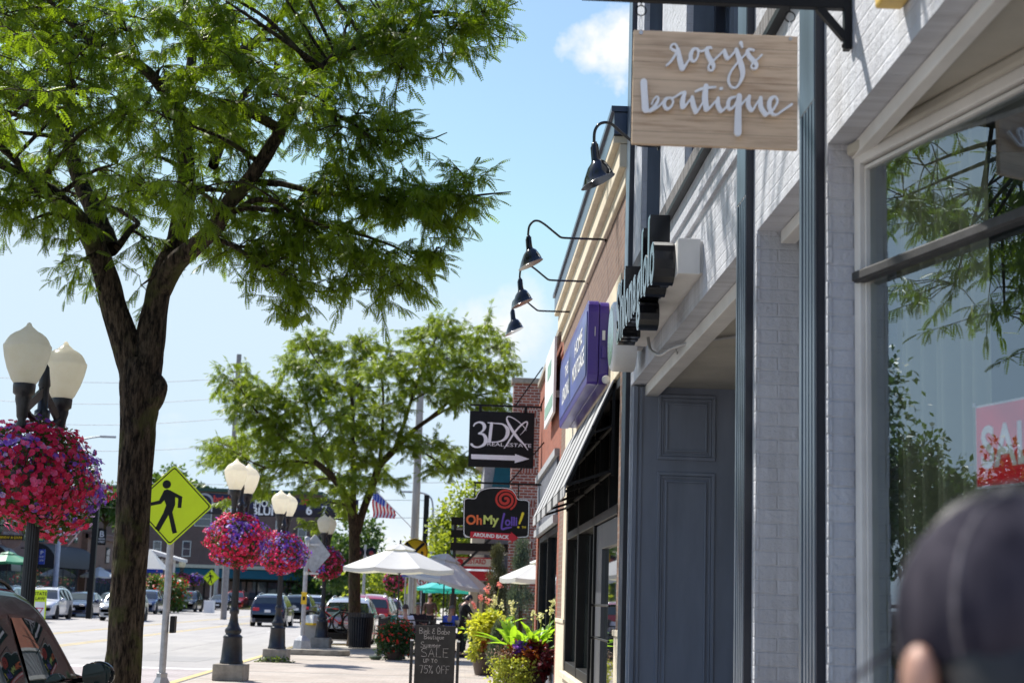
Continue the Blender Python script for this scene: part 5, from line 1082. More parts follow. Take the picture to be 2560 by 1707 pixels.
for y in (a0+.02, a0+1.3, a0+3.3, a0+5, a1-.02):
    p0, p1 = Vector(ap(y, .02, -.02)), Vector(ap(y, .98, -.02)); m.bar(p0, p1, .03); m.bar((1.49, y, 3.82), (1.49, y, 2.9), .03); m.bar((1.49, y, 2.95), p1, .03); m.bar((1.49, y, 3.4), (p0+p1)/2, .02)
for z, x in ((2.80, 1.045), (3.38, 1.29)): m.bar((x, a0, z), (x, a1, z), .03)
m.bar((1.48, a0, 2.95), (1.48, a1, 2.95), .03); m.bar((1.48, a0, 3.4), (1.48, a1, 3.4), .03); m.build('frame', M['black'], root)
m = MB(); q = at(1482, 985, Y=15.9); m.sphere((1.42, 15.75, 3.885), (.03,.03,.03)); m.lathe([(.0,0),(.045,.0),(.035,.05),(.02,.08)], (1.42, 15.7, 3.88), 14, axis='y'); tag(m.build('floodlight', M['offwhite']), 'small white floodlight under the purple sign', 'light')
# green and white sign on red brick
root = thing('banner_sign', (1.4, 26, 5.1), 'green and white flat sign high on the red brick shop', 'shop sign')
m = MB(); m.box(1.40, 1.44, 24.8, 27.4, 4.62, 5.85); m.box(1.44, 1.52, 25, 25.1, 4.9, 5.0); m.box(1.44, 1.52, 27, 27.1, 4.9, 5.0); m.build('panel', M['white'], root)
m = MB(); m.box(1.394, 1.399, 25.0, 27.2, 4.75, 4.95); m.box(1.394, 1.399, 25.6, 26.6, 5.35, 5.6); m.build('green_stripe', basic('pale_green', (.25,.42,.33), .5), root)
m = MB(); put_text(m, 'FRAMES', .4, frame((1.388, 26.1, 4.97), (0,-1,0), (0,0,1)), width=1.9, height=.3); 
# (unreadable in the photograph at this angle: kept as blank stripes)
# ------------------------------------------------------------------ real estate sign
def bracket_bar(parent, x0, x1, y, z, wallx, brace_to, brace_x, th=.035):
    m = MB(); m.box(x0, x1, y-th/2, y+th/2, z-th/2, z+th/2); m.box(wallx-.02, wallx, y-.05, y+.05, z-.08, z+.08); m.bar((brace_x, y-.03, z), (wallx, y-.03, brace_to), .024); m.build('bracket', M['black'], parent)
Y3 = 30.8
cs = [at(1100+x/3.563, 940+y/3.563, Y=Y3) for x, y in ((272,300),(848,335),(245,795),(825,832))]
x0, x1 = (cs[0].x+cs[2].x)/2, min((cs[1].x+cs[3].x)/2, 1.47); z1, z0 = (cs[0].z+cs[1].z)/2, (cs[2].z+cs[3].z)/2
root = thing('estate_sign', ((x0+x1)/2, Y3, z1), 'square black hanging sign reading 3DX REAL ESTATE with a white arrow', 'hanging sign')
m = MB(); m.box(x0, x1, Y3, Y3+.03, z0, z1); pl = m.build('panel', M['black'], root, bevel=.003, seg=1)
Ws, Hs = x1-x0, z1-z0
def e3(x, y): # crop coordinates -> sign u,v
    t = (y-300)/497; xl = 272-26*t; w_ = 577; u = (x-xl)/w_; v = (y-(300+36*u))/496; return u*Ws, (1-v)*Hs
FM = frame((x0, Y3-.004, z0), (1,0,0), (0,0,1)); m = MB(); kk = Ws/577; n = 0
for st in ([(302,438,10),(315,418,14),(350,405,14),(385,418,26),(398,450,30),(380,485,18),(345,505,10)], [(345,507,10),(385,515,22),(408,555,34),(395,600,28),(350,625,16),(305,622,16),(280,600,22)],
           [(462,420,26),(450,500,28),(440,578,28)], [(430,412,8),(500,420,10),(560,430,14),(600,470,32),(600,520,34),(570,565,22),(510,585,10),(425,582,8)],
           [(778,665,6),(740,610,14),(690,555,24),(640,480,26),(605,410,20),(598,378,12),(612,362,9),(650,375,8),(700,410,7),(745,455,6),(768,492,4)],
           [(568,645,6),(610,585,14),(665,505,16),(720,445,14),(765,415,12),(780,425,11),(765,470,8),(738,505,5),(712,530,3)]):
    ribbon(m, [(*e3(x, y), w_*kk) for x, y, w_ in st], FM, 8, z0=n*.0005); n += 1
cx_, cy_ = e3(615, 615); put_text(m, 'REAL ESTATE', .1, FM @ Matrix.Translation((cx_, cy_, .004)) @ Matrix.Rotation(math.radians(-0.5), 4, 'Z'), width=390*kk, height=32*kk)
ar = [e3(x, y) for x, y in ((275,688),(663,712),(663,697),(790,745),(660,778),(660,755),(276,730))]; m.add([FM @ Vector((a, b, .001)) for a, b in ar], [tuple(range(7))])
m.build('lettering', M['letterwhite'], pl)
bz3 = at(1270, 1015, Y=Y3).z; m = MB()
for u in (.16, .86): m.box(x0+u*Ws-.03, x0+u*Ws+.03, Y3, Y3+.02, z1-.02, bz3)
m.build('strap', M['black'], root); bracket_bar(root, at(1176, 1010, Y=Y3).x, 1.5, Y3, bz3, 1.515, bz3+.80, at(1288, 1012, Y=Y3).x)
# ------------------------------------------------------------------ lollipop sign
YL = 29.5
def lo(x, y): q = at(1100+x/3.563, 940+y/3.563, Y=YL); return (q.x, q.z)
poly = [(212,1425)]
poly = [(238,1440),(215,1420),(203,1395),(206,1110),(218,1090),(240,1082),(300,1085),(318,1070),(330,1040),(360,1010),(410,992),(470,985),(540,986),(600,990),(645,1005),(672,1035),(690,1075),(712,1095),(775,1100),(798,1115),(803,1140),(797,1400),(785,1428),(760,1440),(500,1445)]
root = thing('sweet_shop_sign', (lo(500, 1200)[0], YL, lo(500, 985)[1]), 'arched black hanging sign reading Oh My Lolli! with a red spiral', 'hanging sign')
pz = [lo(x, y) for x, y in poly]; m = MB(); m.prism(pz, YL, YL+.03); pl = m.build('panel', M['black'], root)
FMl = frame((0, YL-.004, 0), (1,0,0), (0,0,1)); kl = lo(600,1200)[0]-lo(500,1200)[0]; kl /= 100
c_ = Vector((*lo(500,1220),)); inn = [(c_.x+(a-c_.x)*.965, c_.y+(b-c_.y)*.96, 6*kl) for a, b in pz]; m = MB(); ribbon(m, inn+[inn[0], inn[1]], FMl, 4, dz=1e-6); m.build('outline', M['letterwhite'], pl)
sp = []
for k in range(46):
    t = k/45; a = math.radians(190)+t*2*PI*2.4; r = (12+88*t**.8); sp.append((*lo(582+r*math.cos(a+1.5), 1100-r*.95*math.sin(a+1.5)*-1), (26-10*t)*kl))
m = MB(); ribbon(m, sp, FMl, 4, z0=.001, dz=1e-6); m.build('spiral', M['red'], pl)
def ltext(s_, x, y, w_, h_, mat, nm, bold=.006):
    m = MB(); a, b = lo(x, y); put_text(m, s_, .2, frame((a, YL-.006, b), (1,0,.02), (-.02,0,1)), width=w_*kl, height=h_*kl, bold=bold); return m.build(nm, mat, pl)
ltext('Oh', 303, 1278, 140, 88, M['orange'], 'lettering'); ltext('My', 456, 1290, 138, 104, M['limepaint'], 'lettering')
ltext('olli', 633, 1292, 110, 82, M['purplepaint'], 'lettering')
m = MB(); ribbon(m, [(*lo(x, y), w_*kl) for x, y, w_ in ((572,1225,18),(556,1290,16),(550,1358,16),(590,1352,18),(635,1345,12))], FMl, 6, z0=.002); m.build('lettering', M['purplepaint'], pl)
m = MB(); ribbon(m, [(*lo(x, y), w_*kl) for x, y, w_ in ((738,1222,24),(722,1270,20),(706,1312,14))], FMl, 6, z0=.002); a, b = lo(698, 1344); m.add([(a+.02*math.cos(k*PI/8), YL-.006, b+.02*math.sin(k*PI/8)) for k in range(16)], [tuple(range(16))]); m.build('lettering', M['yellow'], pl)
ltext('TM', 745, 1345, 38, 20, M['yellow'], 'lettering', .002)
m = MB(); pts = [lo(x, y) for x, y in ((272,1382),(632,1402),(632,1385),(697,1440),(636,1484),(634,1462),(268,1438))]; m.prism(pts, YL-.030, YL-.012); rb = m.build('arrow_board', M['signred'], root)
m = MB(); a, b = lo(455, 1421); put_text(m, 'AROUND BACK', .1, frame((a, YL-.034, b), (1,0,-.045), (.045,0,1)), width=320*kl, height=34*kl, bold=.004); m.build('lettering', M['white'], rb)
bzl = at(1250, 1208, Y=YL).z; m = MB()
for x in (312, 700): a, _ = lo(x, 1000); m.box(a-.012, a+.012, YL, YL+.02, lo(x, 1075)[1]-.03, bzl)
m.build('strap', M['black'], root); bracket_bar(root, at(1184, 1207, Y=YL).x, 1.5, YL, bzl, 1.515, bzl+.80, at(1272, 1205, Y=YL).x)
# ------------------------------------------------------------------ SALE poster inside the display window
root = thing('sale_poster', wp(.80, .06, 2.4), 'red poster with white letters SALE inside the display window', 'poster')
def sp_(t_, z): return wp(t_, .05, z)
T0 = .80; a_z0, a_z1 = 2.095, 2.395; m = MB(); wbox(m, T0, T0+.49, .045, .048, a_z0, a_z1); pl = m.build('sheet', M['white'], root)
m = MB(); wbox(m, T0+.008, T0+.482, .0415, .044, a_z0+.008, a_z1-.008); m.build('red_field', M['salered'], pl)
c_ = Vector(wp(T0+.24, .040, (a_z0+a_z1)/2-.005)); m = MB(); put_text(m, 'SALE', .2, frame(c_, dv, (0,0,1)), width=.40, height=.155, bold=.004); m.build('lettering', M['white'], pl)
m = MB(); m.box(wp(T0,.04,0)[0]-.004, wp(T0,.04,0)[0]+.004, wp(T0,.04,0)[1]-.004, wp(T0,.04,0)[1]+.004, 2.39, 2.405); m.build('suction_hook', M['white'], pl)
# ------------------------------------------------------------------ chalkboard
BY = 23.3; cA = at(1040, 1561, Y=BY); cB = at(1140, 1561, Y=BY)
root = thing('sidewalk_chalkboard', ((cA.x+cB.x)/2, BY, 0), 'black chalkboard advertising a summer sale in handwriting, on the pavement', 'sandwich board')
m = MB(); m.box(cA.x, cB.x, BY, BY+.03, .12, cA.z-.002); pl = m.build('board', M['chalk'], root, bevel=.004)
for x in (at(1030, 1600, Y=BY).x, at(1146, 1600, Y=BY).x):
    m = MB(); m.box(x-.022, x+.022, BY+.0, BY+.04, 0, at(1000, 1600, Y=BY).z); m.build('post', M['ironblack'], root, bevel=.005)
    m = MB(); m.box(x-.025, x+.025, BY-.005, BY+.045, at(1000, 1600, Y=BY).z, at(1000, 1600, Y=BY).z+.02); m.build('post_cap', M['white'], root)
    m = MB(); m.box(x-.03, x+.03, BY-.25, BY+.3, 0, .03); m.build('foot', M['ironblack'], root)
G = {'B': [[(0,0),(0,1),(.5,.9),(.45,.6),(.05,.52)],[(.05,.52),(.6,.4),(.5,.08),(0,0)]], 'i': [[(.1,0),(.1,.5)],[(.1,.7),(.1,.72)]], 'n': [[(0,0),(0,.5)],[(0,.35),(.2,.5),(.35,.4),(.35,0)]], 'k': [[(0,0),(0,1)],[(.35,.5),(.02,.25),(.38,0)]],
 '&': [[(.5,.85),(.15,.85),(.2,.55),(.45,.5)],[(.2,.5),(.02,.2),(.2,0),(.55,.12)]], 'a': [[(.4,.5),(.1,.45),(0,.2),(.15,0),(.4,.2)],[(.42,.5),(.42,0)]], 'b': [[(0,1),(0,0),(.3,.02),(.4,.3),(.2,.48),(0,.35)]], 'e': [[(0,.28),(.38,.3),(.3,.5),(.05,.4),(.02,.1),(.35,.02)]], 's': [[(.35,.48),(.1,.5),(.08,.32),(.35,.2),(.3,.02),(0,.03)]],
 'o': [[(.2,.5),(0,.25),(.2,0),(.4,.25),(.2,.5)]], 'u': [[(0,.5),(.02,.1),(.2,0),(.38,.15)],[(.4,.5),(.4,0)]], 't': [[(.15,.8),(.15,.05),(.3,0)],[(0,.52),(.32,.54)]], 'q': [[(.4,.5),(.1,.45),(0,.2),(.15,0),(.4,.2)],[(.42,.5),(.42,-.4),(.55,-.25)]],
 'S': [[(.55,.9),(.3,1),(.05,.85),(.1,.6),(.5,.4),(.55,.12),(.3,0),(0,.08)]], 'm': [[(0,0),(0,.5)],[(0,.35),(.15,.5),(.26,.4),(.26,0)],[(.26,.35),(.42,.5),(.54,.4),(.54,0)]], 'r': [[(0,0),(0,.5)],[(0,.3),(.15,.48),(.3,.45)]],
 'A': [[(0,0),(.3,1),(.6,0)],[(.12,.35),(.5,.35)]], 'L': [[(0,1),(0,0),(.5,0)]], 'E': [[(.5,1),(0,1),(0,0),(.5,0)],[(0,.52),(.4,.52)]], 'U': [[(0,1),(0,.2),(.25,0),(.5,.2),(.5,1)]], 'P': [[(0,0),(0,1)],[(0,1),(.5,.85),(.4,.5),(0,.48)]],
 'T': [[(0,1),(.6,1)],[(.3,1),(.3,0)]], 'O': [[(.3,1),(0,.5),(.3,0),(.6,.5),(.3,1)]], '7': [[(0,.98),(.5,1),(.2,0)]], '5': [[(.5,1),(.1,1),(.05,.55),(.4,.6),(.5,.25),(.25,0),(0,.08)]], '%': [[(.5,1),(.05,0)],[(.1,1),(0,.85),(.1,.7),(.2,.85),(.1,1)],[(.5,.3),(.4,.15),(.5,0),(.6,.15),(.5,.3)]], 'F': [[(0,0),(0,1),(.5,1)],[(0,.52),(.4,.52)]]}
FB = frame((0, BY-.002, 0), (1,0,0), (0,0,1)); m = MB(); hh = random.Random(2)
def chalk_line(s_, px0, px1, py0, py1):
    a = at(1000+px0/7.573, 1500+py1/7.573, Y=BY); b = at(1000+px1/7.573, 1500+py0/7.573, Y=BY); W_ = b.x-a.x; H_ = b.z-a.z
    adv = [.35 if c == ' ' else max(p[0] for st in G[c] for p in st)+.22 for c in s_]; tot = sum(adv)-.22; x = 0; sc = W_/tot
    for c, ad in zip(s_, adv):
        if c != ' ':
            for st in G[c]:
                pts = [(a.x+(x+p[0]+hh.uniform(-.02,.02))*sc, a.z+(p[1]+hh.uniform(-.02,.02))*H_, .0065) for p in st]
                ribbon(m, pts, FB, 4 if len(pts) > 2 and c not in 'ALEFT7' else 1, z0=.0002+.0001*hh.random())
        x += ad
for a_ in (('Bink & Babe', 370, 940, 530, 625), ('Boutique', 460, 830, 650, 725), ('Summer', 395, 770, 790, 885), ('SALE', 400, 910, 915, 1060), ('UP TO', 445, 705, 1110, 1170), ('75% OFF', 370, 935, 1240, 1370)): chalk_line(*a_)
m.build('handwriting', M['chalkwhite'], pl)
# ------------------------------------------------------------------ vehicles
PROF = {
 'suv': dict(L=4.6, W=1.86, belt=1.0, top=[(0,.5),(.03,.95),(.12,1.12),(.45,1.5),(.8,1.62),(1.6,1.68),(2.3,1.66),(2.7,1.58),(3.0,1.40),(3.45,1.05),(3.65,1.0),(4.2,.93),(4.5,.78),(4.6,.52)], rg=(.16,.44), ws=(2.78,3.42), axles=(.85,3.65), wr=.36, tum=.42,
   win=[[(.55,1.04),(.62,1.36),(.95,1.52),(1.18,1.54),(1.18,1.02)],[(1.25,1.02),(1.25,1.545),(2.05,1.56),(2.05,1.02)],[(2.12,1.02),(2.12,1.555),(2.45,1.53),(2.72,1.44),(3.0,1.25),(3.2,1.05)]]),
 'sedan': dict(L=4.7, W=1.82, belt=.93, top=[(0,.5),(.03,.85),(.15,1.0),(.8,1.04),(1.35,1.33),(1.8,1.43),(2.3,1.45),(2.7,1.38),(3.05,1.19),(3.45,.97),(4.2,.86),(4.6,.72),(4.7,.5)], rg=(.85,1.36), ws=(2.74,3.40), axles=(.9,3.75), wr=.33, tum=.42,
   win=[[(1.15,.99),(1.5,1.27),(1.75,1.33),(1.98,1.345),(1.98,.96)],[(2.05,.96),(2.05,1.345),(2.4,1.34),(2.65,1.28),(2.95,1.12),(3.12,.97)]]),
 'near': dict(L=4.5, W=1.86, belt=.93, top=[(0,.5),(.03,.95),(.12,1.12),(.45,1.46),(.8,1.57),(1.4,1.635),(1.9,1.64),(2.35,1.62),(2.65,1.57),(2.85,1.50),(3.0,1.42),(3.24,1.19),(3.42,.99),(3.55,.96),(4.0,.90),(4.4,.74),(4.5,.5)], rg=(.16,.44), ws=(2.86,3.40), axles=(.85,3.6), wr=.35, tum=.38,
   win=[[(.62,.98),(.75,1.25),(1.2,1.39),(1.92,1.41),(1.92,.93)],[(2.04,.93),(2.04,1.41),(2.4,1.40),(2.66,1.37),(2.88,1.28),(3.06,1.16),(3.22,1.01),(3.26,.93)]])}
def make_car(kind, paint, label, cat='car', group=None, sc=1.0, detail=1, glass=None, rails=True):
    p = PROF[kind]; L, W_ = p['L'], p['W']; belt = p['belt']; glass = glass or M['carglass']
    root = thing('parked_car', (0,0,0), label, cat, group)
    ty = [a for a, b in p['top']]; tz = [b for a, b in p['top']]
    def top(y): return float(np.interp(y, ty, tz))
    def wb_(y): e = min(y, L-y); return W_/2*(1-.16*max(0, 1-e/.45)**2)
    def wid(y, z): w = wb_(y); return w - p['tum']*max(0, z-belt) - .10*max(0, .35-z)/.35
    def gy(): return sorted(set([0, .01, .04, .09, .15]+[i*L/44 for i in range(45)]+[L-.01, L-.04, L-.1]))
    Y = gy(); rings = []
    for y in Y:
        t = top(y); c = max(.0, .025 if t > belt+.1 else .015); zs = [.22, .3, .5, .62] + [min(t-.07, max(.62, q)) for q in (.75, belt-.03, belt)]
        zs += [min(t-.07, belt+(t-.07-belt)*q) if t-.07 > belt else t-.07 for q in (.33, .66, 1)]
        r = [(0, .2)] + [(wid(y, z), z) for z in zs]; w = wid(y, max(.3, t-.07))
        r += [(w-.015, t-.035), (w-.05, t-.012), (w*.72, t+.001), (w*.36, t+c*.8), (0, t+c)]
        rings.append(r)
    n = len(rings[0]); vs = []; 
    for y, r in zip(Y, rings): vs += [(-x, y, z) for x, z in r] + [(x, y, z) for x, z in r[1:-1][::-1]]
    k = 2*n-2; m = MB(); m.add(vs, [(i*k+j, i*k+(j+1)%k, (i+1)*k+(j+1)%k, (i+1)*k+j) for i in range(len(Y)-1) for j in range(k)], True)
    m.add(vs[:k], [tuple(range(k))], False); m.add(vs[-k:], [tuple(range(k))[::-1]], False)
    body = m.build('body', paint, root)
    if detail:
        m = MB()
        for s in (-1, 1):
            for yy in ((p['win'][0][-1][0]+.035), (p['win'][-1][-1][0]+.12)): m.bar((s*(wid(yy, .6)+.001), yy, .35), (s*(wid(yy, belt)+.001), yy, belt-.02), .006, .006)
        m.build('door_seam', M['black'], body)
        for s in (-1, 1):
            for w_ in p['win'][-2:]:
                yy = w_[0][0]+.12 if w_ is p['win'][-1] else w_[0][0]+.15; m = MB(); m.bar((s*(wid(yy, .84)+.012), yy, belt-.10), (s*(wid(yy, .84)+.012), yy+.17, belt-.10), .02, .03); m.build('door_handle', paint, body)
    for s in (-1, 1):
        for w_ in p['win']:
            m = MB(); ys = [q[0] for q in w_]; ya, yb = min(ys), max(ys); N_ = len(w_)
            def span(y, w_=w_, N_=N_):
                zs = []
                for i in range(N_):
                    (p0, q0), (p1, q1) = w_[i], w_[(i+1)%N_]
                    if min(p0, p1)-1e-9 <= y <= max(p0, p1)+1e-9:
                        zs += [q0, q1] if abs(p1-p0) < 1e-6 else [q0+(q1-q0)*(y-p0)/(p1-p0)]
                return min(zs), max(zs)
            def fn(u, v):
                y = ya+(yb-ya)*u; z0, z1 = span(y); z = z0+(z1-z0)*v; hz = (z-belt)/.5
                return (s*(wid(y, z)+.006+.010*max(0, hz)*(1-max(0, min(1, hz)))*4*.8+.012*math.sin(PI*u)), y, z)
            m.grid(fn, 22, 12); m.build('side_window', glass, root)
        m = MB()
        for w_ in p['win']:
            cy_ = sum(a for a, b in w_)/len(w_); cz_ = sum(b for a, b in w_)/len(w_)
            q = [(a+(a-cy_)/abs(a-cy_+1e-6)*.035, b+(b-cz_)/abs(b-cz_+1e-6)*.028) for a, b in w_]; m.add([(s*(wid(y, z)+.003), y, z) for y, z in q], [tuple(range(len(q)))])
        m.build('window_trim', M['blackgloss'], root)
    def topglass(y0, y1, nm, ins=.09):
        m = MB()
        def fn(u, v):
            y = y0+(y1-y0)*v; t = top(y); w = wid(y, t-.07)-ins; x = (2*u-1)*w; dn = .026 - .02*(2*u-1)**2; return (x, y+(.004 if nm == 'windscreen' else -.004), t+dn+.004)
        m.grid(fn, 10, 6); return m.build(nm, glass, root)
    topglass(*p['ws'], 'windscreen'); topglass(*p['rg'], 'rear_window')
    for s in (-1, 1):
        for ay in p['axles']:
            r = p['wr']; xw = s*(wid(ay, .5)-.10)
            m = MB(); m.lathe([(0, s*(wid(ay, .5)+.003)), (r+.065, s*(wid(ay, .5)+.003))], (0, ay, r), 28, axis='x'); m.build('arch_shade_disc', M['black'], body)  # flat black disc on the body, painted in for the shade inside the arch
            m = MB(); m.lathe([(r*.62, -.11), (r*.93, -.11), (r, -.08), (r, .08), (r*.93, .11), (r*.66, .11), (r*.62, .09)], (xw, ay, r), 30, axis='x'); wh = m.build('wheel', M['rubber'], root)
            m = MB(); m.lathe([(0, s*.085), (r*.16, s*.09), (r*.2, s*.06), (r*.6, s*.05), (r*.66, s*.108)], (xw, ay, r), 30, axis='x')
            for k_ in range(5):
                a = 2*PI*k_/5; m.bar((xw+s*.10, ay+math.cos(a)*r*.1, r+math.sin(a)*r*.1), (xw+s*.10, ay+math.cos(a)*r*.62, r+math.sin(a)*r*.62), .05, .02, up=(1,0,0))
            m.build('rim', M['steel'], wh)
        m = MB(); zt = .88 if kind != 'sedan' else .82; m.box(s*(wb_(.02)-.36), s*(wb_(.02)-.02), -.012, .10, zt-.07, zt+.09); m.build('tail_light', M['signred'], root, bevel=.03)
        m = MB(); m.box(s*(wb_(L)-.38), s*(wb_(L)-.05), L-.20, L+.012, .66, .77); m.build('headlight', M['steel'], root, bevel=.04)
        my = p['win'][-1][-1][0]-.12 + (.16 if kind == 'near' else 0); mx_ = wid(my, belt)+(.20 if kind == 'near' else .11); 
        m = MB(); m.T = Matrix.Translation((s*mx_, my+.05, belt+.02)) @ Matrix.Diagonal((1, .55, .72, 1)); m.sphere((0,0,0), (.135,.15,.15), 18, 12); m.T = None; m.bar((s*(mx_-.1), my+.06, belt-.02), (s*(mx_-.24), my+.1, belt-.05), .05, .04); mi = m.build('wing_mirror', M['blackgloss'] if kind == 'near' else paint, root)
        m = MB(); m.prism([(s*mx_+a, belt+.02+b) for a, b in ((-.105,-.07),(-.115,.0),(-.11,.09),(-.08,.12),(.06,.115),(.105,.08),(.115,0),(.10,-.07),(.07,-.10),(-.08,-.10))], my-.036, my-.02); o_ = m.build('mirror_glass', M['steel'] if kind != 'near' else darkglass('mirror_glass', (.012,.03,.03), 1.7), mi)
        for v in o_.data.vertices: v.co.z = belt+.02+(v.co.z-belt-.02)*.74
    m = MB(); m.box(-.16, .16, -.02, .0, .74, .88); m.build('licence_plate', M['white'], root)
    m = MB(); m.box(-.16, .16, L, L+.02, .42, .54); m.build('licence_plate', M['white'], root)
    m = MB(); m.box(-.42, .42, L-.06, L+.006, .55, .72); m.box(-.6, .6, L-.06, L+.008, .28, .42); m.build('grille', M['black'], root, bevel=.02)
    m = MB(); m.box(-.62, .62, -.018, .05, .26, .44); m.build('rear_bumper', M['black'], root, bevel=.02)
    if kind != 'sedan' and rails:
        for s in (-1, 1):
            m = MB(); pts = [(s*(wid(y, top(y)-.07)-.12), y, top(y)+z) for y, z in ((.75, .0), (.95, .05), (1.7, .055), (2.35, .05), (2.62, .01))]; m.tube(crom(pts, 5), .016, 6); m.build('roof_rail', M['black'] if kind == 'near' else M['steel'], root)
    return root
def car_at(root, cx, y0, facing, z=-.13, sc=1.0):
    """facing 1: away from the camera, rear bumper at y0; -1: towards the camera, nose at y0"""
    if facing > 0: place(root, (cx, y0, z), 0, sc)
    else: place(root, (cx, y0+PROF['suv']['L']*sc, z), PI, sc)
    return root
P_ = {n: carpaint('paint_'+n, c, mt) for n, c, mt in (('black',(.006,.0065,.009),.1), ('silver',(.50,.51,.53),.5), ('white',(.68,.69,.71),.1), ('navy',(.012,.018,.05),.3), ('blue',(.03,.05,.12),.4), ('grey',(.16,.17,.19),.5), ('red',(.36,.012,.02),.2), ('maroon',(.10,.012,.03),.3), ('tan',(.34,.31,.27),.4))}
ng = darkglass('near_car_glass', (.012,.035,.032), 1.9)
c = make_car('near', basic('near_black_paint', (.004,.0045,.006), .12, var=.03, spec=.22, coat=.12), 'glossy black crossover parked in the bottom left corner, mirror towards the tree', 'car', glass=ng)
place(c, (-4.02, 9.70, -.0))
G1 = 'cars parked along the far side of the street'; G2 = 'vehicles in the lanes and near parking bay'
for kind, col, cx, y, f, lab, g in (
  ('suv','white', -22.2, 84.2, -1, 'white SUV parked across the street, right of the nearest lamp post', G1),
  ('sedan','blue', -22.2, 92.3, -1, 'blue-grey sedan with flag reflections in its windscreen, left of the big tree trunk', G1),
  ('suv','white', -22.3, 75.8, -1, 'white car at the left edge, mostly hidden by the lamp post', G1),
  ('suv','silver', -18.3, 85.5, -1, 'silver-white crossover passing behind the dark tree trunk', G2),
  ('suv','black', -22.2, 129, -1, 'dark SUV facing the camera between the yellow sign post and the small distant sign', G1),
  ('sedan','navy', -22.0, 146, -1, 'dark blue sedan parked right of the small distant pedestrian sign', G1),
  ('suv','red', -22.2, 157, -1, 'red car roof showing behind the distant dark blue sedan', G1),
  ('sedan','grey', -22.2, 101, -1, 'grey sedan parked across the street just right of the big tree trunk', G1),
  ('suv','blue', -22.2, 112, -1, 'blue SUV parked across the street beside the flowering shrubs', G1),
  ('suv','navy', -9.9, 83, 1, 'dark compact SUV seen from behind, driving away between the first two lamp posts', G2),
  ('suv','black', -9.85, 97, 1, 'black car ahead of the dark compact SUV', G2),
  ('suv','silver', -10.3, 112, 1, 'pale car farther ahead in the traffic lane', G2),
  ('suv','silver', -3.80, 54.6, 1, 'silver SUV carrying two bicycles on its rear rack', G2),
  ('suv','red', -3.72, 65.5, 1, 'red SUV parked beyond the silver one with bicycles', G2),
  ('suv','grey', -3.8, 73.5, 1, 'grey car parked beyond the red SUV', G2),
  ('suv','maroon', -3.78, 82.5, 1, 'maroon car parked last before the concrete pole', G2)):
    car_at(make_car(kind, P_[col], lab, 'car', g, detail=1 if y < 90 else 0), cx, y, f, sc=1.08 if col == 'red' else 1.0)
# ------------------------------------------------------------------ bicycles on the rack
def bicycle(loc, rz, mat, label, flip=1):
    root = thing('bicycle', (0,0,0), label, 'bicycle', 'bicycles on the car rack'); R_ = .345; wbse = 1.08
    for x, nm in ((0, 'rear_wheel'), (wbse, 'front_wheel')):
        m = MB(); m.tube([(x+R_*math.cos(2*PI*k/36), 0, R_+R_*math.sin(2*PI*k/36)) for k in range(37)], .024, 8, cap=False); w_ = m.build(nm, M['rubber'], root)
        m = MB(); m.tube([(x+(R_-.03)*math.cos(2*PI*k/36), 0, R_+(R_-.03)*math.sin(2*PI*k/36)) for k in range(37)], .010, 6, cap=False); m.lathe([(0,-.04),(.02,-.04),(.02,.04),(0,.04)], (x, 0, R_), 10, axis='y')
        for k in range(14): a = 2*PI*k/14; m.tube([(x, .02*(-1)**k, R_), (x+(R_-.03)*math.cos(a), 0, R_+(R_-.03)*math.sin(a))], .0025, 3, cap=False)
        m.build('rim', M['black'], w_)
    bb = (.42, 0, .30); st = (.26, 0, .80); hd = (.93, 0, .86); hb = (.97, 0, .72); m = MB()
    for a, b, r in ((bb, st, .017), (bb, hb, .022), ((.28,0,.74), hd, .018), (hd, hb, .022)): m.tube([a, b], r, 8)
    for s in (-1, 1): m.tube([(0, s*.05, R_), (bb[0], s*.03, bb[2])], .010, 6); m.tube([(0, s*.05, R_), (.28, s*.02, .74)], .009, 6)
    m.build('frame', mat, root)
    m = MB(); 
    for s in (-1, 1): m.tube([(wbse, s*.06, R_), (.985, s*.05, .68)], .016, 8)
    m.tube([(.985, -.06, .69), (.985, .06, .69)], .02, 8); m.build('fork', M['black'], root)
    m = MB(); m.tube([(.92,0,.86),(.90,0,.98)], .014, 8); m.tube([(.90,-.36,.99),(.92,-.2,1.0),(.95,0,.98),(.92,.2,1.0),(.90,.36,.99)], .012, 8); m.build('handlebar', M['black'], root)
    m = MB(); m.tube([st, (.23,0,.92)], .012, 8); m.box(.10, .36, -.05, .05, .92, .95); m.build('saddle', M['black'], root, bevel=.015)
    m = MB(); m.lathe([(0,-.045),(.085,-.045),(.085,-.04),(0,-.04)], (bb[0], 0, bb[2]), 20, axis='y'); m.bar((bb[0],-.06,bb[2]), (bb[0]+.12,-.06,bb[2]-.12), .02); m.bar((bb[0],.06,bb[2]), (bb[0]-.12,.06,bb[2]+.12), .02); m.box(bb[0]+.08, bb[0]+.16, -.15, -.06, bb[2]-.13, bb[2]-.11); m.build('crankset', M['black'], root)
    place(root, loc, rz); return root
bicycle((-4.95, 53.75, .38), 0, basic('bike_teal', (.02,.10,.11), .35), 'dark teal mountain bicycle hanging nearest on the silver SUV rack')
bicycle((-3.55, 54.05, .36), PI, M['red'], 'red bicycle hanging behind the teal one on the rack')
root = thing('bicycle_rack', (-3.9, 54.3, .3), 'black bicycle rack on the back of the silver SUV', 'bicycle rack')
m = MB(); m.box(-3.93, -3.87, 53.6, 54.6, .32, .38); m.box(-4.9, -2.9, 53.72, 53.78, .33, .37); m.box(-4.7, -2.9, 54.02, 54.08, .33, .36); m.build('tray', M['black'], root)
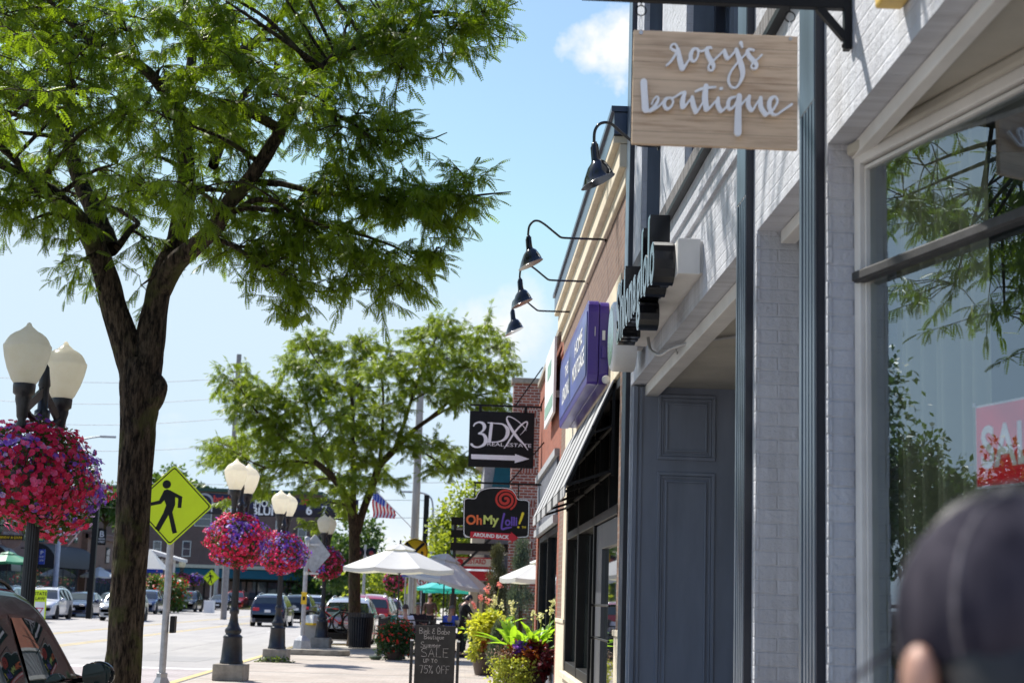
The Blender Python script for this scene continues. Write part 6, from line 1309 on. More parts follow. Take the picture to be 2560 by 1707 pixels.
m = MB(); m.bar((-3.9, 53.9, .38), (-3.9, 53.9, 1.15), .05); m.box(-4.1, -3.3, 53.87, 53.93, 1.1, 1.15); m.build('mast', M['black'], root)
# ------------------------------------------------------------------ people
def skinmesh(name, J, E, mat, parent, sub=2, root=0):
    """J: list of (pos, radius); E: edges -> one continuous surface grown with the Skin modifier"""
    me = bpy.data.meshes.new('t'); me.from_pydata([tuple(j[0]) for j in J], E, []); o = bpy.data.objects.new('t', me); COL.objects.link(o)
    sm = o.modifiers.new('s', 'SKIN'); sv = me.skin_vertices[0].data
    for i, (p, r) in enumerate(J): sv[i].radius = (r, r) if not hasattr(r, '__len__') else r; sv[i].use_root = (i == root)
    ss = o.modifiers.new('u', 'SUBSURF'); ss.levels = sub; ss.render_levels = sub
    dg = bpy.context.evaluated_depsgraph_get(); dg.update(); m2 = bpy.data.meshes.new_from_object(o.evaluated_get(dg)); bpy.data.objects.remove(o); m2.name = name
    m2.materials.clear(); m2.materials.append(mat); m2.polygons.foreach_set('use_smooth', [True]*len(m2.polygons)); ob = bpy.data.objects.new(name, m2); COL.objects.link(ob); ob.parent = parent; return ob
def person(loc, rz, label, J, skin, shirt, legs, hair, bald=False, hairlen=.0, dress=False, sc=1.0, group=None, sleeve=.5, cap=False, hairr=.108):
    """J: dict of joints in local metres, facing +y"""
    root = thing('person', (0,0,0), label, 'person', group); V = {k: Vector(v) for k, v in J.items()}
    P = []; E = []
    def add(p, r, par=None): P.append((p, r)); i = len(P)-1; E.append((par, i)) if par is not None else None; return i
    pel = add(V['pelvis'], (.145, .11)); wa = add(V['pelvis'].lerp(V['chest'], .5), (.125, .095), pel); ch = add(V['chest'], (.15, .105), wa); nk = add(V['neck'], .055, ch)
    hd = V['head']; up = (hd-V['neck']).normalized(); fw = V.get('face', Vector((0,1,0))).normalized()
    jb = add(hd-up*.095+fw*.02, (.055,.06), nk); hm = add(hd-up*.01, (.076,.092), jb); ht = add(hd+up*.065, (.066,.078), hm)
    ns = add(hd+fw*.105-up*.02, .010, hm)
    for s, t in ((-1, 'l'), (1, 'r')):
        sh = add(V['sh_'+t], .058, ch); el = add(V['el_'+t], .042, sh); wr = add(V['wr_'+t], .027, el)
        d = (V['wr_'+t]-V['el_'+t]).normalized(); sd = d.cross(Vector((0,0,1))); sd = sd.normalized() if sd.length > .1 else Vector((0,1,0)); pm = add(V['wr_'+t]+d*.05, (.036,.017), wr); nr = d.cross(sd)
        for k in range(4):
            b = add(V['wr_'+t]+d*.095+sd*(.024-.016*k), .009, pm); c = add(V['wr_'+t]+d*(.132-.006*abs(k-1.4))+sd*(.026-.0175*k)-nr*.012, .0075, b)
            add(V['wr_'+t]+d*(.158-.010*abs(k-1.4))+sd*(.026-.0175*k)-nr*.034, .006, c)
        th = add(V['wr_'+t]+d*.045+sd*.040, .011, pm); add(V['wr_'+t]+d*.088+sd*.055-nr*.015, .008, th)
        hp = add(V['hp_'+t], .085, pel); kn = add(V['kn_'+t], .058, hp); an = add(V['an_'+t], .038, kn); add(V['an_'+t]+Vector((0,.14,-.05)), .034, an)
    skinmesh('body', P, E, skin, root, 2)
    Q = [(V['pelvis'], (.155,.12)), (V['pelvis'].lerp(V['chest'], .5), (.142,.112)), (V['chest'], (.168,.122)), (V['chest'].lerp(V['neck'], .7), (.085,.08))]; F_ = [(0,1),(1,2),(2,3)]
    for t in 'lr':
        n_ = len(Q); Q += [(V['sh_'+t], .074), (V['sh_'+t].lerp(V['el_'+t], sleeve*2 if sleeve <= .5 else 1), .060)]; F_ += [(2, n_), (n_, n_+1)]
    if dress: Q += [(V['pelvis']+Vector((0,0,-.22)), (.17,.14)), (V['pelvis']+Vector((0,0,-.42)), (.16,.13))]; F_ += [(0, len(Q)-2), (len(Q)-2, len(Q)-1)]
    skinmesh('shirt' if not dress else 'dress', Q, F_, shirt, root, 2, root=2)
    Q = [(V['pelvis'], (.158,.122))]; F_ = []
    for t in 'lr':
        n_ = len(Q); Q += [(V['hp_'+t], .098), (V['kn_'+t], .070), (V['an_'+t]+Vector((0,0,.03)), .052)]; F_ += [(0, n_), (n_, n_+1), (n_+1, n_+2)]
    skinmesh('trousers', Q, F_, legs, root, 2)
    for t in 'lr':
        m = MB(); a = V['an_'+t]; m.sphere(a+Vector((0,.05,-.045)), (.05,.13,.042), 12, 8); m.build('shoe', M['black'], root)
        s = -1 if t == 'l' else 1; rt = fw.cross(up); m = MB(); m.sphere(hd+fw*.080+rt*s*.031+up*.012, .012, 8, 6); m.build('eye', M['black'], root)
        m = MB(); m.sphere(hd+rt*s*.080-up*.015, (.014,.022,.032), 10, 8); m.build('ear', skin, root)
    m = MB(); m.bar(hd+fw*.092-up*.055-fw.cross(up)*.025, hd+fw*.092-up*.055+fw.cross(up)*.025, .008, .006); m.build('mouth', M['signred'], root)
    if hair:
        m = MB(); rt = fw.cross(up)
        def fn(u, v):
            a = 2*PI*u; b = v*PI*(.50 if not bald else .33); d = rt*math.cos(a)*math.sin(b)*hairr*.86 + fw*math.sin(a)*math.sin(b)*hairr + up*math.cos(b)*hairr
            if math.sin(a) < .25: d -= up*(hairlen*v)                      # falls lower at the back and sides
            return hd + up*.018 - fw*.012 + d*(1+.05*mnoise.noise(d*40))
        m.grid(fn, 24, 10); m.build('hair', hair, root)
    place(root, loc, rz, sc); return root
def seated(lean=.05, arms=.3):
    return dict(pelvis=(0,0,.52), chest=(0,lean,.92), neck=(0,lean+.02,1.10), head=(0,lean+.05,1.26), sh_l=(-.19,lean,1.02), sh_r=(.19,lean,1.02), el_l=(-.25,.12,.78), el_r=(.25,.12,.78), wr_l=(-.14,arms+.05,.80), wr_r=(.14,arms+.05,.80),
      hp_l=(-.10,.05,.50), hp_r=(.10,.05,.50), kn_l=(-.12,.48,.50), kn_r=(.12,.48,.50), an_l=(-.12,.46,.09), an_r=(.12,.46,.09))
def standing(h=1.0):
    return dict(pelvis=(0,0,.95), chest=(0,.0,1.30), neck=(0,.01,1.47), head=(0,.03,1.63), sh_l=(-.19,0,1.41), sh_r=(.19,0,1.41), el_l=(-.25,-.02,1.12), el_r=(.25,-.02,1.12), wr_l=(-.26,.08,.88), wr_r=(.26,.08,.88),
      hp_l=(-.09,0,.90), hp_r=(.09,0,.90), kn_l=(-.10,.03,.50), kn_r=(.10,.03,.50), an_l=(-.10,0,.09), an_r=(.10,0,.09))
def X_(px, Y): return at(px, 1500, Y=Y).x
person((X_(1015, 45.5), 45.5, 0), 0.1, 'woman in a white shirt with short brown hair, seated with her back to us', seated(), M['skin'], M['shirtwhite'], M['jeans'], M['hairbrown'], hairlen=.03, sc=1.04)
person((X_(1046, 47.2), 47.2, 0), PI, 'grey-haired man in a dark maroon shirt seated facing us at the patio table', seated(), M['skindark'], M['clothdark'], M['jeans'], M['hairgrey'], bald=True, sc=1.08)
J = seated(); J['head'] = (-.02,.12,1.25)
person((X_(1127, 48), 48, 0), -.5, 'grey-haired man in a bright blue shirt seated beside the waitress', J, M['skin'], M['shirtblue'], M['jeans'], M['hairgrey'], sc=1.05)
J = standing(); J.update(chest=(0,.06,1.30), neck=(0,.10,1.46), head=(0,.17,1.58), face=(0,.85,-.5), el_l=(-.23,.22,1.10), el_r=(.23,.20,1.10), wr_l=(-.18,.42,.92), wr_r=(.16,.42,.92))
person((X_(1158, 45), 45.0, 0), -1.15, 'waitress dressed all in black leaning towards the patio table', J, M['skin'], M['clothblack'], M['clothblack'], M['hairblack'], hairlen=.10, dress=True, sc=1.04)
person((X_(1076, 60), 60, 0), 2.8, 'person in brown standing far back behind the patio umbrellas', standing(), M['skin'], basic('brown_shirt', (.10,.06,.05), .9), M['clothblack'], M['hairbrown'], sc=1.0)
# foreground passer-by seen from behind
J = standing(); fp_ = person((.478, 1.30, 0), .15, 'passer-by seen from behind in a dark navy cap, bottom right corner', J, M['skin'], M['capnavy'], M['jeans'], M['hairblack'], hairlen=.075, sc=1.008, hairr=.101)
hc = Vector((0, .03, 1.635)); m = MB(); R2 = 'cap'
def capf(u, v):
    a = 2*PI*u; b = v*PI*.70; r = .107 + .0015*math.cos(6*a); d = Vector((math.cos(a)*math.sin(b)*r*.90, math.sin(a)*math.sin(b)*r*1.05, math.cos(b)*r*.95))
    d.z += -.012*math.sin(a)*v; return hc + d
m.grid(capf, 60, 16); m.lathe([(0,.006),(.007,.003),(.008,0)], hc+Vector((0,0,.1025)), 10); cp = m.build('cap', M['capnavy'], fp_, solid=.003, local=True)
m = MB()
for k in range(6):
    a = 2*PI*(k+.5)/6; m.tube([capf((k+.5)/6, v/10)+Vector((math.cos(a)*.001, math.sin(a)*.001, .001)) for v in range(11)], .0028, 5)
m.build('cap_seam', M['capmesh'], cp, local=True)
m = MB(); m.grid(lambda u, v: hc + Vector(((2*u-1)*.085, .095+.085*v*(1-.35*(2*u-1)**2), -.012-.02*v-.03*(2*u-1)**2)), 14, 5); m.build('cap_brim', M['capnavy'], cp, local=True, solid=.004)
m = MB(); m.sphere((-.098, .01, 1.583), (.013,.022,.028), 14, 10); m.build('ear_lobe', M['skin'], fp_, local=True)
# ------------------------------------------------------------------ patio umbrellas
def umbrella(x, y, ztop, zed, r, mat, label, cat='parasol', group='parasols over the restaurant patio', tilt=0, rz=.2, n=8, vent=True):
    root = thing('patio_umbrella', (0,0,0), label, cat, group); h = ztop-zed
    T = Matrix.Translation((0, 0, ztop-.25)) @ Matrix.Rotation(tilt, 4, 'Y') @ Matrix.Translation((0, 0, -(ztop-.25)))
    def rim(k, f, drop=0): a = 2*PI*k/n; return Vector((r*f*math.cos(a), r*f*math.sin(a), ztop-h*f**1.05-drop))
    m = MB(); m.T = T
    for k in range(n):
        a, b = 2*PI*k/n, 2*PI*(k+1)/n
        def fn(u, v, k=k):
            f = .16+.84*v; p, q = rim(k, f), rim(k+1, f); w = p.lerp(q, u); w.z -= .07*h*math.sin(PI*u)*f; return w
        m.grid(fn, 6, 8)
        m.grid(lambda u, v, k=k: (rim(k, 1).lerp(rim(k+1, 1), u) + Vector((0,0,-.07*h*math.sin(PI*u)-.10*v))), 6, 1)
    m.build('canopy', mat, root)
    if vent:
        m = MB(); m.T = T
        for k in range(n): m.grid(lambda u, v, k=k: rim(k, .02+.26*v).lerp(rim(k+1, .02+.26*v), u)+Vector((0,0,.055-.02*math.sin(PI*u)*v)), 4, 3)
        m.build('vent_cap', mat, root)
    m = MB(); m.T = T
    for k in range(n): m.tube([rim(k, .1, .03), rim(k, .985, .02)], .010, 5); m.tube([(0,0,ztop-h-.15), rim(k, .5, .05)], .008, 5)
    m.lathe([(.02,0),(.035,.03),(.02,.07),(.03,.10),(.0,.14)], (0,0,ztop+.02), 10); m.build('ribs', M['black'], root)
    m = MB(); m.tube([(0,0,0), (0,0,ztop-.2)], .022, 10); m.build('pole', M['ironblack'], root)
    m = MB(); m.lathe([(.26,0),(.26,.05),(.05,.09),(.04,.25)], (0,0,0), 20); m.build('base', M['black'], root)
    place(root, (x, y, 0), rz); return root
u1 = at(1001, 1363, Y=42.5); e1 = at(860, 1416, Y=42.5)
umbrella(u1.x, 42.5, u1.z, e1.z, 1.58, M['umbrella'], 'largest cream patio umbrella, left of the railroad crossing sign', rz=.39)
u2 = at(1113, 1386, Y=49); umbrella(u2.x, 49, u2.z, u2.z-.78, 1.75, M['umbrella'], 'second cream umbrella, tilted down to the right behind the chalkboard', tilt=math.radians(12), rz=0)
u3 = at(1120, 1444, Y=66); umbrella(u3.x, 66, u3.z, u3.z-.42, 1.35, M['tealumb'], 'nearer turquoise patio umbrella under the tilted cream one', rz=.2)
umbrella(u3.x+.15, 71, u3.z-.12, u3.z-.5, 1.35, M['tealumb'], 'lower turquoise umbrella just behind the first turquoise one', rz=.5)
u4 = at(1352, 1400, Y=36.5); umbrella(u4.x, 36.5, u4.z, u4.z-.42, .95, M['umbrella'], 'cream umbrella corner showing left of the brown shop window', rz=.1)
u5 = at(1185, 1418, Y=61); umbrella(u5.x+.2, 61, u5.z+.15, u5.z-.40, 1.5, M['greyumb'], 'grey-blue umbrella behind the tilted cream umbrella', rz=.3)
u6 = at(1052, 1424, Y=75); umbrella(u6.x, 75, u6.z, u6.z-.25, .9, M['greyumb'], 'small grey umbrella left of the no U-turn sign', rz=.3)
# tables and chairs
def table(x, y, label, cloth=True):
    root = thing('patio_table', (x, y, 0), label, 'table', 'patio tables'); m = MB(); m.box(x-.38, x+.38, y-.38, y+.38, .72, .75); m.build('table_top', M['black'], root, bevel=.01)
    m = MB(); m.tube([(x,y,.03),(x,y,.72)], .03, 8); m.box(x-.25, x+.25, y-.03, y+.03, 0, .04); m.box(x-.03, x+.03, y-.25, y+.25, 0.001, .041); m.build('pedestal', M['black'], root)
def chair(x, y, rz, label):
    root = thing('patio_chair', (0,0,0), label, 'chair', 'black patio chairs')
    m = MB(); m.box(-.22, .22, -.22, .22, .43, .46); m.build('seat', M['black'], root, bevel=.01)
    m = MB(); 
    for k in range(6): m.box(-.20+k*.072, -.17+k*.072, -.235, -.22, .46, .88)
    m.box(-.22, .22, -.24, -.215, .86, .92); m.build('backrest', M['black'], root)
    for a in (-1, 1):
        for b in (-1, 1): m = MB(); m.tube([(a*.2, b*.2, 0), (a*.2, b*.2, .44)], .012, 6); m.build('leg', M['black'], root)
    place(root, (x, y, 0), rz)
XX = lambda px, Y: at(px, 1500, Y=Y).x
for px, Y, lab in ((1030, 46.35, 'black patio table between the woman in white and the grey-haired man'), (1098, 46, 'black patio table set with glasses behind the chalkboard'), (1190, 46.2, 'black patio table at the waitress\'s hands')):
    table(XX(px, Y), Y, lab)
for px, Y, rz, lab in ((1015, 45.4, 0.1, 'black chair under the woman in the white shirt'), (1046, 47.3, PI, 'black chair under the grey-haired seated man'), (1127, 48, -.5, 'black chair under the man in the blue shirt'), (1085, 44.9, .2, 'empty black chair directly behind the chalkboard'), (1003, 49, 1.2, 'empty black chair left of the umbrella pole')):
    chair(XX(px, Y), Y, rz, lab)
gl = 0
for px, Y in ((1022, 46.3), (1038, 46.3), (1085, 45.9), (1096, 46.1), (1106, 45.9), (1186, 46.1)):
    x = XX(px, Y); m = MB(); m.lathe([(.03,0),(.036,.13),(.033,.13),(.028,.01)], (x, Y, .752), 12); o = m.build('drinking_glass', M['glass']); tag(o, 'clear drinking glass standing on a black patio table', 'glass', 'glasses on the patio tables')
for px, Y in ((1026, 46.1), (1112, 46.05), (1194, 46.0)):
    x = XX(px, Y); m = MB(); m.lathe([(.0,0),(.07,.0),(.11,.018),(.105,.02),(.0,.008)], (x, Y, .752), 16); tag(m.build('plate', M['white']), 'white plate on a black patio table', 'plate', 'plates on the patio tables')
q = XX(992, 50); root = thing('turquoise_chair', (q, 50, 0), 'turquoise chair back left of the woman in white', 'chair')
m = MB(); m.box(q-.2, q+.2, 50, 50.03, .5, 1.05); m.build('backrest', M['tealumb'], root, bevel=.01); m = MB(); m.box(q-.2, q+.2, 49.6, 50, .43, .47); m.build('seat', M['tealumb'], root)
for a in (-.18, .18):
    for b in (49.62, 49.98): m = MB(); m.tube([(q+a, b, 0), (q+a, b, .45)], .012, 6); m.build('leg', M['black'], root)
# black railing
root = thing('patio_railing', (-2.1, 43, 0), 'black iron railing round the patio behind the red flower bush', 'fence')
fx0, fx1 = XX(951, 43), XX(1165, 43)
def rail(p, q, nb):
    p, q = Vector(p), Vector(q); m = MB(); m.bar(p+Vector((0,0,1.02)), q+Vector((0,0,1.02)), .035); m.bar(p+Vector((0,0,.12)), q+Vector((0,0,.12)), .03)
    for k in range(nb): c_ = p.lerp(q, (k+.5)/nb); m.bar(c_+Vector((0,0,.12)), c_+Vector((0,0,1.0)), .014)
    m.build('panel', M['ironblack'], root)
    for c_ in (p, q): m = MB(); m.box(c_.x-.035, c_.x+.035, c_.y-.035, c_.y+.035, 0, 1.09); m.build('post', M['ironblack'], root, bevel=.004)
rail((fx0, 43, 0), (fx0+1.5, 43, 0), 13); rail((fx0, 43.2, 0), (fx0, 49, 0), 48); rail((fx0, 49.2, 0), (fx0, 55, 0), 48)
# litter bin, concrete planter
q = at(899, 1613, Y=50.0); x = q.x; root = thing('litter_bin', (x, 50, 0), 'dark slatted round litter bin in front of the second tree', 'litter bin')
m = MB(); m.lathe([(.30,.03),(.36,.95),(.35,.95),(.29,.05)], (x,50,0), 40); m.build('liner', M['black'], root)
m = MB()
for k in range(30): a = 2*PI*k/30; m.bar((x+.34*math.cos(a), 50+.34*math.sin(a), .02), (x+.41*math.cos(a), 50+.41*math.sin(a), 1.10), .035, .012, up=(math.cos(a), math.sin(a), 0))
m.build('slats', basic('bin_brown', (.035,.028,.026), .5, var=.15), root)
for z, r in ((.06,.345),(.95,.40)): m = MB(); m.tube([(x+r*math.cos(2*PI*k/30), 50+r*math.sin(2*PI*k/30), z) for k in range(31)], .016, 6); m.build('hoop', M['black'], root)
x = at(783, 1611, Y=51.2).x; root = thing('concrete_post_bin', (x, 51.2, 0), 'square pale concrete bin with a yellow-edged lid beside the fourth lamp', 'litter bin')
m = MB(); m.prism([(x-.26,.0),(x+.26,.0),(x+.28,.66),(x-.28,.66)], 50.95, 51.45); m.build('body', M['walkconc'], root, bevel=.02)
m = MB(); m.lathe([(.44,.66),(.44,.72),(.36,.86),(.25,.96),(.0,.99)], (x,51.2,0), 4, smooth=False); ld = m.build('lid', M['offwhite'], root)
m = MB(); m.lathe([(.445,.655),(.455,.66),(.455,.70),(.442,.725)], (x,51.2,0), 4, smooth=False); m.build('yellow_edge', M['rryellow'], ld)
# ------------------------------------------------------------------ planters
def pot(x, y, r, h, root):
    m = MB(); m.lathe([(r*.62,0),(r*.66,.02),(r*.98,h*.93),(r*1.04,h*.94),(r*1.04,h),(r*.95,h),(r*.93,h*.92),(0,h*.92)], (x,y,0), 36); return m.build('pot', M['pot'], root)
def clumps(name, cen, r, n, size, mat, root, wide=1.0, droop=.3, squash=.8):
    P, d = blob_leaves(n, cen, (r, r, r*squash), size, .35, clump=.8, clf=3); return leaf_mesh(name, P, d, size, mat, root, wide=wide, droop=droop)
def canna_leaves(root, cen, n, L, mat, seed, spread=.5, w=.13):
    rd = random.Random(seed); m = MB()
    for k in range(n):
        a = 2*PI*k/n*1.62+rd.uniform(-.3,.3); el = rd.uniform(.55, 1.25); l = L*rd.uniform(.7, 1.1); b = Vector(cen)+Vector((math.cos(a)*.06, math.sin(a)*.06, rd.uniform(-.05, .25)*L))
        hd_ = Vector((math.cos(a), math.sin(a), 0)); sd = Vector((-math.sin(a), math.cos(a), 0)); cv = rd.uniform(.3, .8)
        def fn(u, v):
            t = v; wd = w*math.sin(PI*min(1, .06+t*.97))**.75*(1-.15*t); c_ = b + hd_*l*math.cos(el)*t*(1+.2*t) + Vector((0,0,1))*l*(math.sin(el)*t - cv*t*t*.55); x = (2*u-1)
            return c_ + sd*wd*x + Vector((0,0,1))*wd*.45*abs(x) + hd_*.015*math.sin(t*24+x)*abs(x)
        m.grid(fn, 6, 12)
    return m.build('broad_leaves', mat, root)
def spikes(root, pts, mat, stem=M['lime'], r=.05, n=40, fs=.06):
    m = MB(); P = []; 
    for (p, q) in pts:
        m.tube([p, (Vector(p)+Vector(q))/2+Vector((.01,0,0)), q], [.009,.007,.004], 5)
        P.append(np.array(q)+rng.normal(size=(n,3))*np.array((r, r, r*1.6)))
    m.build('stems', stem, root); P = np.concatenate(P); d = rng.normal(size=P.shape); N = rng.normal(size=P.shape)+np.array((0,-.5,.5)); V, F = instance(PETV, PETF, P, np.cross(N, d), N, fs*rng.uniform(.7,1.3,len(P))); tag(mesh_np('blossoms', V, F, mat, root), kind='stuff')
# first planter
PX, PY = at(1311, 1660, Y=26.4).x, 26.4
root = thing('planter', (PX, PY, 0), 'nearest tall brown planter with canna leaves, maroon coleus and trailing lime foliage', 'planter', 'flower planters along the shopfronts')
pot(PX, PY, .42, .56, root); z = .60
clumps('maroon_coleus', (PX+.20, PY-.18, z+.02), .33, 520, .10, M['maroon'], root, 1.5); clumps('orange_coleus', (PX+.02, PY-.22, z+.12), .20, 240, .08, M['orangeleaf'], root, 1.4)
clumps('purple_coleus', (PX-.08, PY-.16, z+.26), .13, 160, .07, M['purpet'], root, 1.4); clumps('maroon_coleus', (PX+.12, PY-.05, z+.30), .17, 200, .09, M['maroon'], root, 1.4)
clumps('orange_coleus', (PX-.22, PY-.1, z+.20), .16, 140, .07, M['orangeleaf'], root, 1.4)
m_ = []
for (dx, dy, w_, dn, n) in ((-.40, -.20, .12, .62, 700), (-.07, -.43, .15, .55, 800), (-.26, -.30, .17, .2, 500)):
    t = rng.random(n)**.8; P = np.stack([PX+dx+rng.normal(size=n)*w_*(1-.5*t), PY+dy-.03*t+rng.normal(size=n)*w_*.4, z+.12-dn*t+rng.normal(size=n)*.03], 1); m_.append(P)
P = np.concatenate(m_); leaf_mesh('trailing_foliage', P, rng.normal(size=P.shape)*.6, .045, M['lime'], root, 1.6, .8)
canna_leaves(root, (PX-.22, PY+.05, z+.18), 13, .62, M['canna'], 3, w=.062); canna_leaves(root, (PX+.20, PY+.0, z+.18), 15, .66, M['canna'], 8, w=.068); canna_leaves(root, (PX+.02, PY+.12, z+.2), 9, .7, M['canna'], 12, w=.07)
def S_(px, py, Y=PY): q = at(px, py, Y=Y); return tuple(q)
spikes(root, [((PX-.1, PY, z+.1), S_(1282, 1510)), ((PX-.08, PY, z+.1), S_(1281, 1528)), ((PX+.1, PY, z+.1), S_(1333, 1535)), ((PX+.3, PY, z+.1), S_(1382, 1505)), ((PX+.3, PY, z+.1), S_(1379, 1528)), ((PX+.2, PY, z+.1), S_(1354, 1540))], M['cream_fl'], r=.028, n=20, fs=.038)
n = 260; P = np.stack([PX-.35+rng.normal(size=n)*.11, PY-.15+rng.normal(size=n)*.1, z+.18+rng.normal(size=n)*.07], 1); leaf_mesh('wispy_flowers', P, rng.normal(size=P.shape), .05, flowermat('dusky_pink', (.35,.22,.18), (.5,.35,.28)), root, .6)
# second planter
PX2, PY2 = at(1212, 1640, Y=35).x, 35.0
root = thing('planter', (PX2, PY2, 0), 'second planter heaped with chartreuse coleus and orange-red foliage', 'planter', 'flower planters along the shopfronts')
pot(PX2, PY2, .32, .5, root)
clumps('chartreuse_foliage', (PX2-.02, PY2-.05, 1.02), .40, 900, .10, M['chartreuse'], root, 1.4); clumps('chartreuse_foliage', (PX2+.10, PY2-.05, 1.22), .22, 300, .10, M['chartreuse'], root, 1.4)
clumps('chartreuse_foliage', (PX2-.16, PY2-.15, .50), .24, 450, .08, M['lime'], root, 1.5); clumps('orange_foliage', (PX2+.14, PY2-.22, .66), .28, 420, .08, M['orangeleaf'], root, 1.4); clumps('maroon_foliage', (PX2+.2, PY2-.1, .8), .2, 150, .09, M['maroon'], root, 1.4)
# third planter : coral flowers
PX3, PY3 = at(1222, 1560, Y=38.6).x, 38.6
root = thing('planter', (PX3, PY3, 0), 'third planter with tall coral and cream canna flowers behind the chartreuse one', 'planter', 'flower planters along the shopfronts')
pot(PX3, PY3, .4, .6, root); canna_leaves(root, (PX3-.1, PY3, .75), 14, .6, M['canna'], 5, w=.07); canna_leaves(root, (PX3+.3, PY3+.1, .85), 10, .6, M['canna'], 6, w=.07); clumps('foliage', (PX3-.1, PY3, .95), .42, 500, .1, M['leafmid'], root, 1.3); clumps('foliage', (PX3-.35, PY3-.2, .8), .25, 200, .09, M['leafdark'], root, 1.3)
A_ = lambda px, py: S_(px, py, PY3)
spikes(root, [((PX3, PY3, .9), A_(1249, 1462)), ((PX3-.1, PY3, .9), A_(1218, 1474)), ((PX3-.2, PY3, .9), A_(1202, 1494)), ((PX3-.1, PY3, .9), A_(1221, 1500)), ((PX3-.3, PY3, .8), A_(1183, 1512))], M['coral_fl'], r=.035, n=26, fs=.045)
spikes(root, [((PX3, PY3, .9), A_(1236, 1500)), ((PX3+.1, PY3, .9), A_(1232, 1510)), ((PX3+.1, PY3, .9), A_(1252, 1508))], M['cream_fl'], r=.035, n=20, fs=.045)
# red flower bush by the railing
bx_, by_ = XX(993, 41.8), 41.8; root = thing('flower_bush', (bx_, by_, 0), 'round dark green bush dotted with red flowers in front of the railing', 'flower bush')
pot(bx_, by_, .3, .35, root); P, d = blob_leaves(3200, (bx_, by_, .55), (.52, .5, .50), .09, .5, clump=.4, clf=2.5); leaf_mesh('foliage', P, d, .08, M['leafdark'], root, 1.2)
P, d = blob_leaves(230, (bx_, by_, .57), (.55, .53, .52), .09, .93, clump=.4, clf=2.5); k_ = (P[:,2] > .55) | (rng.random(len(P)) < .45); P, d = P[k_], d[k_]; V, F = instance(PETV, PETF, P, np.cross(d, rng.normal(size=P.shape)), d, .055*rng.uniform(.6,1.2,len(P))); tag(mesh_np('red_flowers', V, F, M['red_fl'], root), kind='stuff')
m = MB(); m.lathe([(.10,0),(.16,.05),(.17,.10),(.15,.10),(.0,.08)], (XX(945, 41.5), 41.5, 0), 20); tag(m.build('bowl', basic('green_bowl', (.06,.09,.04), .4)), 'small green bowl on the pavement left of the red flower bush', 'bowl')
# junipers
def juniper(px, Y, h, r, mat, label, seed):
    x = XX(px, Y); root = thing('columnar_juniper', (x, Y, 0), label, 'conifer', 'columnar junipers by the brick pier'); m = MB(); limb_tube(m, [(x,Y,0),(x,Y,h*.5),(x,Y,h*.93)], [.06,.04,.01], 8, 3); m.build('trunk', M['bark2'], root)
    rd = random.Random(seed); Ps = []; Ds = []
    for k in range(54):
        t = rd.random(); z = .25+(h-.4)*t; rr = r*(1-t**2.2)*.75+.06; a = rd.uniform(0, 2*PI); c_ = (x+math.cos(a)*rr*.8, Y+math.sin(a)*rr*.8, z)
        P, d = blob_leaves(150, c_, (.15,.15,.24), .06, .3); Ps.append(P); Ds.append(d*.6+np.array((0,0,.9)))
    leaf_mesh('foliage', np.concatenate(Ps), np.concatenate(Ds), .085, mat, root, .35, 0, jit=.35)
juniper(1302, 40.5, 3.25, .34, M['bluegreen'], 'blue-green columnar juniper against the brick pier, right one', 1)
juniper(1240, 43.5, 3.2, .36, M['olivegreen'], 'olive columnar juniper left of the blue-green one', 2)
juniper(1258, 33.5, 1.15, .24, M['bluegreen'], 'small blue-green juniper between the canna planter and the coral flowers', 3)
# ------------------------------------------------------------------ far side of the street
def windows(parent, wall_y0, wall_x, cells, facing, pane=M['glassfar'], fr=M['offwhite'], dp=.06):
    for (a0, a1, z0, z1) in cells:
        m = MB(); f = MB()
        if facing == 'x': m.box(wall_x-.02, wall_x+dp, a0, a1, z0, z1); f.box(wall_x+dp, wall_x+dp+.012, a0+.09, a1-.09, z0+.09, (z0+z1)/2-.03); f.box(wall_x+dp, wall_x+dp+.012, a0+.09, a1-.09, (z0+z1)/2+.03, z1-.09)
        else: m.box(a0, a1, wall_y0-dp, wall_y0+.02, z0, z1); f.box(a0+.09, a1-.09, wall_y0-dp-.012, wall_y0-dp, z0+.09, (z0+z1)/2-.03); f.box(a0+.09, a1-.09, wall_y0-dp-.012, wall_y0-dp, (z0+z1)/2+.03, z1-.09)
        o = m.build('window', fr, parent); f.build('pane', pane, o)
XF = -27.0
def row_shop(y0, y1, h, mat, label, wins=(), shop=True, awn=None, x=XF, depth=14):
    b = thing('shop_building', (x, (y0+y1)/2, 0), label, 'building', 'shops across the street'); m = MB(); m.box(x-depth, x, y0, y1, 0, h); m.build('wall', mat, b)
    m = MB(); m.box(x-.2, x+.18, y0, y1, h-.32, h+.003); m.box(x-depth, x+.28, y0, y1, h+.005, h+.14); m.build('cornice', M['brownbrick'] if mat is not M['orangewall'] else M['stone'], b)
    windows(b, 0, x, wins, 'x', fr=M['black'])
    if shop:
        m = MB(); m.box(x-.02, x+.05, y0+.6, y1-.6, .45, 3.0); o = m.build('shop_window', M['black'], b)
        n = max(1, int((y1-y0-1.2)/1.9)); m = MB()
        for k in range(n): a = y0+.7+(y1-y0-1.4)*k/n; m.box(x+.05, x+.06, a, a+(y1-y0-1.4)/n-.15, .6, 2.9)
        m.build('pane', M['glassfar'], o)
    if awn:
        m = MB(); a, c, mt, zt = awn
        m.grid(lambda u, v: Vector((x+.05+1.3*math.sin(v*PI/2), a+(c-a)*u, zt-1.5*(1-math.cos(v*PI/2)))), 8, 8)
        for e in (a, c): m.add([(x+.05, e, zt)]+[(x+.05+1.3*math.sin(k/6*PI/2), e, zt-1.5*(1-math.cos(k/6*PI/2))) for k in range(1, 7)]+[(x+.05, e, zt-1.5)], [tuple(range(8))])
        m.build('awning', mt, b)
    return b
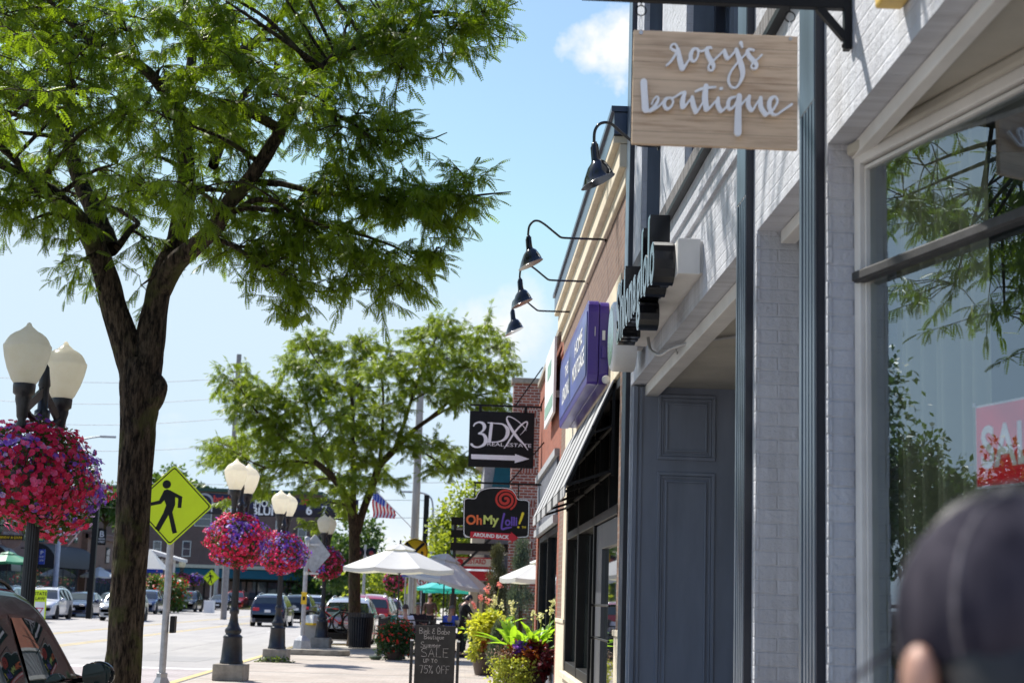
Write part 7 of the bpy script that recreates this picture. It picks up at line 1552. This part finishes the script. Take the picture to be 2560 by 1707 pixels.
W3 = lambda a, n, s, w, z0, z1: [(a+k*s, a+k*s+w, z0, z1) for k in range(n)]
row_shop(60, 78.5, 7.6, M['brownbrick2'], 'reddish brick shop across the street at the far left edge', W3(61, 6, 3, 1.1, 4.3, 6.2))
b = row_shop(78.6, 90.5, 6.2, M['orangewall'], 'orange stucco shopfront behind the nearest lamp post', W3(80, 3, 3.6, 1.2, 3.9, 5.4))
row_shop(90.6, 99.6, 7.4, M['brownbrick'], 'brown brick shop with dark upper windows and a navy awning', W3(91.2, 5, 1.7, .8, 4.3, 6.2), awn=(91.5, 93.5, M['navy'], 3.9))
row_shop(99.7, 113.5, 8.2, M['brownbrick2'], 'reddish brown brick shop with a curved dark awning and lit window', W3(100.6, 5, 2.6, 1.0, 4.6, 7.0), awn=(101.5, 112.5, M['awnblack'], 4.3))
bb = row_shop(113.6, 131, 5.4, M['tanbrick'], 'low tan brick building behind the dark banner pole', W3(115, 3, 4.5, 1.2, 3.4, 4.6), x=-26.6)
m = MB(); m.box(-26.5, -26.44, 101.2, 107.8, .5, 2.7); 
# round brewpub sign, projecting
def hang_sign(px, py, Y, w_, h_, mat, txts, label, nm='projecting_sign', rnd=False, tm=None):
    c_ = at(px, py, Y=Y); root = thing(nm, tuple(c_), label, 'shop sign'); m = MB()
    if rnd: m.lathe([(0,-.05),(w_/2,-.05),(w_/2,.05),(0,.05)], c_, 30, axis='y'); m.lathe([(w_/2*.9,-.056),(w_/2,-.056),(w_/2,.056),(w_/2*.9,.056)], c_, 30, axis='y')
    else: m.box(c_.x-w_/2, c_.x+w_/2, Y-.05, Y+.05, c_.z-h_/2, c_.z+h_/2)
    p_ = m.build('panel', mat, root); m = MB(); m.box(XF-.1, c_.x, Y-.03, Y+.03, c_.z+h_/2, c_.z+h_/2+.07); m.build('bracket', M['black'], root)
    for (s_, dz, tw, th, mt) in txts: m = MB(); put_text(m, s_, .3, frame((c_.x, Y-.062, c_.z+dz), (1,0,0), (0,0,1)), width=tw, height=th, bold=.006); m.build('lettering', mt, p_)
    return root, c_
r_, c_ = hang_sign(29, 1342, 84, 1.15, 1.15, basic('brew_sign_brown', (.20,.13,.11), .6), [('BROTHERS', .2, .85, .16, M['greyboard'])], 'round brown sign with a black band across it on the orange shopfront', rnd=True)
m = MB(); m.box(c_.x-.66, c_.x+.66, 83.90, 83.94, c_.z-.13, c_.z+.10); bnd = m.build('band', M['black'], r_); m = MB(); put_text(m, 'BREW & EATS', .2, frame((c_.x, 83.89, c_.z-.02), (1,0,0), (0,0,1)), width=1.15, height=.13, bold=.004); m.build('lettering', M['rryellow'], bnd)
hang_sign(97, 1345, 93, .65, .42, M['teal'], [('Mules', 0, .52, .24, M['limepaint'])], 'small teal-green sign right of the nearest lamp post')
hang_sign(105, 1391, 98, .34, .92, M['blue'], [('P', .25, .18, .22, M['white']), ('BANK', 0, .26, .10, M['white']), ('ATM', -.22, .24, .12, M['white'])], 'narrow blue sign above the white SUV')
hang_sign(255, 1342, 112, .58, 1.10, M['black'], [('B', .22, .30, .42, M['white']), ('MAIN', -.12, .42, .14, M['white']), ('STREET', -.33, .46, .14, M['white'])], 'black vertical sign with a white letter B right of the dark banner pole')
# flag on the far shops
def flag(base, tip, size, label, folds=.05, droop=.2, fdir=(0,0,-1), taper=0):
    root = thing('flag', base, label, 'flag'); b, t = Vector(base), Vector(tip); m = MB(); m.tube([b, t], .018, 8); m.sphere(t, .045, 10, 8); m.build('flagpole', M['offwhite'], root)
    ax = (t-b).normalized(); dn = Vector(fdir).normalized(); L_, H_ = size; o_ = t - ax*.05
    def fn(u, v): return o_ - ax*H_*v + dn*L_*u*(1-taper*v) + Vector((.6, 1, 0)).normalized()*folds*math.sin(u*9+v*3)*(.3+u) + Vector((0,0,-droop*u*u*.3))
    for nm, mt, sel in (('red_stripes', M['signred'], 0), ('white_stripes', M['white'], 1)):
        m = MB()
        for k in range(13):
            if k % 2 != sel: continue
            u0 = .4 if k < 7 else 0; m.grid(lambda u, v, k=k, u0=u0: fn(u0+(1-u0)*u, (k+v)/13), 14, 1)
        m.build(nm, mt, root)
    m = MB(); m.grid(lambda u, v: fn(u*.4, v*7/13), 8, 4); cn_ = m.build('blue_canton', M['blue'], root)
    m = MB()
    for a in range(5):
        for c in range(4): p = fn(.04+.08*a, (.7+1.6*c)/13); q = p+Vector((0,-.01,0)); m.add([q+Vector((.02*math.cos(k*PI*.4), -.004, .02*math.sin(k*PI*.4))) for k in range(5)], [(0,1,2,3,4)])
    m.build('stars', M['white'], cn_); return root
f0 = at(172, 1360, Y=100); f1 = at(212, 1312, Y=100); flag(tuple(f0), tuple(f1), (.9, .95), 'American flag on an angled pole in front of the brown brick shops', fdir=(-.5, 0, -.7))
f0 = at(1030, 1320, Y=64.7); f1 = at(930, 1216, Y=64.7); flag(tuple(f0), tuple(f1), (1.15, 1.35), 'American flag flying from the concrete utility pole above the umbrellas', folds=.05, fdir=(.03, 0, -1), taper=.78)
# umbrellas across the street
umbrella(at(20, 1400, Y=79).x, 79, 3.2, 2.75, 1.4, M['green'], 'dark green umbrella at the far left across the street', group='umbrellas across the street', rz=.2)
umbrella(at(248, 1425, Y=113).x, 113, 3.0, 2.4, 1.3, M['umbrella'], 'white umbrella right of the dark banner pole across the street', group='umbrellas across the street', rz=.2)
# big brown brick building facing the camera
BYF = 168.0
def bx(px, py): q = at(px, py, Y=BYF); return q.x, q.z
xl, zt = bx(400, 1224); xr, zr = bx(800, 1255)
b = thing('brick_hotel', ((xl+xr)/2, BYF, 0), 'large three-storey brown brick building closing the street, with teal awnings below', 'building')
m = MB(); m.box(-40, xr, BYF, BYF+20, 0, zt); m.build('wall', M['brownbrick'], b)
m = MB(); m.box(-40.2, xr+.3, BYF-.35, BYF+20.3, zt, zt+.35); m.build('cornice', M['green'] if False else basic('dark_green_cornice', (.02,.07,.05), .5), b)
cells = []
for px0, px1, py0, py1 in ((488,528,1276,1316), (457,476,1351,1391), (560,580,1276,1312), (600,640,1280,1318), (580,600,1360,1398), (640,660,1362,1398), (690,712,1300,1340), (700,720,1370,1400), (420,440,1276,1316), (384,402,1351,1391), (745,765,1320,1360)):
    a, z1 = bx(px0, py0); c, z0 = bx(px1, py1); cells.append((a, c, z0, z1))
windows(b, BYF, 0, cells, 'y')
m = MB(); 
x0, z1 = bx(435, 1418); x1, z0 = bx(800, 1452)
m.add([(x0,BYF,z1),(x1,BYF,z1),(x1+.3,BYF-2.2,z0),(x0-.3,BYF-2.2,z0)], [(0,1,2,3)]); m.add([(x0,BYF,z1),(x0-.3,BYF-2.2,z0),(x0,BYF,z0)], [(0,1,2)]); m.add([(x1,BYF,z1),(x1+.3,BYF-2.2,z0),(x1,BYF,z0)], [(0,1,2)]); m.build('awning', M['teal'], b, solid=.05)
m = MB(); m.box(x0, x1, BYF-.05, BYF+.02, .8, z0-.1); sw = m.build('shop_window', M['black'], b); m = MB()
for k in range(14): a = x0+(x1-x0)*k/14; m.box(a+.1, a+(x1-x0)/14-.1, BYF-.07, BYF-.055, .9, z0-.3)
m.build('pane', M['glassfar'], sw)
m = MB(); m.box(x0, x1, BYF-.25, BYF, z1+.05, z1+.4); m.build('sign_band', M['stone'], b)
# pavilion with arches left of the post, white marquee
root = thing('pavilion', (at(425, 1400, Y=135).x, 135, 0), 'small pavilion with pointed arches and a pale roof behind the sign post', 'pavilion')
x0, x1 = at(405, 1400, Y=135).x, at(436, 1400, Y=135).x; zt_ = at(420, 1385, Y=135).z
m = MB(); m.prism([(x0-1.2, zt_+.4), (x1+.6, zt_-.35), (x1+.6, zt_-.6), (x0-1.2, zt_+.1)], 134.6, 138); m.build('roof', M['offwhite'], root)
for k in range(4):
    xx = x0+(x1-x0)*k/3; m = MB(); m.box(xx-.08, xx+.08, 135, 135.15, 0, zt_-.4); m.build('column', M['offwhite'], root)
    if k < 3: m = MB(); xm = xx+(x1-x0)/6; m.tube([(xx, 135.07, zt_-1.0), (xm, 135.07, zt_-.5), (xx+(x1-x0)/3, 135.07, zt_-1.0)], .06, 6); m.build('arch', M['offwhite'], root)
root = thing('marquee', (at(385, 1420, Y=128).x, 128, 0), 'white pavilion tent just right of the big tree trunk', 'tent')
xx = at(380, 1400, Y=128); m = MB(); h0 = xx.z-.7
m.add([(xx.x-1.6,126.5,h0),(xx.x+1.2,126.5,h0),(xx.x+1.2,129.5,h0),(xx.x-1.6,129.5,h0),(xx.x-.2,128,xx.z+.9)], [(0,1,4),(1,2,4),(2,3,4),(3,0,4)]); m.build('canopy', M['umbrella'], root)
m = MB()
for a in (-1.55, 1.15):
    for c in (126.55, 129.45): m.tube([(xx.x+a, c, 0), (xx.x+a, c, h0)], .04, 6)
m.build('legs', M['steel'], root)
m = MB(); m.box(xx.x-1.6, xx.x+1.2, 126.45, 126.5, h0-.3, h0); m.build('valance', M['blue'], root)
flat('grass_verge', [(-24, 158), (-9, 158), (-9, 166), (-24, 166)], .02, M['groundgreen'])
m = MB(); m.box(-24, -8.8, 157.7, 157.95, -.13, .06); tag(m.build('verge_kerb', M['kerbyellow']), kind='structure')
P = np.stack([rng.uniform(-24,-9,5000), rng.uniform(158,166,5000), np.full(5000,.03)],1); leaf_mesh('grass', P, np.tile((0,0,1.),(5000,1)), .22, M['grass'], None, .25, 0, jit=.3); tag(bpy.data.objects['grass'], 'strip of bright green grass in front of the distant brick building', 'grass', kind='stuff')
# flowering shrubs
for k, (px, Y, r, hh_, mt, lab) in enumerate(((385, 122, 1.0, 2.7, 'coral_fl', 'tall flowering shrub with coral blooms left of the sign post'), (430, 120, 1.15, 2.6, 'red_fl', 'green shrub with red flowers right of the sign post'))):
    x = XX(px, Y); root = thing('flowering_shrub', (x, Y, 0), lab, 'shrub', 'flowering shrubs across the street'); P, d = blob_leaves(1500, (x, Y, hh_/2), (r, r, hh_/2), .3, .4, clump=.5); leaf_mesh('foliage', P, d, .28, M['leafmid'], root)
    P, d = blob_leaves(150, (x, Y, hh_*.62), (r, r, hh_*.42), .3, .95, clump=.5); leaf_mesh('blossoms', P, d, .17, M[mt], root, 1.6)
# ------------------------------------------------------------------ banner across the street
YB = 90.0
def polething(nm, px0, py0, px1, py1, Y, r, mat, label, square=False, cat='pole', ztop=None):
    a, c = at(px0, py0, Y=Y), at(px1, py1, Y=Y); x = (a.x+c.x)/2; z = ztop or a.z; root = thing(nm, (x, Y, 0), label, cat); m = MB()
    if square: m.box(x-r, x+r, Y-r, Y+r, -.13, z); 
    else: m.tube([(x,Y,-.13),(x,Y,z)], [r*1.15, r*.9], 14)
    m.build('shaft', mat, root, bevel=.01 if square else 0); return root, x, z
bl, xb0, zb0 = polething('banner_pole', 249, 1205, 226, 1450, YB, .15, M['black'], 'dark square banner pole left of the big tree trunk', True)
br_, xb1, zb1 = polething('banner_pole', 1068, 1237, 1056, 1500, YB, .15, M['black'], 'dark square banner pole behind the railroad crossing sign', True)
bn = thing('street_banner', ((xb0+xb1)/2, YB, 6.5), 'dark blue festival banner stretched across the street reading BARBECUE and BLUES', 'banner')
x0, x1 = at(415, 1270, Y=YB).x, at(896, 1270, Y=YB).x; zt_ = at(560, 1228, Y=YB).z; zb_ = at(560, 1281, Y=YB).z+.0; zt2 = at(860, 1248, Y=YB).z; zb2 = at(860, 1292, Y=YB).z
def bfn(u, v): x = x0+(x1-x0)*u; sag = -.12*math.sin(PI*u); return Vector((x, YB-.15+.05*math.sin(u*40), zt_+(zt2-zt_)*u+sag - v*((zt_-zb_)+(zt2-zb2-zt_+zb_)*u)))
m = MB(); m.grid(bfn, 60, 4); pn = m.build('cloth', basic('banner_navy', (.012,.013,.05), .7), bn)
m = MB(); m.grid(lambda u, v: bfn(u, .62+.38*v)+Vector((0,-.01,0)), 60, 2); m.build('lower_band', basic('banner_dark', (.02,.014,.02), .7), pn)
def bt(s_, pxc, v, wpx, h_, mat):
    u = (at(pxc, 1270, Y=YB).x-x0)/(x1-x0); p = bfn(u, v)+Vector((0,-.07,0)); d = bfn(min(1,u+.02), v)-bfn(u, v); m = MB(); put_text(m, s_, .5, frame(p, (d.x,0,d.z), (-d.z,0,d.x)), width=wpx/43.4, height=h_, bold=.015); m.build('lettering', mat, pn)
bt('brighton', 572, .30, 76, .5, M['red']); bt('BARBECUE', 582, .72, 104, .42, M['white']); bt("SMOKIN'", 668, .34, 80, .42, M['white']); bt('BLUES', 668, .74, 72, .46, M['white']); bt('6', 774, .62, 15, .55, M['white']); bt('7', 812, .64, 13, .55, M['white']); bt('SEPT', 772, .2, 36, .3, M['red']); 
m = MB(); c_ = bfn((at(510, 1270, Y=YB).x-x0)/(x1-x0), .5)+Vector((0,-.08,0)); ribbon(m, [(.5*math.cos(a*PI/10), .5*math.sin(a*PI/10), .12) for a in range(21)], frame(c_, (1,0,0), (0,0,1)), 2, dz=1e-6); m.build('badge_ring', M['greyboard'], pn)
m = MB(); m.add([c_+Vector((.30*(1 if k%2==0 else .55)*math.cos(k*PI/6), -.01, .30*(1 if k%2==0 else .55)*math.sin(k*PI/6))) for k in range(12)], [tuple(range(12))]); m.build('badge', M['coral_fl'], pn)
m = MB()
for v in (0, 1):
    m.tube([(xb0, YB, bfn(0, v).z+.1), bfn(0, v)], .012, 4); m.tube([bfn(0,v), bfn(.25,v), bfn(.5, v), bfn(.75,v), bfn(1, v), (xb1, YB, bfn(1, v).z+.1)], .012, 4)
m.build('cable', M['black'], bn)
# ------------------------------------------------------------------ poles, lights, signs
up, xu, zu = polething('utility_pole', 1046, 1070, 1029, 1560, 65, .16, M['greypole'], 'tall grey concrete utility pole behind the large umbrella', ztop=12.2)
m = MB(); za = at(880, 872, Y=65).z; m.tube([(xu, 65, za-.6), (xu-.5, 65, za-.1), (xu-1.6, 65, za)], .05, 8); m.build('arm', M['greymetal'], up)
m = MB(); m.box(xu-2.9, xu-1.5, 64.85, 65.15, za-.06, za+.07); m.build('luminaire', M['stone'], up, bevel=.03)
up2, x2, z2 = polething('utility_pole', 597, 886, 582, 1170, 100, .17, basic('pale_pole', (.30,.28,.27), .8), 'slim grey utility pole rising left of the second tree')
m = MB(); m.box(x2-.6, x2+.6, 99.95, 100.05, z2-1.2, z2-1.08); m.build('crossarm', M['greypole'], up2)
sl2, x3, z3 = polething('street_light', 150, 1290, 140, 1450, 95, .14, basic('pale_blue_pole', (.42,.46,.56), .5), 'pale street light pole with a long curved arm, between the nearest lamp and the trunk', ztop=at(190, 1120, Y=95).z)
m = MB(); a = at(196, 1104, Y=95); c = at(250, 1091, Y=95); e = at(290, 1092, Y=95); m.tube(crom([(x3, 95, z3-.3), tuple(a), tuple(at(222, 1095, Y=95)), tuple(c)], 5), .05, 8); m.build('arm', M['greymetal'], sl2)
m = MB(); m.box(c.x, e.x, 94.9, 95.1, c.z-.06, c.z+.07); m.build('luminaire', M['greymetal'], sl2, bevel=.03)
sl3, x4, z4 = polething('street_light', 1083, 1270, 1076, 1440, 105, .10, basic('pale_pole2', (.45,.45,.45), .5), 'slim pale street light with a curved top right of the dark banner pole')
m = MB(); m.tube(crom([(x4, 105, z4), tuple(at(1078, 1246, Y=105)), tuple(at(1062, 1234, Y=105)), tuple(at(1035, 1229, Y=105))], 5), .06, 8); m.build('arm', M['greymetal'], sl3); m = MB(); q = at(1015, 1229, Y=105); m.box(q.x-.4, q.x+.5, 104.9, 105.1, q.z-.06, q.z+.06); m.build('luminaire', M['greymetal'], sl3)
for px, Y, h_, lab in ((538, 160, 5.5, 'grey pole in front of the brick building, left of the second lamp'), (557, 162, 5.2, 'thick grey pole just right of another in front of the brick building')):
    x = XX(px, Y); root = thing('utility_pole', (x, Y, 0), lab, 'pole'); m = MB(); m.tube([(x,Y,-.1),(x,Y,h_)], .22, 10); m.build('shaft', M['greymetal'], root)
# overhead wires
for (pa, pb) in (((-20, 942), (597, 944)), ((-20, 1000), (590, 992)), ((-20, 1052), (588, 1044)), ((-20, 1115), (585, 1112)), ((-20, 1195), (1300, 1200))):
    a = at(*pa, Y=99.8); c = at(*pb, Y=99.8); m = MB(); m.tube([a.lerp(c, t/12)+Vector((0,0,-.35*math.sin(PI*t/12))) for t in range(13)], .016, 4); tag(m.build('overhead_wire', M['greymetal']), 'thin overhead wire crossing the sky left of the slim utility pole', 'wire', 'overhead wires')
# railroad crossing sign
Y = 54.0; c_ = at(1037, 1379, Y=Y); root = thing('railroad_sign', (c_.x, Y, 0), 'round yellow railroad crossing sign with a black X behind the largest umbrella', 'road sign')
m = MB(); m.lathe([(0,0),(.455,0),(.455,.012),(0,.012)], (c_.x, Y, c_.z), 40, axis='y'); pl = m.build('plate', M['rryellow'], root)
m = MB(); FMr = frame((c_.x, Y-.004, c_.z), (1,0,0), (0,0,1)); ribbon(m, [(.425*math.cos(a*PI/18), .425*math.sin(a*PI/18), .02) for a in range(37)], FMr, 1, dz=1e-6)
ribbon(m, [(-.28,.28,.10),(.28,-.28,.10)], FMr, 1, z0=.001); ribbon(m, [(-.28,-.28,.10),(.28,.28,.10)], FMr, 1, z0=.002)
put_text(m, 'R', .25, FMr @ Matrix.Translation((-.25, -.07, .001)), width=.12, height=.2, bold=.012); put_text(m, 'R', .25, FMr @ Matrix.Translation((.27, -.07, .001)), width=.12, height=.2, bold=.012); m.build('crossing_mark', M['black'], pl)
m = MB(); m.tube([(c_.x, Y+.04, 0), (c_.x, Y+.04, c_.z+.3)], .03, 8); m.build('post', M['greymetal'], root)
def board(px, py, Y, w_, h_, mat, label, lines, post=True, nm='road_sign'):
    c_ = at(px, py, Y=Y); root = thing(nm, (c_.x, Y, 0), label, 'road sign'); m = MB(); m.box(c_.x-w_/2, c_.x+w_/2, Y, Y+.02, c_.z-h_/2, c_.z+h_/2); pl = m.build('plate', mat, root, bevel=.005)
    for (s_, dz, tw, th, mt) in lines: m = MB(); put_text(m, s_, .2, frame((c_.x, Y-.008, c_.z+dz), (1,0,0), (0,0,1)), width=tw, height=th, bold=.004); m.build('lettering', mt, pl)
    if post: m = MB(); m.tube([(c_.x, Y+.05, 0), (c_.x, Y+.05, c_.z+h_/2)], .03, 8); m.build('post', M['greymetal'], root)
    return root, c_, pl
r_, c_, pl = board(1054, 1450, 88, .62, .62, M['white'], 'white square no U-turn sign with a red ring under the umbrellas', [])
m = MB(); F_ = frame((c_.x, 87.99, c_.z), (1,0,0), (0,0,1)); ribbon(m, [(.24*math.cos(a*PI/12), .24*math.sin(a*PI/12), .05) for a in range(25)], F_, 1, dz=1e-6); ribbon(m, [(-.16,.16,.045),(.16,-.16,.045)], F_, 1, z0=.004); m.build('prohibition_ring', M['signred'], pl)
m = MB(); ribbon(m, [(.09,-.14,.05),(.09,.04,.05),(.05,.12,.05),(-.02,.13,.05),(-.08,.07,.05),(-.08,-.02,.05)], F_, 4, z0=.002); m.add([F_ @ Vector(v) for v in ((-.15,-.02,.003),(-.01,-.02,.003),(-.08,-.12,.003))], [(0,1,2)]); m.build('u_turn_arrow', M['black'], pl)
board(1015, 1427, 62, .34, .42, M['blue'], 'small blue sign on the utility pole under the largest umbrella', [('PARK', .08, .22, .09, M['white']), ('HERE', -.08, .22, .09, M['white'])])
board(1078, 1449, 80, .28, .42, M['blue'], 'small dark blue sign just right of the no U-turn sign', [('2', .1, .1, .12, M['white']), ('HR', -.08, .18, .10, M['white'])])
board(1018, 1470, 92, .5, .6, M['signyellow'], 'distant yellow-green sign left of the utility pole foot', [])
r_, c_, pl = board(1185, 1407, 57.5, 1.35, .42, M['white'], 'red and white CUSTARD sign on the patio building', [('CUSTARD', .06, .85, .17, M['signred'])], post=False)
m = MB(); m.box(c_.x-.66, c_.x+.66, 57.48, 57.495, c_.z-.21, c_.z-.12); m.box(c_.x-.66, c_.x+.66, 57.48, 57.495, c_.z+.17, c_.z+.21); m.lathe([(0,-.02),(.12,-.02)], (c_.x-.52, 57.5, c_.z+.03), 16, axis='y'); m.build('red_trim', M['signred'], pl)
m = MB(); m.box(c_.x-.65, c_.x+.7, 57.5, 57.55, c_.z-.62, c_.z-.28); m.build('menu_board', M['signred'], r_)
# railroad signals
c_ = at(913, 1381, Y=78); root = thing('railroad_signal', (c_.x, 78, 0), 'pair of dark railroad flasher lights right of the second tree trunk', 'signal')
m = MB(); m.tube([(c_.x, 78, 0), (c_.x, 78, c_.z+.4)], .07, 8); m.bar((c_.x-.4, 78, c_.z), (c_.x+.4, 78, c_.z), .08); m.build('mast', M['greymetal'], root)
for s in (-1, 1):
    m = MB(); m.lathe([(0,-.06),(.27,-.06),(.27,-.03),(0,-.03)], (c_.x+s*.30, 78, c_.z), 24, axis='y'); tg = m.build('target', M['black'], root)
    m = MB(); m.lathe([(0,-.10),(.10,-.09),(.11,-.06)], (c_.x+s*.30, 78, c_.z), 16, axis='y'); m.build('lens', basic('dull_red_lens', (.22,.01,.015), .3), tg)
m = MB(); m.box(c_.x-.5, c_.x+.5, 77.9, 78, c_.z-.62, c_.z-.45); m.build('sign_bar', M['greyboard'], root)
# more lamps and baskets far away
for (x, y, lab) in ((at(985, 1500, Y=92).x, 92, 'distant street lamp with pink baskets left of the utility pole'), (-23.7, 136, 'distant street lamp with white globes across the street above the dark SUV')):
    o = copy_tree(lamp); place(o, (x, y, 0)); o['label'] = lab; OFF[o] = Vector((x, y, 0))
    basket((x, y-.3, 2.5), .72 if y > 100 else .62, .55, 'pink petunia ball on the '+lab.split(' with')[0]+(' by the pole' if y < 100 else ' across the road'), 420, .13, int(y), purp=-.4, pink=.5)
    if y > 100: basket((x+1.15, y+.5, 2.5), .68, .5, 'violet petunia ball beside the distant pink one across the road', 360, .13, 7, purp=.5)
# ------------------------------------------------------------------ background trees
def T_at(px, py_top, Y, rx, rz, mat, lab, n, leaf, seed, grp=None, h=None):
    q = at(px, py_top, Y=Y); bushy_tree('tree', (q.x, Y, 0), q.z, rx, rz, lab, M[mat], n, leaf, grp, trunk_r=.22, seed=seed, lobes=11)
g_ = 'trees beyond the end of the street'
for i, (px, py, Y, rx, rz, mt, lab, n, lf) in enumerate((
    (395, 1150, 190, 4.5, 4.0, 'leafmid', 'green treetop above the brick building, left of the pedestrian sign', 3200, .6), (450, 1185, 195, 3.6, 3.2, 'leafmid', 'treetop above the brick building right of the pedestrian sign', 2600, .6), (520, 1205, 200, 3.0, 2.6, 'leafdark', 'small treetop above the brick building left of the second lamp globes', 2000, .6),
    (270, 1205, 150, 2.6, 3.4, 'leafmid', 'tree between the dark banner pole and the big trunk', 2000, .5),
    (690, 1300, 178, 5, 7, 'leafdark', 'dark tree right of the brick building behind the third lamp', 4200, .6), (760, 1290, 172, 5, 7.2, 'leafdark', 'dark tree behind the back of the diamond sign', 4200, .6), (835, 1315, 165, 5, 6.4, 'leafmid', 'green tree just left of the second tree trunk', 4200, .55), (905, 1270, 150, 4.0, 5.5, 'leafmid', 'green tree just right of the second tree trunk', 4000, .5), (950, 1350, 170, 5, 5.5, 'leafdark', 'dark low tree right of the signal lights', 3600, .55),
    (985, 1345, 120, 3.4, 4.2, 'leafyellow', 'yellow-green tree left of the utility pole', 3600, .4), (1085, 1335, 125, 3.8, 4.4, 'leafyellow', 'yellow-green tree between the poles and the canopy', 4200, .4), (1020, 1380, 140, 4, 4, 'leafmid', 'green tree behind the largest umbrella top', 3000, .45),
    (1178, 1165, 84, 2.3, 3.9, 'leafyellow', 'bright green tree left of the two hanging signs', 5200, .30), (1140, 1240, 86, 1.6, 2.6, 'leafyellow', 'lower bright green tree beside the lollipop sign', 3000, .28))):
    T_at(px, py, Y, rx, rz, mt, lab, n, lf, 40+i, g_)
for k, (x, y, h_, r, mt, lab) in enumerate(((-27, 36.3, 9.4, 2.0, 'leafmid', 'taller tree across the road, seen mirrored in the display window'), (-28, 33.2, 6.6, 2.3, 'leafmid', 'low spreading tree across the road, seen mirrored in the display window'), (-31, 29.5, 5.0, 3.0, 'leafdark', 'dark tree across the road, mirrored lower in the display window'), (-31, 39, 7, 3.2, 'leafdark', 'dark tree across the road, mirrored beside the window jamb'))):
    bushy_tree('tree', (x, y, 0), h_, r, h_*.40, lab, M[mt], 5200, .24, 'trees mirrored in the window', trunk_r=.18, seed=80+k, lobes=12)
# distant wood closing the horizon
P, d = [], []
for k in range(46):
    x = -150+k*7.2+rng.uniform(-2,2); y = 260+rng.uniform(-15,30); h_ = rng.uniform(6, 10)
    if -22 < x < -6: y += 60
    a, b_ = blob_leaves(420, (x, y, h_*.45), (5.5, 4, h_*.55), 1, .5, clump=.7); P.append(a); d.append(b_)
leaf_mesh('distant_wood', np.concatenate(P), np.concatenate(d), 1.3, M['leafdark'], None); tag(bpy.data.objects['distant_wood'], 'distant mass of trees closing the end of the street', 'wood', kind='stuff')
# small leafy weeds
